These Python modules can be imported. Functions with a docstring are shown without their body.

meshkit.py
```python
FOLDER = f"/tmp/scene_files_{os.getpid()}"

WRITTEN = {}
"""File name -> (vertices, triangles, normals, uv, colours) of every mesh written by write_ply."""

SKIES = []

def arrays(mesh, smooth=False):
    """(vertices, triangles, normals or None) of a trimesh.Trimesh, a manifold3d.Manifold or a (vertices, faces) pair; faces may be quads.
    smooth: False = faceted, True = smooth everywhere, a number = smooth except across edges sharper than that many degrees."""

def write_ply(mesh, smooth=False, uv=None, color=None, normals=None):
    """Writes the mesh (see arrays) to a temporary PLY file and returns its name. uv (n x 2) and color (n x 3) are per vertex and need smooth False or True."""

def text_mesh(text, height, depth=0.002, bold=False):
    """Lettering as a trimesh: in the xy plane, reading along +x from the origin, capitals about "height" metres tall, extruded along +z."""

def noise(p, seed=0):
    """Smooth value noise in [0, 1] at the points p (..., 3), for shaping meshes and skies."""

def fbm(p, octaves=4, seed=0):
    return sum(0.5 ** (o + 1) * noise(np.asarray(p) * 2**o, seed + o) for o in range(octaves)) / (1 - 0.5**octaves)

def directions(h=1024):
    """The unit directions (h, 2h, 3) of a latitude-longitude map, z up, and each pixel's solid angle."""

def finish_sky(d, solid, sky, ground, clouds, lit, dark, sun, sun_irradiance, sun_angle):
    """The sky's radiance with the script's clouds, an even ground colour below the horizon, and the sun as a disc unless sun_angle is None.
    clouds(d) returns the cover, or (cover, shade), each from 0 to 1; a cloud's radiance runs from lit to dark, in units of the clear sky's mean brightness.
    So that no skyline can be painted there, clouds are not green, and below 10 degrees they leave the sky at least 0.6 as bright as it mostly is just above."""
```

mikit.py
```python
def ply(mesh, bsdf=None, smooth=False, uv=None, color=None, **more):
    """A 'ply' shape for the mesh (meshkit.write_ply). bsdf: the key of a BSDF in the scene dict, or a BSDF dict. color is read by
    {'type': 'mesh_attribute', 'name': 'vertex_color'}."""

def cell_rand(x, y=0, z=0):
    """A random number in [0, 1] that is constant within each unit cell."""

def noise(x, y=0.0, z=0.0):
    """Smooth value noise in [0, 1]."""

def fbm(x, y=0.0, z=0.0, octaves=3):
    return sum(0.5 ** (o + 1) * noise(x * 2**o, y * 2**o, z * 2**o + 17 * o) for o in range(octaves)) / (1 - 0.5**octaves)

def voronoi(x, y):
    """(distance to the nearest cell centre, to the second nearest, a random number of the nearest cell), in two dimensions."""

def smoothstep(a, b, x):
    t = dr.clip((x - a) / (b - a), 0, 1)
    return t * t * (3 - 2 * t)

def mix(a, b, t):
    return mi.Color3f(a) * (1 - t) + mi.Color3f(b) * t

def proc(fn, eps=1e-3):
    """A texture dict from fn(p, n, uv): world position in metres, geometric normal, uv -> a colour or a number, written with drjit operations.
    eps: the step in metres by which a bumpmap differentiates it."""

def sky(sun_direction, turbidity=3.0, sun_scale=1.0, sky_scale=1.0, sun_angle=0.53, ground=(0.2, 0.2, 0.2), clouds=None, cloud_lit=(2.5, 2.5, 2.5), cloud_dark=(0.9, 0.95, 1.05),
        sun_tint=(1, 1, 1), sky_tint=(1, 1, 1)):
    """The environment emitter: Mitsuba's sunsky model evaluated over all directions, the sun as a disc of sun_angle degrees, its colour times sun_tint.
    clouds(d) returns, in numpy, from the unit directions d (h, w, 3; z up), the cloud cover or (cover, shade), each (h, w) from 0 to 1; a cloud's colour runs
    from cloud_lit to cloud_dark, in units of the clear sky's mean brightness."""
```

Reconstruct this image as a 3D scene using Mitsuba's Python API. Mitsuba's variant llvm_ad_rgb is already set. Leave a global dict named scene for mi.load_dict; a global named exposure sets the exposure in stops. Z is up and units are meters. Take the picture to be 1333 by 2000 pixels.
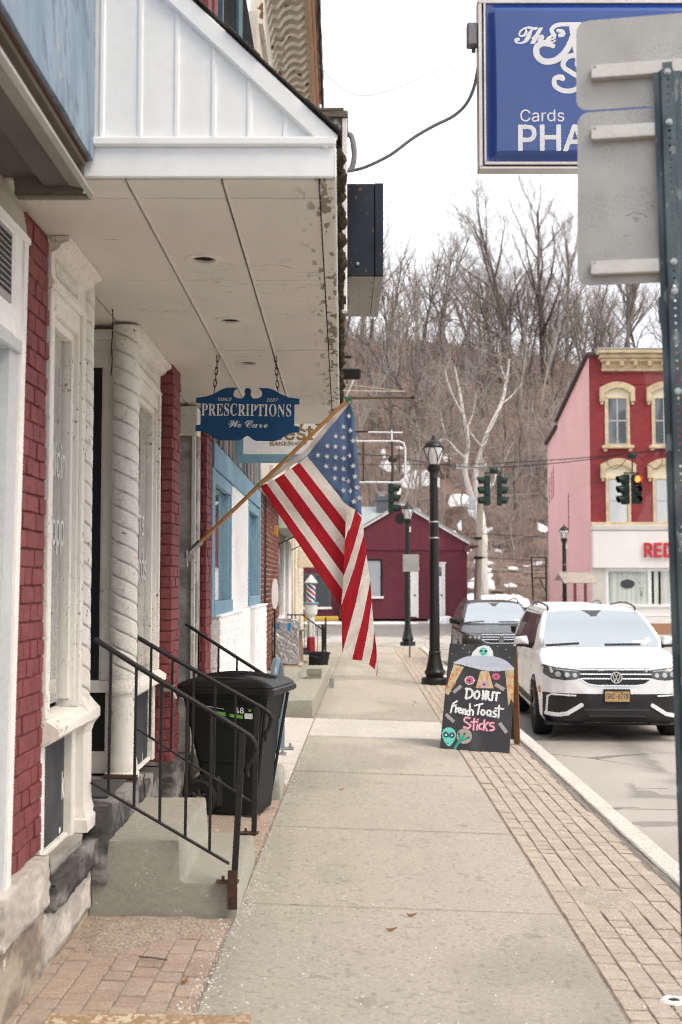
import math, numpy as np, trimesh, manifold3d, shapely, mitsuba as mi, mikit, meshkit, drjit as dr
from shapely.geometry import Polygon, LineString, Point, MultiPolygon
from shapely.ops import unary_union
from mikit import noise, fbm, voronoi, cell_rand, smoothstep, mix
T = mi.ScalarTransform4f
scene, labels = {}, {}
# ------------------------------------------------------------------ camera, sky, exposure
EYE = 1.68
scene['camera'] = {'type': 'thinlens', 'fov': 46.1, 'fov_axis': 'y', 'aperture_radius': 0.0065, 'focus_distance': 8.5,
                   'near_clip': 0.05, 'far_clip': 3000.0,
                   'to_world': T().look_at(origin=[0, 0, EYE], target=[-0.00064, 1, EYE + 138 / 2350], up=[0, 0, 1])}
def cloud(d):
    p = d * np.array([2.2, 2.2, 5.0])
    return np.ones(d.shape[:2]), np.clip((meshkit.fbm(p + 7, 4, 3) - .46) * 1.5, 0, .38)
scene['sky'] = mikit.sky((0.55, -0.45, 0.85), turbidity=3, sun_scale=0.16, sun_angle=25, clouds=cloud,
                         cloud_lit=(1.75, 1.78, 1.85), cloud_dark=(0.85, 0.93, 1.12))
exposure = 3.12
# ------------------------------------------------------------------ helpers
_n = {}
def uniq(key):
    if key not in _n:
        _n[key] = 0
        return key
    _n[key] += 1
    return '%s_%03d' % (key, _n[key])
def V3(*a): return np.array(a, float)
def obj(name, mesh, m, parent=None, smooth=False, tw=None, color=None):
    key = uniq(parent + '__' + name if parent else name)
    d = mesh if isinstance(mesh, dict) else mikit.ply(mesh, None, smooth, color=color)
    d = {**d, 'bsdf': {'type': 'ref', 'id': 'm_' + m}}
    if tw is not None: d['to_world'] = tw
    scene[key] = d
    return key
def tag(key, label=None, cat=None, group=None, kind=None):
    L = labels.setdefault(key, {})
    for k, v in (('label', label), ('category', cat), ('group', group), ('kind', kind)):
        if v: L[k] = v
    return key
def thing(name, label, cat, group=None): return tag(uniq(name), label, cat, group)
def box(x0, x1, y0, y1, z0, z1):
    v = np.array([[x, y, z] for x in (x0, x1) for y in (y0, y1) for z in (z0, z1)], float)
    return v, BOXF
BOXF = np.array([[0, 1, 3], [0, 3, 2], [4, 6, 7], [4, 7, 5], [0, 4, 5], [0, 5, 1], [2, 3, 7], [2, 7, 6], [0, 2, 6], [0, 6, 4], [1, 5, 7], [1, 7, 3]])
def _cbv(lo, hi, c):
    out = []
    for sx in (0, 1):
        for sy in (0, 1):
            for sz in (0, 1):
                q = np.array([hi[k] if s else lo[k] for k, s in enumerate((sx, sy, sz))], float)
                g = np.array([-c if s else c for s in (sx, sy, sz)])
                for ax in range(3):
                    e = q + g; e[ax] = q[ax]; out.append(e)
    return np.array(out)
def _hullfaces():
    v = _cbv((0, 0, 0), (1, 1, 1), .1)
    h = trimesh.Trimesh(v, np.zeros((0, 3), int), process=False).convex_hull
    near = [int(np.argmin(((v - q) ** 2).sum(1))) for q in h.vertices]
    f = np.array(near)[h.faces]
    n = np.cross(v[f[:, 1]] - v[f[:, 0]], v[f[:, 2]] - v[f[:, 0]])
    flip = ((v[f].mean(1) - .5) * n).sum(1) < 0
    f[flip] = f[flip][:, ::-1]
    return f
CBF = _hullfaces()
def cb(x0, x1, y0, y1, z0, z1, c=.005): return _cbv((x0, y0, z0), (x1, y1, z1), min(c, (x1 - x0) * .45, (y1 - y0) * .45, (z1 - z0) * .45)), CBF
def vf(m):
    if isinstance(m, tuple): return m
    if hasattr(m, 'to_mesh'):
        q = m.to_mesh(); return np.array(q.vert_properties[:, :3], float), np.array(q.tri_verts, int)
    return np.array(m.vertices), np.array(m.faces)
def mj(*ms):
    if len(ms) == 1 and isinstance(ms[0], list): ms = ms[0]
    vs, fs, n = [], [], 0
    for m in ms:
        v, f = vf(m)
        if f.shape[1] == 4: f = np.vstack([f[:, [0, 1, 2]], f[:, [0, 2, 3]]])
        vs.append(v); fs.append(f + n); n += len(v)
    return np.vstack(vs), np.vstack(fs)
def fr(m, o, X, Y, Z):
    v, f = vf(m); B = np.array([X, Y, Z], float)
    if np.linalg.det(B) < 0: f = f[:, ::-1]
    return v @ B + np.array(o, float), f
def mv(m, dx=0, dy=0, dz=0):
    v, f = vf(m); return v + [dx, dy, dz], f
def rot(m, deg, axis='z', o=(0, 0, 0)):
    v, f = vf(m); a = math.radians(deg); c, s = math.cos(a), math.sin(a); o = np.array(o, float)
    i, j = {'z': (0, 1), 'x': (1, 2), 'y': (2, 0)}[axis]
    R = np.eye(3); R[i, i] = c; R[i, j] = -s; R[j, i] = s; R[j, j] = c
    return (v - o) @ R.T + o, f
def grid(P, closeu=False, closev=False):
    """P (nu, nv, 3) -> mesh"""
    nu, nv = P.shape[:2]
    iu = np.arange(nu if closeu else nu - 1); iv = np.arange(nv if closev else nv - 1)
    a, b = np.meshgrid(iu, iv, indexing='ij'); a2, b2 = (a + 1) % nu, (b + 1) % nv
    q = np.stack([a * nv + b, a2 * nv + b, a2 * nv + b2, a * nv + b2], -1).reshape(-1, 4)
    return P.reshape(-1, 3), np.vstack([q[:, [0, 1, 2]], q[:, [0, 2, 3]]])
def tube(pts, r, n=8, caps=True):
    p = np.asarray(pts, float); r = np.broadcast_to(np.asarray(r, float), (len(p),))
    t = np.gradient(p, axis=0); t /= np.linalg.norm(t, axis=1, keepdims=True) + 1e-12
    a = np.zeros_like(t); ref = V3(0, 0, 1) if abs(t[0, 2]) < .9 else V3(1, 0, 0)
    for i in range(len(p)):
        q = np.cross(t[i], ref); 
        if np.linalg.norm(q) < .05: q = np.cross(t[i], V3(.3, .9, .1))
        a[i] = q / np.linalg.norm(q)
        if i and a[i] @ a[i - 1] < 0: a[i] = -a[i]
    b = np.cross(t, a); an = np.arange(n) * 2 * np.pi / n
    P = p[:, None] + r[:, None, None] * (np.cos(an)[None, :, None] * a[:, None] + np.sin(an)[None, :, None] * b[:, None])
    v, f = grid(P, closev=True)
    if caps:
        v = np.vstack([v, p[:1], p[-1:]]); m = len(p) * n; i = np.arange(n)
        f = np.vstack([f, np.stack([np.full(n, m), (i + 1) % n, i], 1), np.stack([np.full(n, m + 1), m - n + i, m - n + (i + 1) % n], 1)])
    return v, f[:, ::-1]
def sqbar(p0, p1, w, d, up=(1, 0, 0)):
    """square bar between two points: w along 'up', d across"""
    p0, p1 = np.array(p0, float), np.array(p1, float); L = np.linalg.norm(p1 - p0); z = (p1 - p0) / L
    x = np.array(up, float); x -= z * (x @ z); x /= np.linalg.norm(x); y = np.cross(z, x)
    return fr(cb(-w / 2, w / 2, -d / 2, d / 2, 0, L, .0015), p0, x, y, z)
def lathe(prof, n=24, o=(0, 0, 0)):
    p = np.asarray(prof, float); an = np.arange(n) * 2 * np.pi / n
    P = np.stack([p[:, None, 0] * np.cos(an), p[:, None, 0] * np.sin(an), np.broadcast_to(p[:, None, 1], (len(p), n))], -1) + np.array(o, float)
    v, f = grid(P, closev=True)
    return v, f[:, ::-1]
def extr(poly, d):
    """shapely polygon -> solid, z from 0 to d"""
    gs = [g for g in getattr(poly, 'geoms', [poly]) if g.area > 1e-9]
    return mj([trimesh.creation.extrude_polygon(g, d, engine='earcut') for g in gs])
def pf(poly, d, o, X, Y, Z=None):
    """polygon in the plane (X, Y) at o, thickness d along Z"""
    X, Y = np.array(X, float), np.array(Y, float); Z = np.cross(X, Y) if Z is None else np.array(Z, float)
    return fr(extr(poly, d), o, X, Y, Z)
def sweep2(prof, p0, p1, X, Y):
    """closed profile (list of (a, b) along X, Y) swept from p0 to p1"""
    return pf_between(Polygon(prof), np.array(p0, float), np.array(p1, float), X, Y)
def pf_between(poly, p0, p1, X, Y):
    return fr(extr(poly, 1.0), p0, X, Y, p1 - p0)
def smoothpts(pts, k=8, closed=False):
    """Catmull-Rom through pts"""
    p = np.asarray(pts, float); n = len(p); out = []
    for i in range(n if closed else n - 1):
        if closed: a, b, c, d = p[(i - 1) % n], p[i], p[(i + 1) % n], p[(i + 2) % n]
        else: a, b, c, d = p[max(i - 1, 0)], p[i], p[i + 1], p[min(i + 2, n - 1)]
        for t in np.arange(k) / k:
            out.append(.5 * ((2 * b) + (c - a) * t + (2 * a - 5 * b + 4 * c - d) * t * t + (3 * b - a - 3 * c + d) * t ** 3))
    if not closed: out.append(p[-1])
    return np.array(out)
def blob(poly_or_box, mesh, res, iters=6):
    """refine a Manifold and round its edges"""
    m = mesh.refine_to_length(res); q = m.to_mesh()
    t = trimesh.Trimesh(np.array(q.vert_properties[:, :3], float), np.array(q.tri_verts, int), process=False)
    trimesh.smoothing.filter_taubin(t, .5, .53, iters)
    return np.array(t.vertices), np.array(t.faces)
def MF(mesh):
    v, f = vf(mesh)
    return manifold3d.Manifold(manifold3d.Mesh(np.asarray(v, np.float32), np.asarray(f, np.uint32)))
def rocky(x0, x1, y0, y1, z0, z1, amp, res, seed, scale=6, iters=2):
    m = manifold3d.Manifold.cube([x1 - x0, y1 - y0, z1 - z0]).translate([x0, y0, z0])
    v, f = blob(None, m, res, max(0, iters - 2))
    d = np.stack([meshkit.fbm(v * scale + 11.3 * k + seed, 4, seed + k) - .5 + .35 * (meshkit.fbm(v * scale * 4.3 + 3.3 * k + seed, 3, seed + 7 + k) - .5) for k in range(3)], -1)
    return v + d * amp * 2, f
GLY = {"sP":[124,[[[5,0,5,5,16,7,22,16,22,119,17,128,5,130,5,135,79,135,97,132,109,126,118,116,122,103,121,88,114,75,102,66,89,62,54,60,55,14,60,7,72,5,72,0],[54,69,66,68,74,70,81,74,86,85,86,111,83,120,73,127,61,128,56,126,54,121]]]],"sR":[141,[[[5,0,5,5,16,7,22,16,22,119,17,128,5,130,5,135,87,134,105,129,116,122,120,117,124,106,123,88,115,76,106,70,96,67,95,65,129,13,137,6,143,5,143,0,100,0,66,55,59,63,54,62,55,14,60,7,72,5,72,0],[54,70,67,69,75,71,86,79,89,86,89,112,86,120,78,126,72,128,62,128,55,123]]]],"sE":[132,[[[4,0,4,5,11,5,16,7,21,11,22,15,22,119,20,124,16,129,5,130,5,135,119,135,119,95,114,95,111,108,107,116,102,121,93,125,79,128,62,128,56,125,54,118,55,73,68,74,75,77,82,87,86,102,91,102,91,35,85,36,83,50,80,57,75,62,67,65,55,66,54,18,56,11,63,8,78,8,90,10,107,18,117,30,122,42,128,42,120,0]]]],"sS":[116,[[[13,49,19,49,22,36,27,25,32,17,40,11,53,6,64,6,72,9,78,13,83,24,83,32,81,38,75,45,69,49,41,62,23,76,17,86,15,93,15,109,17,117,22,126,30,134,37,138,48,141,63,141,91,135,95,138,95,141,101,141,101,97,96,97,93,107,88,117,78,128,69,133,62,135,49,134,38,126,36,121,37,108,44,99,87,78,94,73,102,64,107,49,107,35,104,24,100,17,88,6,72,0,49,-1,23,5,20,4,18,-1,13,-1]]]],"sC":[139,[[[8,59,8,81,14,103,22,116,37,130,51,137,68,141,90,140,112,132,118,132,123,135,125,141,130,141,130,94,124,95,116,113,101,128,89,133,74,134,61,129,52,118,46,103,43,85,43,56,45,43,48,33,56,19,63,14,72,10,88,9,100,12,108,16,127,33,129,33,133,29,133,27,116,10,105,4,86,-1,67,-1,48,4,34,12,22,24,12,42]]]],"sI":[78,[[[4,0,4,5,16,8,22,16,22,122,15,129,4,130,4,135,73,135,73,130,66,130,59,128,55,122,54,117,54,21,57,10,63,7,73,5,73,0]]]],"sT":[126,[[[3,136,122,136,122,95,117,95,114,109,110,117,104,123,92,128,78,128,79,15,85,7,98,5,98,0,27,0,27,5,33,5,41,8,46,16,46,128,38,129,22,123,16,117,11,107,9,95,3,95]]]],"sO":[156,[[[8,63,8,77,11,93,21,113,31,124,42,132,59,139,70,141,88,141,102,138,115,132,125,125,139,108,145,95,148,82,147,53,142,38,134,25,116,9,101,2,86,-1,69,-1,55,2,33,14,17,33,11,47],[43,61,45,44,49,30,55,18,63,10,74,6,83,6,92,9,102,17,107,27,111,41,113,57,113,82,107,111,96,128,86,133,73,134,64,131,55,124,49,112,45,98]]]],"sN":[147,[[[5,0,5,5,15,6,21,10,23,21,23,114,11,129,5,130,5,135,47,135,115,53,116,54,116,120,110,128,99,130,99,135,143,135,143,130,131,128,126,120,126,-3,120,-3,115,2,39,96,33,100,32,99,32,16,36,8,44,5,50,5,50,0]]]],"cW":[185,[[[23,60,24,70,30,83,38,94,54,109,63,115,81,123,90,125,108,124,120,118,126,111,130,101,130,85,126,74,118,61,101,42,101,40,103,40,140,74,168,108,183,123,189,124,190,119,163,56,156,37,157,35,181,66,207,93,217,100,223,100,223,97,206,84,187,63,165,31,152,9,143,0,138,0,134,3,129,14,129,32,134,48,142,63,141,65,120,45,97,26,53,0,43,0,44,6,69,31,84,51,100,80,106,98,106,109,101,117,96,119,89,119,79,116,63,108,43,91,31,72,29,60,31,54,39,49,49,51,61,62,68,73,77,94,77,106,81,107,86,99,87,80,82,65,70,51,56,44,39,43,31,46,26,51],[96,38,97,36,99,38,98,39]]]],"ce":[82,[[[3,19,4,27,11,39,19,47,32,56,44,61,59,62,65,60,71,54,71,43,66,36,49,26,30,21,27,17,26,7,36,5,51,10,66,22,69,22,71,20,71,18,66,13,54,5,36,-1,20,0,13,3,6,10],[34,33,33,27,36,27,43,30,54,39,58,48,58,52,56,56,50,55,43,48]]]],"cC":[139,[[[27,68,27,82,34,97,48,111,65,120,84,125,100,125,105,123,103,119,84,117,71,111,58,102,48,91,40,74,40,63,41,59,49,53,52,52,55,54,57,60,68,75,90,97,117,116,140,125,155,124,159,122,164,116,164,105,161,98,143,78,121,63,106,56,83,50,80,46,73,29,72,17,74,11,77,7,85,4,99,5,113,11,125,20,130,29,131,37,129,43,124,47,115,48,107,45,100,38,97,29,96,20,94,18,90,19,88,22,88,32,91,40,96,46,102,50,112,53,123,53,130,50,134,46,137,37,134,23,122,10,107,2,95,-1,81,-1,69,2,59,8,51,17,48,25,48,40,50,48,40,51,34,55,30,60],[109,88,88,55,90,55,106,62,129,78,142,92,148,102,151,109,151,118,145,119,130,110]]]],"ca":[106,[[[5,12,5,23,10,35,24,50,33,56,50,62,61,62,70,56,73,62,96,62,72,11,78,11,91,22,94,22,96,18,79,4,67,-1,59,-1,51,5,49,10,34,0,20,-1,12,2,7,7],[25,8,28,4,34,5,41,9,50,19,64,43,66,49,63,55,57,56,53,54,40,42,26,17]]]],"cr":[82,[[[11,36,11,38,24,50,27,63,30,66,34,66,34,60,36,57,57,54,64,47,61,36,44,12,43,7,47,6,53,9,66,22,68,22,70,17,54,3,48,0,31,0,26,2,21,7,20,19,27,33,40,47,31,48,15,33]]]],"cT":[123,[[[12,18,13,30,20,38,27,41,36,41,41,39,45,35,46,28,41,21,32,20,27,18,27,12,29,9,40,5,51,5,62,8,70,12,77,18,85,30,99,64,111,84,129,101,135,104,138,103,138,100,133,93,130,85,125,56,121,44,109,24,96,12,84,5,72,1,60,-1,40,-1,24,3,18,7,14,12]],[[146,104,107,116,96,116,85,113,68,104,55,91,48,76,48,67,53,60,57,59,65,60,72,64,81,74,87,87,89,95,89,107,92,108,96,103,98,97,99,86,97,76,91,65,82,57,69,52,57,52,51,54,45,59,42,65,42,77,51,95,63,107,81,118,95,123,107,125,123,125,150,119,165,119,174,122,174,118,171,113,160,105]]]],"ch":[113,[[[4,0,24,36,23,38,16,34,13,38,36,62,64,113,71,116,89,117,54,48,56,47,71,59,79,62,87,62,91,60,95,56,97,50,97,41,90,28,77,12,76,7,81,7,97,22,99,22,102,18,82,1,76,-1,68,-1,60,4,57,12,59,26,81,52,81,55,79,55,66,48,53,35,30,-1]]]],"cM":[162,[[[-8,14,-7,25,0,35,6,38,18,38,23,34,23,23,17,19,8,17,4,13,4,10,11,4,16,4,27,10,41,27,68,71,86,95,108,119,117,125,122,125,124,123,123,114,92,44,89,35,90,33,91,33,115,73,136,100,152,116,164,125,169,125,171,123,171,119,155,85,130,23,127,14,127,8,130,7,143,14,188,54,196,53,179,40,159,19,141,5,131,0,119,-1,114,1,110,5,107,12,107,24,111,39,127,69,141,91,140,93,132,86,109,53,86,8,79,0,71,-1,65,4,62,14,62,23,69,46,90,85,89,87,72,67,41,17,29,4,17,-1,3,0,-4,5]]]],"cS":[124,[[[7,16,7,28,9,32,14,37,21,40,34,39,40,33,40,25,38,22,32,19,25,19,21,15,21,12,30,6,43,5,51,8,60,14,70,27,79,46,65,50,58,54,48,65,45,75,46,88,50,97,57,106,67,114,84,122,92,124,119,125,123,123,121,119,101,118,86,112,79,108,67,94,61,79,62,65,65,59,71,55,82,53,93,76,102,90,109,99,127,116,137,122,146,125,159,124,167,117,169,110,168,101,163,90,157,82,137,65,112,53,108,42,97,26,77,9,55,0,33,-1,17,4,10,10],[115,62,118,61,134,72,149,90,157,107,157,114,155,118,148,119,144,117,133,105,123,86]]]],"cd":[121,[[[5,12,5,24,7,30,21,47,35,56,51,61,62,61,73,56,105,114,130,116,71,8,73,6,77,7,96,22,99,17,91,10,82,3,73,-1,63,-1,56,2,51,10,35,0,21,-1,11,3],[26,7,29,4,33,4,41,8,52,19,66,43,67,52,66,55,60,56,56,54,43,42,31,25,26,15]]]],"ci":[69,[[[45,78,45,86,51,92,61,93,67,88,67,81,61,74,51,73]],[[11,6,11,18,19,34,18,36,14,34,11,39,25,52,31,61,60,61,37,21,32,11,32,8,34,7,43,12,53,22,57,20,56,17,42,4,30,-1,20,-1,15,1]]]]}
def glyphs(text, h, kind, squeeze=1.0, track=0):
    """lettering from outlines kept in the script: kind s = roman, c = script. Returns a shapely geometry, capitals h tall"""
    x, out = 0.0, []
    for ch in text:
        if ch == ' ': x += 60 * squeeze; continue
        adv, polys = GLY[kind + ch]
        for rings in polys:
            R = [[(x + r[i] * squeeze, r[i + 1]) for i in range(0, len(r), 2)] for r in rings]
            out.append(Polygon(R[0], R[1:]).buffer(0))
        x += adv * squeeze + track
    return shapely.affinity.scale(unary_union(out), h / 140, h / 140, origin=(0, 0))
def strokes(lines, w):
    """hand lettering: list of polylines -> brushed outline of width w"""
    return unary_union([LineString(smoothpts(l, 5) if len(l) > 2 else l).buffer(w / 2, quad_segs=4) for l in lines])
def itext(s, h, bold=False, squeeze=1.0):
    """plain lettering mesh in the xy plane"""
    v, f = vf(meshkit.text_mesh(s, h, .002, bold)); v = v.copy(); v[:, 0] *= squeeze
    return v, f
def put(m, o, X, Y, d=None):
    """mesh lying in xy -> plane (X, Y) at o, its z along X x Y"""
    return fr(m, o, X, Y, np.cross(np.array(X, float), np.array(Y, float)))
# ------------------------------------------------------------------ lie of the land
GYX = [-30, 5.5, 40, 46, 57, 80, 400]; GYZ = [0, 0, -.29, -.29, .12, .5, .5]
def gy(Y): return np.interp(Y, GYX, GYZ)
def G(X, Y): return gy(Y) - .03 * np.clip(np.asarray(X) + .55, -.5, 2.5)       # pavement
def R(Y): return gy(Y) - .195                                                  # road
def XL(Y): return -.67 + .02 * Y            # edges of the concrete walk and of the kerb
def XR(Y): return 1.06 + .0147 * Y
def XC(Y): return 1.84 + .0163 * Y
# ------------------------------------------------------------------ materials
def rgb(c): return {'type': 'rgb', 'value': list(map(float, c))}
def tex(c): return mikit.proc(c) if callable(c) else (rgb(c) if isinstance(c, (tuple, list)) else c)
def mat(key, col, rough=.75, spec=.35, metal=0.0, bump=None, bs=.002, eps=2e-3, **kw):
    b = {'type': 'principled', 'base_color': tex(col), 'roughness': tex(rough) if callable(rough) else rough, 'specular': spec, 'metallic': metal, **kw}
    if bump: b = {'type': 'bumpmap', 'arbitrary': mikit.proc(bump, eps), 'scale': bs, 'bsdf': b}
    scene['m_' + key] = {'type': 'twosided', 'bsdf': b}
    return key
def tone(base, var, fs=(9, 9, 9), amt=.35, fine=60, fa=.15):
    """base colour with cloudy mottling towards var plus fine grain"""
    def fn(p, n, uv):
        a = fbm(p.x * fs[0], p.y * fs[1], p.z * fs[2], octaves=4)
        g = noise(p.x * fine, p.y * fine, p.z * fine)
        return mix(base, var, dr.clip((a - .5) * 2 * amt + amt * .5, 0, 1)) * (1 + fa * (g - .5) * 2)
    return fn
def grit(f): return lambda p, n, uv: fbm(p.x * f, p.y * f, p.z * f, octaves=3)
def concrete(base, dark, speck=.25, f=170):
    def fn(p, n, uv):
        a = fbm(p.x * 1.7 + 3, p.y * 1.1, p.z * 1.7, octaves=4); b = fbm(p.x * 9, p.y * 7, p.z * 9, octaves=3)
        c = mix(base, dark, dr.clip((a - .42) * 1.5, 0, 1) * .7 + dr.clip((b - .5) * 1.6, 0, 1) * .35)
        g = noise(p.x * f, p.y * f, p.z * f); g2 = noise(p.x * f * .43 + 5, p.y * f * .43, p.z * f * .43)
        k = 1 + speck * (g - .5) + speck * (g2 - .5)
        salt = smoothstep(.90, .94, noise(p.x * 95, p.y * 70, p.z * 80)) * smoothstep(.5, .62, fbm(p.x * 1.3, p.y * .8, 2.2))
        return mix(c * k, (.66, .65, .62), salt * .6)
    return fn
_cs = concrete((.395, .360, .310), (.33, .30, .256), .24)
def slabc(p, n, uv):
    c = _cs(p, n, uv); w = fbm(p.x * 1.1, p.y * .7, 6.0, octaves=3)
    c = mix(c, c * mi.Color3f(.94, .965, .945), smoothstep(.45, -.25, p.x + (w - .5) * .9))
    c = c * (1 - .16 * smoothstep(.56, .70, fbm(p.x * .9 + 3, p.y * .55, 2.0, octaves=4)))
    gum = smoothstep(.045, .03, voronoi(p.x * .8, p.y * .7)[0]); sp = smoothstep(.80, .84, noise(p.x * 38, p.y * 30, 2.0)) * .18
    wx = p.x + .3 * (fbm(p.x * 2, p.y * 2, 3.0, octaves=3) - .5); wy = p.y + .3 * (fbm(p.x * 2, p.y * 2, 8.0, octaves=3) - .5)
    v1, v2, _ = voronoi(wx * .45 + 5, wy * .22); cr = smoothstep(.007, .002, v2 - v1) * smoothstep(.5, .58, fbm(p.x * .5, p.y * .4, 5.0, octaves=2))
    edge = smoothstep(.30, .05, p.x + .67 - .02 * p.y + .25 * (w - .5)) * .10
    return c * (1 - .16 * gum - sp - .45 * cr - edge)
mat('slab', slabc, .9, bump=grit(120), bs=.0025)
mat('slab_light', concrete((.50, .47, .43), (.38, .35, .31), .3), .9, bump=grit(120), bs=.003)
mat('step_concrete', concrete((.325, .315, .265), (.225, .22, .185), .16, 90), .85, bump=grit(60), bs=.004)
mat('kerb_stone', concrete((.56, .53, .49), (.42, .39, .36), .35), .85, bump=grit(90), bs=.004)
mat('sand_joint', concrete((.28, .24, .20), (.19, .165, .14), .5), .95, bump=grit(110), bs=.006)
def asphalt(p, n, uv):
    a = fbm(p.x * .5, p.y * .5, 1.0, octaves=4); g = noise(p.x * 140, p.y * 140, 0.5)
    s1 = smoothstep(.70, .72, fbm(p.x * 1.6, p.y * 3.2, 4.0, octaves=3)) * smoothstep(.5, .56, fbm(p.x * .6, p.y * .5, 9.0, octaves=2))
    far = smoothstep(46.5, 48.5, p.y + (a - .5) * 2) * (1 - smoothstep(53.5, 54.5, p.y + (a - .5) * 3))
    c = mix((.40, .37, .34), (.31, .285, .26), dr.clip((a - .4) * 2, 0, 1)) * (1 + .3 * (g - .5))
    c = mix(c, (.22, .205, .195), s1 * .8)
    wx = p.x + .35 * (fbm(p.x * 1.2, p.y * 1.2, 3.0, octaves=3) - .5); wy = p.y + .35 * (fbm(p.x * 1.2, p.y * 1.2, 8.0, octaves=3) - .5)
    v1, v2, _ = voronoi(wx * .55, wy * .33); cr = smoothstep(.022, .008, v2 - v1) * smoothstep(.42, .55, fbm(p.x * .3, p.y * .2, 5.0, octaves=2))
    c = mix(c, (.13, .12, .11), cr * .75); c = c * (1 - .25 * smoothstep(.55, .7, fbm(p.x * .35, p.y * .12, 2.0, octaves=3)))
    c = c * (1 - .4 * smoothstep(.45, .0, dr.abs(p.x - 3.4 - .5 * (a - .5))) * smoothstep(.45, .65, fbm(p.x * 2.2, p.y * 1.1, 7.0, octaves=3)))
    return mix(c, (.13, .125, .12), far * .8)
mat('asphalt', asphalt, .85, bump=grit(90), bs=.003)
PAV = []
for i, (c, d) in enumerate([((.38, .29, .235), (.29, .22, .175)), ((.40, .31, .25), (.31, .24, .195)), ((.36, .275, .22), (.275, .21, .17)), ((.375, .30, .245), (.29, .23, .188))]):
    PAV.append(mat('paver_%d' % i, tone(c, d, (13, 13, 13), .5, 130, .22), .9, bump=grit(110), bs=.003))
PAVR = []
for i, (c, d) in enumerate([((.43, .372, .312), (.345, .295, .25)), ((.415, .355, .298), (.335, .285, .24)), ((.445, .385, .322), (.355, .305, .258))]):
    PAVR.append(mat('paver_tan_%d' % i, tone(c, d, (13, 13, 13), .5, 130, .22), .9, bump=grit(110), bs=.003))
RED = []
for i, (c, d) in enumerate([((.205, .052, .055), (.155, .04, .043)), ((.22, .058, .060), (.165, .044, .047)), ((.19, .048, .051), (.145, .037, .04))]):
    RED.append(mat('red_paint_%d' % i, tone(c, d, (22, 22, 22), .5, 120, .14), .6, .4, bump=lambda p, n, uv: fbm(p.x * 45, p.y * 45, p.z * 45, octaves=4), bs=.009))
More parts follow.
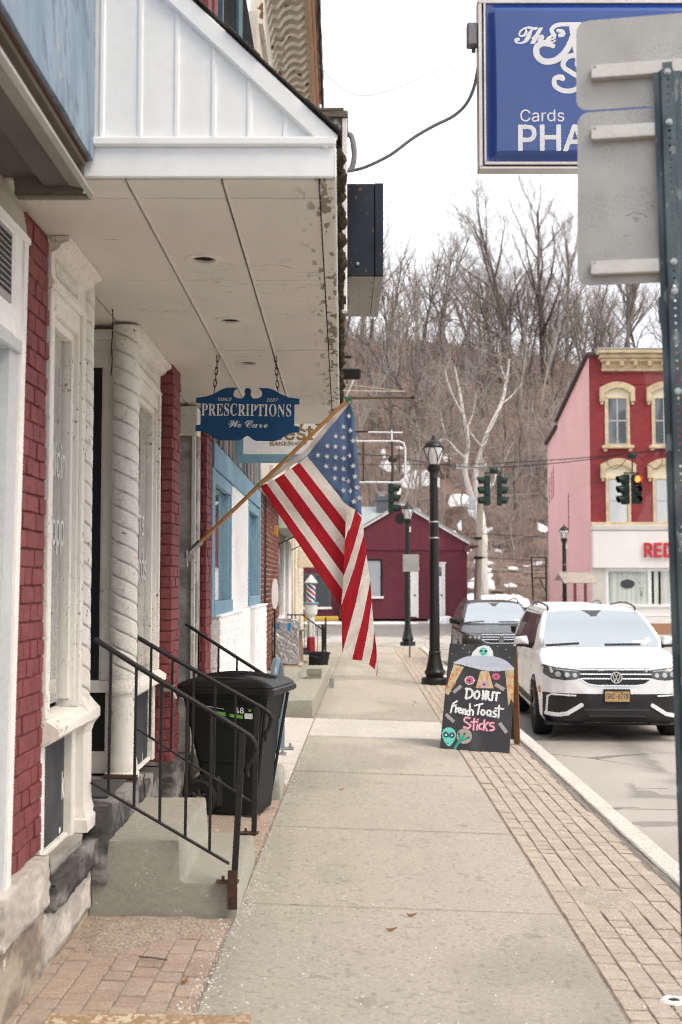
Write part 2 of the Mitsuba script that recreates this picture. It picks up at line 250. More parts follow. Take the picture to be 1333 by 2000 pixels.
mat('red_mortar', tone((.15, .036, .038), (.09, .024, .026), (25, 25, 25), .5, 150, .3), .8, bump=grit(70), bs=.01)
def peel(base, under, lo=.60, f=(26, 26, 16), dirt=.35, dcol=(.42, .38, .32)):
    """old paint: dirt, hairline cracks and chips down to the wood"""
    def fn(p, n, uv):
        q = p.x + p.y
        a = fbm(q * 3, p.z * 2.2, p.y * 3, octaves=4)
        c = mix(base, dcol, dr.clip((a - .42) * 1.8, 0, 1) * dirt)
        k = fbm(p.x * f[0] + 9, p.y * f[1], p.z * f[2], octaves=4); zone = smoothstep(.50, .62, fbm(p.x * 3.1, p.y * 3.1 + 4, p.z * 1.9, octaves=3) + .10 * smoothstep(1.6, .6, p.z))
        chip = smoothstep(lo, lo + .02, k) * zone
        cr = 1 - smoothstep(.0, .05, dr.abs(noise(q * 30, p.z * 55, 2.0) - .5)); crz = smoothstep(.46, .6, fbm(p.y * 4, p.z * 3, p.x * 4, octaves=2))
        c = mix(c, (.28, .25, .21), cr * crz * .55)
        return mix(c, under, chip)
    return fn
crk = lambda p, n, uv: fbm((p.x + p.y) * 30, p.z * 40, p.y * 9, octaves=4)
mat('old_white', peel((.77, .745, .69), (.22, .17, .135), .70, (60, 60, 34), .34), .6, .35, bump=crk, bs=.007)
mat('old_white_clean', peel((.75, .725, .67), (.25, .2, .15), .70, (80, 80, 50), .3), .6, .35, bump=crk, bs=.003)
def soffit(p, n, uv):
    a = fbm(p.x * 1.4, p.y * 1.1, .7, octaves=4); b = fbm(p.x * 7, p.y * 3, 5.0, octaves=4)
    c = mix((.68, .65, .60), (.52, .49, .445), dr.clip((a - .42) * 1.6, 0, 1) * .55 + dr.clip((b - .52) * 2, 0, 1) * .25)
    e = smoothstep(-.22, -.07, p.x); s = smoothstep(.60, .66, fbm(p.x * 30, p.y * 9, 8.0, octaves=3)) * e
    c = mix(c, (.12, .085, .06), s * .8)
    cr = 1 - smoothstep(0, .012, dr.abs(fbm(p.x * 2.1, p.y * 14, 3.0, octaves=3) - .5)); z = smoothstep(.58, .66, fbm(p.x * 3, p.y * 1.5, 9.0, octaves=2))
    return mix(c, (.2, .16, .13), cr * z * .7)
mat('soffit_board', soffit, .65, .3, bump=grit(30), bs=.002)
mat('seam_dark', (.10, .085, .07), .9)
mat('white_metal', tone((.82, .84, .86), (.70, .72, .73), (9, 2, 1.1), .45, 30, .03), .35, .45)
mat('white_paint', tone((.80, .79, .77), (.70, .69, .66), (5, 5, 5), .4, 40, .03), .5, .4)
mat('white_masonry', tone((.82, .81, .80), (.72, .71, .70), (9, 9, 9), .4, 90, .05), .7, .35, bump=grit(40), bs=.005)
mat('shingle', tone((.075, .07, .065), (.035, .03, .03), (20, 20, 20), .6, 200, .5), .95, bump=grit(150), bs=.01)
mat('moss', tone((.05, .042, .022), (.022, .016, .011), (30, 30, 30), .6, 200, .5), .98, bump=grit(80), bs=.015)
mat('black_iron', tone((.013, .013, .016), (.030, .023, .022), (30, 30, 9), .35, 150, .2), .5, .35, bump=grit(90), bs=.001)
mat('rust', tone((.085, .045, .032), (.035, .025, .022), (40, 40, 40), .7, 180, .4), .9)
mat('bin_plastic', tone((.011, .014, .0145), (.017, .020, .020), (6, 6, 6), .5, 400, .3), .5, .28, bump=grit(420), bs=.0006)
mat('lid_plastic', tone((.010, .010, .011), (.016, .016, .018), (6, 6, 6), .5, 400, .2), .36, .4)
mat('rubber', (.018, .018, .019), .75, .3)
mat('grey_plastic', (.05, .05, .053), .5)
def weath(base, dark, f=(3, 3, 40)):
    def fn(p, n, uv):
        a = fbm(p.x * f[0], p.y * f[1], p.z * f[2], octaves=4); b = fbm(p.x * 2, p.y * 2, p.z * 2, octaves=3)
        return mix(base, dark, dr.clip((a - .45) * 2.2, 0, 1) * .8 + dr.clip((b - .5) * 2, 0, 1) * .3)
    return fn
def stain_stone(base, dark):
    def fn(p, n, uv):
        a = fbm(p.x * 5, p.y * 5, p.z * 7, octaves=5); b = fbm(p.x * 30, p.y * 30, p.z * 40, octaves=3)
        w = smoothstep(.60, .70, fbm(p.x * 9 + 3, p.y * 9, p.z * 6, octaves=3))
        return mix(mix(base, dark, smoothstep(.38, .6, a)) * (.75 + .5 * b), (.5, .48, .45), w * .12)
    return fn
stb = lambda p, n, uv: fbm(p.x * 14, p.y * 14, p.z * 30, octaves=5)
mat('dark_stone', stain_stone((.22, .21, .20), (.065, .063, .06)), .9, bump=stb, bs=.03, eps=3e-3)
mat('pale_stone', stain_stone((.56, .53, .48), (.40, .37, .33)), .9, bump=stb, bs=.016, eps=3e-3)
mat('foundation', stain_stone((.36, .31, .25), (.22, .185, .15)), .9, bump=stb, bs=.015, eps=3e-3)
mat('grey_panel', stain_stone((.44, .43, .40), (.27, .265, .25)), .8, bump=stb, bs=.006)
mat('grey_wood', weath((.30, .28, .25), (.10, .09, .08), (14, 3, 40)), .9, bump=lambda p, n, uv: fbm(p.x * 60, p.y * 6, p.z * 60, octaves=3), bs=.006)
scene['m_glass'] = {'type': 'thindielectric', 'int_ior': 1.52}
mat('chalk_black', lambda p, n, uv: mix((.045, .047, .052), (.12, .125, .135), dr.clip((fbm(p.x * 5, p.y * 5, p.z * 2.5, octaves=4) - .45) * 1.8, 0, 1)), .7, .25)
mat('white_letter', (.82, .82, .80), .6)
mat('mat_rubber', tone((.07, .07, .072), (.045, .045, .046), (90, 90, 5), .5, 200, .3), .85)
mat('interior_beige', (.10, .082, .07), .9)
mat('interior_dark', (.06, .055, .05), .9)
mat('interior_grey', (.14, .145, .14), .9)
mat('sign_navy', tone((.010, .058, .150), (.014, .070, .172), (3, 3, 3), .5, 40, .05), .6, .2)
mat('sign_cream', (.66, .63, .57), .6)
mat('chain_rust', tone((.07, .045, .035), (.03, .025, .022), (60, 60, 60), .6, 200, .3), .7, .4, .3)
mat('lamp_trim', (.68, .64, .58), .4)
mat('lamp_can', (.10, .095, .085), .35, .5, .3)
mat('bulb', (.75, .74, .70), .2)
def plyw(p, n, uv):
    a = fbm(p.y * 7, p.z * 2.2 + p.y * 3, p.x * 5, octaves=5); s = fbm(p.y * 30 + p.z * 9, p.z * 8, 1.0, octaves=3)
    c = mix((.17, .235, .31), (.30, .375, .45), dr.clip((a - .36) * 2.2, 0, 1))
    c = mix(c, (.13, .17, .22), smoothstep(.60, .68, s) * .7)
    return mix(c, (.55, .43, .34), smoothstep(.74, .76, fbm(p.y * 9, p.z * 4, 7.0, octaves=3)) * .8)
mat('blue_plywood', plyw, .75, .3, bump=lambda p, n, uv: fbm(p.y * 22, p.z * 8 + p.y * 8, p.x * 9, octaves=4), bs=.012)
mat('raw_board', weath((.17, .15, .12), (.07, .06, .048), (9, 2, 9)), .85)
mat('ply_edge', (.10, .05, .03), .9)
mat('gutter', tone((.34, .325, .29), (.18, .16, .135), (4, 2, 4), .45, 40, .06), .5, .4)
mat('old_clapboard', weath((.44, .42, .36), (.27, .25, .21), (3, 1.5, 3)), .7, .35)
mat('vent_metal', (.36, .35, .34), .5, .4, .2)
mat('black', (.01, .01, .011), .6)
mat('grey_trim', tone((.50, .52, .53), (.40, .42, .43), (3, 3, 3), .5, 50, .05), .5)
mat('teal_trim', tone((.17, .30, .38), (.12, .235, .31), (6, 6, 6), .5, 60, .07), .55, .35)
mat('teal_dark', tone((.05, .10, .13), (.03, .07, .09), (6, 6, 6), .5, 60, .07), .55, .35)
mat('slate_siding', tone((.115, .13, .145), (.06, .07, .08), (2, 2, 30), .5, 60, .1), .7)
SHAKE = [mat('shake_%d' % i, weath(c, d, (40, 40, 3)), .9) for i, (c, d) in enumerate([((.19, .17, .165), (.08, .07, .07)), ((.14, .135, .15), (.06, .06, .07)), ((.33, .26, .17), (.19, .14, .09)), ((.10, .16, .19), (.05, .08, .10))])]
mat('cornice_paint', peel((.62, .58, .50), (.17, .08, .05), .64, (9, 9, 9), .4, (.40, .36, .29)), .7)
mat('raw_lumber', weath((.47, .30, .20), (.33, .20, .13), (30, 3, 3)), .8)
mat('slate_bay', lambda p, n, uv: mix((.13, .125, .115), (.42, .405, .375), smoothstep(.45, .62, fbm(p.x * 16, p.y * 16, p.z * 22, octaves=4))), .35, .5, bump=grit(40), bs=.01)
mat('blue_steel', lambda p, n, uv: mix(mix((.007, .011, .018), (.014, .024, .036), smoothstep(.35, .65, fbm(p.x * 3, p.y * 3, p.z * 1.5, octaves=3))), (.14, .07, .04), smoothstep(.76, .78, fbm(p.x * 26, p.y * 26, p.z * 11, octaves=3))), .36, .4, .1)
mat('tin_bottom', lambda p, n, uv: mix((.30, .28, .25), (.06, .07, .12), smoothstep(.0, .06, .08 - p.x + .12 * (fbm(p.x * 9, p.y * 5, 1.0, octaves=3) - .5))), .5, .4, .3)
mat('conduit', (.20, .205, .22), .5, .4)
mat('alu', tone((.62, .60, .57), (.45, .42, .39), (5, 5, 5), .6, 60, .06), .38, .5, .75)
mat('sign_alu', lambda p, n, uv: mix(mix((.46, .45, .43), (.36, .35, .33), dr.clip((fbm(p.x * 9, p.y * 9, p.z * 4, octaves=4) - .4) * 2, 0, 1)), (.16, .15, .14), smoothstep(.56, .75, noise(p.x * 330, p.y * 330, p.z * 330)) * .45 * smoothstep(.42, .62, fbm(p.x * 4, p.y * 4, p.z * 7, octaves=3))), .55, .45, .45)
mat('rail_alu', tone((.60, .58, .53), (.48, .46, .42), (20, 20, 20), .5, 90, .06), .4, .5, .6)
mat('post_green', lambda p, n, uv: mix(mix((.045, .068, .080), (.10, .135, .15), smoothstep(.35, .7, fbm(p.x * 20, p.y * 20, p.z * 5, octaves=4))), (.26, .29, .30), smoothstep(.68, .72, fbm(p.x * 40, p.y * 40, p.z * 14, octaves=3)) * .6), .5, .45, .25)
mat('sign_blue', tone((.016, .062, .27), (.020, .075, .31), (1.2, 1.2, 1.2), .5, 30, .02), .16, .6, clearcoat=.7, clearcoat_gloss=.95)
mat('sign_blue_edge', (.012, .03, .12), .25, .5)
mat('sign_white', (.74, .76, .78), .4)

mat('sand', concrete((.27, .225, .18), (.18, .15, .12), .6, 240), .95, bump=grit(150), bs=.006)
mat('loose_sand', concrete((.33, .275, .225), (.24, .20, .165), .7, 240), .95, bump=grit(150), bs=.008)
mat('verge_dirt', concrete((.24, .215, .19), (.13, .118, .105), .6, 200), .95, bump=grit(120), bs=.008)
mat('eave_soffit', weath((.13, .12, .10), (.08, .072, .06), (4, 2, 4)), .7)
mat('salt', (.72, .71, .69), .8)
mat('earth', lambda p, n, uv: mix((.17, .14, .10), (.24, .20, .15), fbm(p.x * .2, p.y * .2, 0.0, octaves=4)), .95)
mat('window_letter', (.62, .63, .60), .7)
mat('brass', (.45, .40, .30), .35, .5, .7)
mat('lime', (.16, .50, .07), .5)
mat('varnish', tone((.42, .205, .06), (.30, .13, .035), (14, 14, 14), .5, 90, .1), .3, .5, clearcoat=.4)
mat('green_cord', (.03, .22, .12), .6)
mat('galv', (.42, .43, .43), .35, .5, .8)
scene['m_flag_cloth'] = {'type': 'principledthin', 'base_color': {'type': 'mesh_attribute', 'name': 'vertex_color'}, 'roughness': .75, 'diff_trans': .35, 'eta': 1.3}
mat('hoist_canvas', (.47, .44, .42), .85)
mat('star_white', (.60, .58, .57), .8)
mat('pale_glass', (.50, .60, .64), .12, .5)
mat('coir_mat', lambda p, n, uv: mix((.30, .20, .12), (.52, .44, .33), smoothstep(.35, .5, noise(p.x * 75, p.y * 40, 1.0)) * smoothstep(.3, .45, noise(p.x * 22, p.y * 75, 4.0)) * smoothstep(.35, .6, fbm(p.x * 5, p.y * 5, 2.0, octaves=3))), .95, bump=grit(200), bs=.006)

mat('verge_sand', concrete((.37, .325, .275), (.27, .235, .20), .6, 240), .95, bump=grit(150), bs=.006)
mat('gold_brown', (.25, .17, .07), .6)
mat('pale_mortar', tone((.46, .42, .37), (.34, .30, .26), (9, 9, 9), .5, 90, .2), .9)
mat('brown_brick_0', tone((.14, .045, .032), (.08, .026, .02), (9, 9, 9), .6, 90, .2), .85)
mat('brown_brick_1', tone((.17, .058, .040), (.11, .034, .025), (9, 9, 9), .6, 90, .2), .85)
mat('cream_paint', tone((.66, .61, .52), (.52, .47, .40), (5, 5, 5), .5, 60, .06), .6)
mat('cream_mortar', (.46, .42, .34), .9)
mat('cream_brick', tone((.62, .56, .44), (.48, .43, .34), (6, 6, 6), .6, 60, .12), .85)
mat('cream_light', (.74, .62, .50), .6)
mat('awning_green', tone((.52, .60, .56), (.36, .43, .40), (3, 3, 3), .6, 60, .06), .7)
mat('dark_glass', (.03, .035, .04), .08, .6)
mat('amber', (.55, .25, .05), .5)
mat('rack_blue', (.16, .22, .28), .4, .5, .3)
mat('foil', tone((.66, .66, .66), (.46, .45, .43), (16, 16, 16), .6, 80, .1), .32, .5, .75, bump=grit(26), bs=.02)
mat('blue_tape', (.03, .26, .62), .6)
mat('pallet_wood', weath((.38, .31, .24), (.20, .15, .11), (14, 14, 4)), .85)
mat('letter_red', (.44, .03, .035), .5)
def barber(p, n, uv):
    a = dr.atan2(p.y - 29.0, p.x + .74) / (2 * math.pi) * 2 + p.z * 4.2
    t = a - dr.floor(a)
    return dr.select(t < .25, mi.Color3f(.03, .07, .25), dr.select((t > .5) & (t < .75), mi.Color3f(.45, .04, .035), mi.Color3f(.75)))
mat('barber_stripes', barber, .3)
mat('rusty_pipe', tone((.17, .13, .09), (.10, .055, .03), (8, 8, 8), .6, 60, .3), .75)

mat('lamp_black', tone((.008, .008, .009), (.014, .014, .015), (5, 5, 5), .5, 60, .1), .38, .5)
mat('lamp_glass', (.66, .66, .66), .25, .5)
mat('chalk_paint', lambda p, n, uv: mix((.045, .047, .053), (.085, .088, .097), dr.clip((fbm(p.x * 7, p.y * 7, p.z * 3, octaves=4) - .42) * 1.8, 0, 1)), .6, .3)
mat('paint_beam', lambda p, n, uv: mix((.60, .50, .31), (.46, .30, .17), dr.clip((fbm(p.x * 30, p.y * 30, p.z * 9, octaves=3) - .4) * 2.2, 0, 1)), .7)
mat('paint_orange', (.75, .22, .06), .7); mat('paint_white', (.80, .81, .82), .65); mat('paint_teal', (.16, .62, .54), .65); mat('paint_deep_teal', (.02, .12, .13), .6); mat('paint_black', (.03, .03, .035), .7)
mat('paint_saucer', lambda p, n, uv: mix((.42, .47, .58), (.62, .66, .74), fbm(p.x * 9, p.y * 9, p.z * 30, octaves=3)), .6)
mat('paint_pink', (.55, .13, .22), .65); mat('paint_blush', (.76, .60, .68), .65); mat('paint_lilac', (.52, .36, .50), .65); mat('paint_grey', (.36, .36, .37), .7); mat('paint_tan', (.42, .36, .31), .75); mat('paint_green', (.04, .34, .27), .65)
mat('board_wood', weath((.24, .105, .045), (.14, .06, .03), (20, 20, 4)), .5)
mat('car_white', (.80, .81, .82), .25, .5, clearcoat=1.0, clearcoat_gloss=.97)
mat('car_black_paint', (.018, .018, .022), .2, .5, clearcoat=1.0, clearcoat_gloss=.97)
mat('car_black', (.016, .016, .017), .5, .4); mat('car_grey', (.05, .05, .052), .4); mat('grille_black', (.008, .008, .008), .4)
scene['m_car_glass'] = {'type': 'twosided', 'bsdf': {'type': 'principled', 'base_color': rgb((.52, .56, .585)), 'metallic': .82, 'roughness': .08, 'specular': .6}}
mat('car_glass_dark', (.05, .055, .06), .05, .9, clearcoat=1.0)
mat('car_rail', (.05, .05, .055), .3, .5, .5); mat('rim_dark', (.03, .03, .033), .35, .5, .5); mat('chrome', (.80, .80, .80), .15, .5, .95)
mat('headlight_dark', (.045, .05, .055), .12, .6, clearcoat=1.0); mat('headlight_clear', (.50, .52, .54), .15, .5, .3); mat('amber_lens', (.60, .20, .03), .25)
mat('plate_gold', (.52, .34, .13), .5); mat('plate_blue', (.02, .03, .12), .5)

mat('signal_green', (.010, .030, .025), .5, .35); mat('signal_lens', (.03, .02, .02), .2, .5)
mat('pole_wood', weath((.40, .36, .31), (.27, .24, .20), (9, 9, .8)), .85); mat('galv_pale', (.46, .50, .53), .5, .5, .3)
mat('pink_paint', tone((.73, .435, .43), (.62, .35, .35), (.8, .8, .35), .6, 9, .05), .75)
mat('coping', (.07, .06, .06), .7); mat('slot_red', (.22, .04, .05), .7)
def facade(p, n, uv):
    z = p.z / .075; row = dr.floor(z); x = p.x / .21 + .5 * (row - 2 * dr.floor(row / 2)); fx, fz = x - dr.floor(x), z - row
    m = dr.select((fx < .05) | (fz < .13), mi.Float(.72), mi.Float(1.0)) * (.9 + .2 * cell_rand(dr.floor(x), row, 1))
    c = mix((.265, .035, .042), (.19, .03, .035), dr.clip((fbm(p.x * .9, p.z * .35, 1.0, octaves=4) - .35) * 2, 0, 1)) * m
    return mix(c, (.34, .16, .15), smoothstep(.60, .72, fbm(p.x * 1.7, p.z * .5, 4.0, octaves=4)) * .35)
mat('red_facade', facade, .7)
mat('cream_trim', tone((.66, .55, .37), (.40, .30, .19), (5, 5, 5), .7, 30, .15), .7); mat('cream_light2', (.74, .67, .51), .6)
mat('old_pane', lambda p, n, uv: mix((.05, .06, .07), (.15, .17, .19), smoothstep(.35, .65, noise(p.x * 2.6, p.z * 1.6, 2.0))), .1, .6)
mat('blind_pane', lambda p, n, uv: mix((.62, .66, .68), (.50, .55, .58), noise(p.x * 3, p.z * .7, 1.0)), .2, .5)
mat('sash_grey', (.42, .42, .41), .6); mat('pale_concrete', tone((.62, .60, .57), (.48, .46, .43), (3, 3, 3), .5, 30, .06), .8)
mat('white_sign', tone((.80, .79, .78), (.70, .68, .66), (2.5, 2.5, .8), .5, 20, .02), .5); mat('letter_red_bright', (.55, .03, .045), .4)
mat('curtain_pane', lambda p, n, uv: mix((.60, .64, .60), (.46, .50, .47), smoothstep(.3, .7, noise(p.x * 14, 1.0, p.z * .3))), .2, .5)
mat('curtain_pane2', (.36, .40, .43), .2, .5); mat('dark_glass2', (.06, .075, .085), .1, .6); mat('slate_plaque', (.05, .06, .07), .6)
mat('base_brick', tone((.40, .22, .15), (.28, .15, .10), (4, 4, 4), .5, 30, .1), .8)
mat('kiosk_shingle', weath((.46, .41, .36), (.25, .21, .18), (9, 9, 9)), .9); mat('kiosk_wood', (.15, .06, .06), .7)
def mbrick(p, n, uv):
    z = p.z / .095; row = dr.floor(z); x = p.x / .25 + .5 * (row - 2 * dr.floor(row / 2)); fx, fz = x - dr.floor(x), z - row
    return mix((.145, .030, .046), (.11, .023, .037), fbm(p.x * .6, p.z * .6, 1.0, octaves=3)) * dr.select((fx < .05) | (fz < .13), mi.Float(.7), mi.Float(1.0)) * (.92 + .16 * cell_rand(dr.floor(x), row, 2))
mat('maroon_brick', mbrick, .7)
mat('maroon_board', lambda p, n, uv: mix(mix((.16, .034, .053), (.125, .026, .043), fbm(p.x * 6, p.z * .6, 1.0, octaves=3)), (.27, .09, .10), smoothstep(.58, .66, fbm(p.x * .9 + 1.4, p.z * .9, 7.0, octaves=3)) * smoothstep(2.2, .4, dr.abs(p.x - 2.8))), .7)
mat('metal_roof', lambda p, n, uv: mix((.30, .33, .33), (.38, .41, .42), noise(p.x * 3.3, p.y * .2, 1.0)), .55, .4)
mat('white_door', (.78, .77, .78), .5); mat('weathered_red', (.14, .06, .055), .8); mat('kerb_yellow', (.60, .40, .05), .6)
def litter(p, n, uv):
    a = fbm(p.x * .25, p.y * .25, p.z * .2, octaves=4); b = fbm(p.x * 1.6, p.y * 1.6, p.z * 1.6, octaves=4); g = noise(p.x * 7, p.y * 7, p.z * 7)
    c = mix((.165, .115, .098), (.235, .172, .146), dr.clip((a - .35) * 2.2, 0, 1))
    c = mix(c, (.075, .055, .045), smoothstep(.52, .66, b) * .75)
    return c * (.7 + .6 * g)
mat('leaf_litter', litter, .95)
mat('yard_dirt', lambda p, n, uv: mix((.22, .175, .135), (.36, .31, .26), fbm(p.x * 1.2, p.y * 1.2, 1.0, octaves=4)), .95)
mat('snow', (.80, .81, .84), .7)
for k_, c_, d_c in (('bark_dark', (.14, .12, .105), (.08, .068, .058)), ('bark_grey', (.25, .225, .20), (.16, .14, .122)), ('bark_pale', (.40, .355, .31), (.27, .235, .205)), ('bark_white', (.86, .84, .80), (.58, .55, .51))): mat(k_, lambda p, n, uv, c_=c_, d_c=d_c: mix(c_, d_c, noise(p.x * 2.3, p.y * 2.3, p.z * 1.1)), .9)
mat('twig_grey', (.36, .335, .315), .9); mat('twig_brown', (.28, .222, .195), .9)
mat('dead_leaf', (.30, .13, .05), .8)

rng = np.random.default_rng(7)
# ------------------------------------------------------------------ ground, road, pavement
Ys = np.array([-12, -4, 0, 5.5, 12, 20, 30, 40, 43, 46, 50, 54, 57, 62, 70, 80, 140, 900]); Xs = np.array([-500, -60, -20, -6, 0, 6, 20, 60, 500.])
P = np.array([[[x, y, R(y) - .25] for y in Ys] for x in Xs]); obj('ground', grid(P), 'earth'); tag('ground', kind='structure')
Ys = np.concatenate([np.linspace(-6, 40, 24), [43, 46, 50, 54, 57, 58.5]]); Xs = np.linspace(-30, 40, 36)
P = np.array([[[x, y, R(y) + .004 * math.sin(x * 1.3 + y)] for y in Ys] for x in Xs]); obj('road', grid(P), 'asphalt'); tag('road', 'grey patched road with dark wet spots running up to the crossing', kind='structure')
YS = np.linspace(-1, 37.9, 60)
def strip(xa, xb, off, ys=YS, n=8, thick=.35):
    top = np.array([[[xa(y) + (xb(y) - xa(y)) * i / n, y, 0] for y in ys] for i in range(n + 1)])
    top[..., 2] = G(top[..., 0], top[..., 1]) + off
    bot = top.copy(); bot[..., 2] -= thick
    a, b = grid(top)[0], grid(bot)[0]; f = grid(top)[1]; n0 = len(a)
    nv = len(ys); edge = [i * nv for i in range(n + 1)] + [n * nv + j for j in range(1, nv)] + [i * nv + nv - 1 for i in range(n - 1, -1, -1)] + list(range(nv - 2, 0, -1))
    e = np.array(edge); e2 = np.roll(e, -1)
    return np.vstack([a, b]), np.vstack([f, f[:, ::-1] + n0, np.stack([e, e + n0, e2], 1), np.stack([e2, e + n0, e2 + n0], 1)])
obj('sidewalk', strip(lambda y: -1.6, lambda y: XC(y), -.011), 'sand_joint'); tag('sidewalk', 'pale concrete sidewalk with brick borders along the shopfronts', kind='structure')
def slabmesh(y0, y1, xl=XL, xr=XR, th=.022, seed=0, tilt=0, skew=.02):
    r = np.random.default_rng(seed); nx, ny = 10, max(2, int((y1 - y0) * 4)); c = .006
    us = np.concatenate([[0, c * 1.0], np.linspace(.06, .94, nx), [1 - c, 1]]); vs = np.concatenate([[0], np.linspace(.004, .996, ny), [1]])
    P = np.zeros((len(us), len(vs), 3))
    for i, u in enumerate(us):
        for j, v in enumerate(vs):
            y = y0 + (y1 - y0) * v; x = xl(y) + (xr(y) - xl(y)) * u; y -= skew * (u - .5) * 2
            P[i, j] = x, y, G(x, y) + tilt * (v - .5)
    P[..., 2] += (meshkit.fbm(P * 1.3 + seed, 3, 5) - .5) * .006
    drop = np.zeros(P.shape[:2]); drop[0] = drop[-1] = .012; drop[:, 0] = drop[:, -1] = .010
    P[..., 2] -= drop
    v, f = grid(P)
    Q = P.copy(); Q[..., 2] = np.minimum(P[..., 2], P[..., 2]) - th
    rim = [(i, 0) for i in range(len(us))] + [(len(us) - 1, j) for j in range(1, len(vs))] + [(i, len(vs) - 1) for i in range(len(us) - 2, -1, -1)] + [(0, j) for j in range(len(vs) - 2, 0, -1)]
    top = np.array([P[a] for a in rim]); low = np.array([Q[a] for a in rim]); n = len(rim); k = np.arange(n); k2 = (k + 1) % n
    return mj((v, f), (np.vstack([top, low]), np.vstack([np.stack([k, k + n, k2], 1), np.stack([k2, k + n, k2 + n], 1)])))
JY = [2.0, 4.35, 6.45, 8.55, 11.2, 13.95, 15.95, 18.6, 21.4, 24.2, 27.0, 29.7, 32.4, 35.1, 37.75]
for i in range(len(JY) - 1):
    g = .012 if i in (1, 4, 5) else .004
    obj('slab', slabmesh(JY[i] + g, JY[i + 1] - g, seed=i, tilt=rng.normal() * .006), 'slab_light' if i == 5 else 'slab', 'sidewalk')
for k, (y0, y1) in enumerate([(10.45, 11.7), (11.72, 13.4), (13.42, 15.9)]):
    obj('slab', slabmesh(y0, y1, lambda y: -1.18, lambda y: XL(y) - .012, seed=40 + k), 'slab_light', 'sidewalk')
obj('slab', slabmesh(24.5, 37.7, lambda y: -1.18, lambda y: XL(y) - .012, seed=47), 'slab', 'sidewalk')
# brick pavers: the large ones singly, the far ones joined
def paver(x0, x1, y0, y1, r):
    g = .0040 if x1 < .5 else .0036; zs = [G(x, y) for x, y in ((x0, y0), (x1, y0), (x0, y1), (x1, y1))]
    z = float(np.mean(zs)); v, f = cb(x0 + g + r.normal() * .0012, x1 - g + r.normal() * .0012, y0 + .0032 + r.normal() * .001, y1 - .0032 + r.normal() * .001, z - .05, z + r.normal() * .0014 - .002, .004)
    v = v.copy(); v[:, 2] += (G(v[:, 0], v[:, 1]) - z) + r.normal() * .022 * (v[:, 0] - x0) + r.normal() * .018 * (v[:, 1] - y0)
    return v, f
far, near = [], []
W_, L_ = .1085, .122
def column_run(xa, ncol, ya, yb, W, mats, off=lambda c: .5 * (c % 2), skip=None):
    for c in range(ncol):
        y = ya - L_ * off(c) - rng.random() * .02
        while y < yb:
            l = L_ * (1 + rng.normal() * .02)
            x0, x1 = xa(y + l / 2) + c * W, xa(y + l / 2) + (c + 1) * W
            if y + l > ya and not (skip and skip((x0 + x1) / 2, y + l / 2)):
                m = paver(x0, x1, max(y, ya), min(y + l, yb), rng)
                (near if y < 11.4 else far).append((y, m, mats[int(rng.integers(len(mats)))]))
            y += l
column_run(lambda y: XL(y) - .012 - 7 * W_, 7, 4.4, 6.16, W_, PAV)
column_run(lambda y: XL(y) - .012 - 6 * W_, 6, 7.43, 9.63, W_, PAV)
column_run(lambda y: XR(y) + .012, 7, 4.4, 37.6, .1055, PAVR)
near.sort(key=lambda a: a[0])
n_ind = 0
for y, m, mt in near:
    if n_ind < 300 or y < 9.6 and mt in PAV: obj('paver', m, mt, 'sidewalk'); n_ind += 1
    else: far.append((y, m, mt))
for mt in PAVR + PAV:
    q = [m for y, m, t in far if t == mt]
    if q: tag(obj('paver_field', mj(q), mt, 'sidewalk'), kind='stuff')
# loose sand and grit swept against the steps and the kerb, salt grains
def heap(pts, h, seed, key, m, rr=1.0):
    n = 26; c = np.array(pts, float); g = np.linspace(-1, 1, n); out = []
    lo, hi = c.min(0), c.max(0); X, Y = np.meshgrid(np.linspace(lo[0], hi[0], n), np.linspace(lo[1], hi[1], n), indexing='ij')
    pg = Polygon(c); d = np.array([[pg.boundary.distance(Point(a, b)) if pg.contains(Point(a, b)) else -.02 for a, b in zip(ra, rb)] for ra, rb in zip(X, Y)])
    Q = np.stack([X, Y, X * 0], -1); k = meshkit.fbm(Q * 9 + seed, 4, seed)
    Q[..., 2] = G(X, Y) - .010 + np.clip((d + .16 * (k - .55)) / .14, -.6, 1) * h * (.5 + k) * rr
    return obj(key, grid(Q), m, 'sidewalk')
tag(heap([(-1.28, 5.55), (-1.0, 5.5), (-.62, 5.9), (-.56, 6.17), (-1.28, 6.17)], .03, 3, 'sand', 'loose_sand'), 'brown sand and grit drifted against the concrete steps', kind='stuff')
tag(heap([(1.25, 6.6), (1.55, 6.45), (1.78, 6.9), (1.5, 7.15), (1.28, 7.1)], .010, 8, 'gravel', 'verge_sand'), kind='stuff')
tag(heap([(-1.0, 7.5), (-.62, 7.45), (-.55, 8.4), (-.62, 9.55), (-1.2, 9.6)], .014, 5, 'sand', 'loose_sand'), kind='stuff')
q = []
for k in range(1500):
    y = 4.6 + 8 * rng.random() ** 1.6; a = rng.random()
    x = XL(y) + rng.normal() * .05 if a < .55 else (-.45 + rng.random() * 1.4 if a < .8 else XR(y) + .3 + rng.normal() * .2)
    if y > 6.2 and y < 7.4 and x < -.53: x = -.5 + rng.random() * .05
    s = .0018 + .003 * rng.random() ** 3; q.append(rot(box(x - s, x + s, y - s, y + s, G(x, y) - .001, G(x, y) + s), rng.random() * 90, 'z', (x, y, 0)))
tag(obj('salt_grains', mj(q), 'salt', 'sidewalk'), kind='stuff')
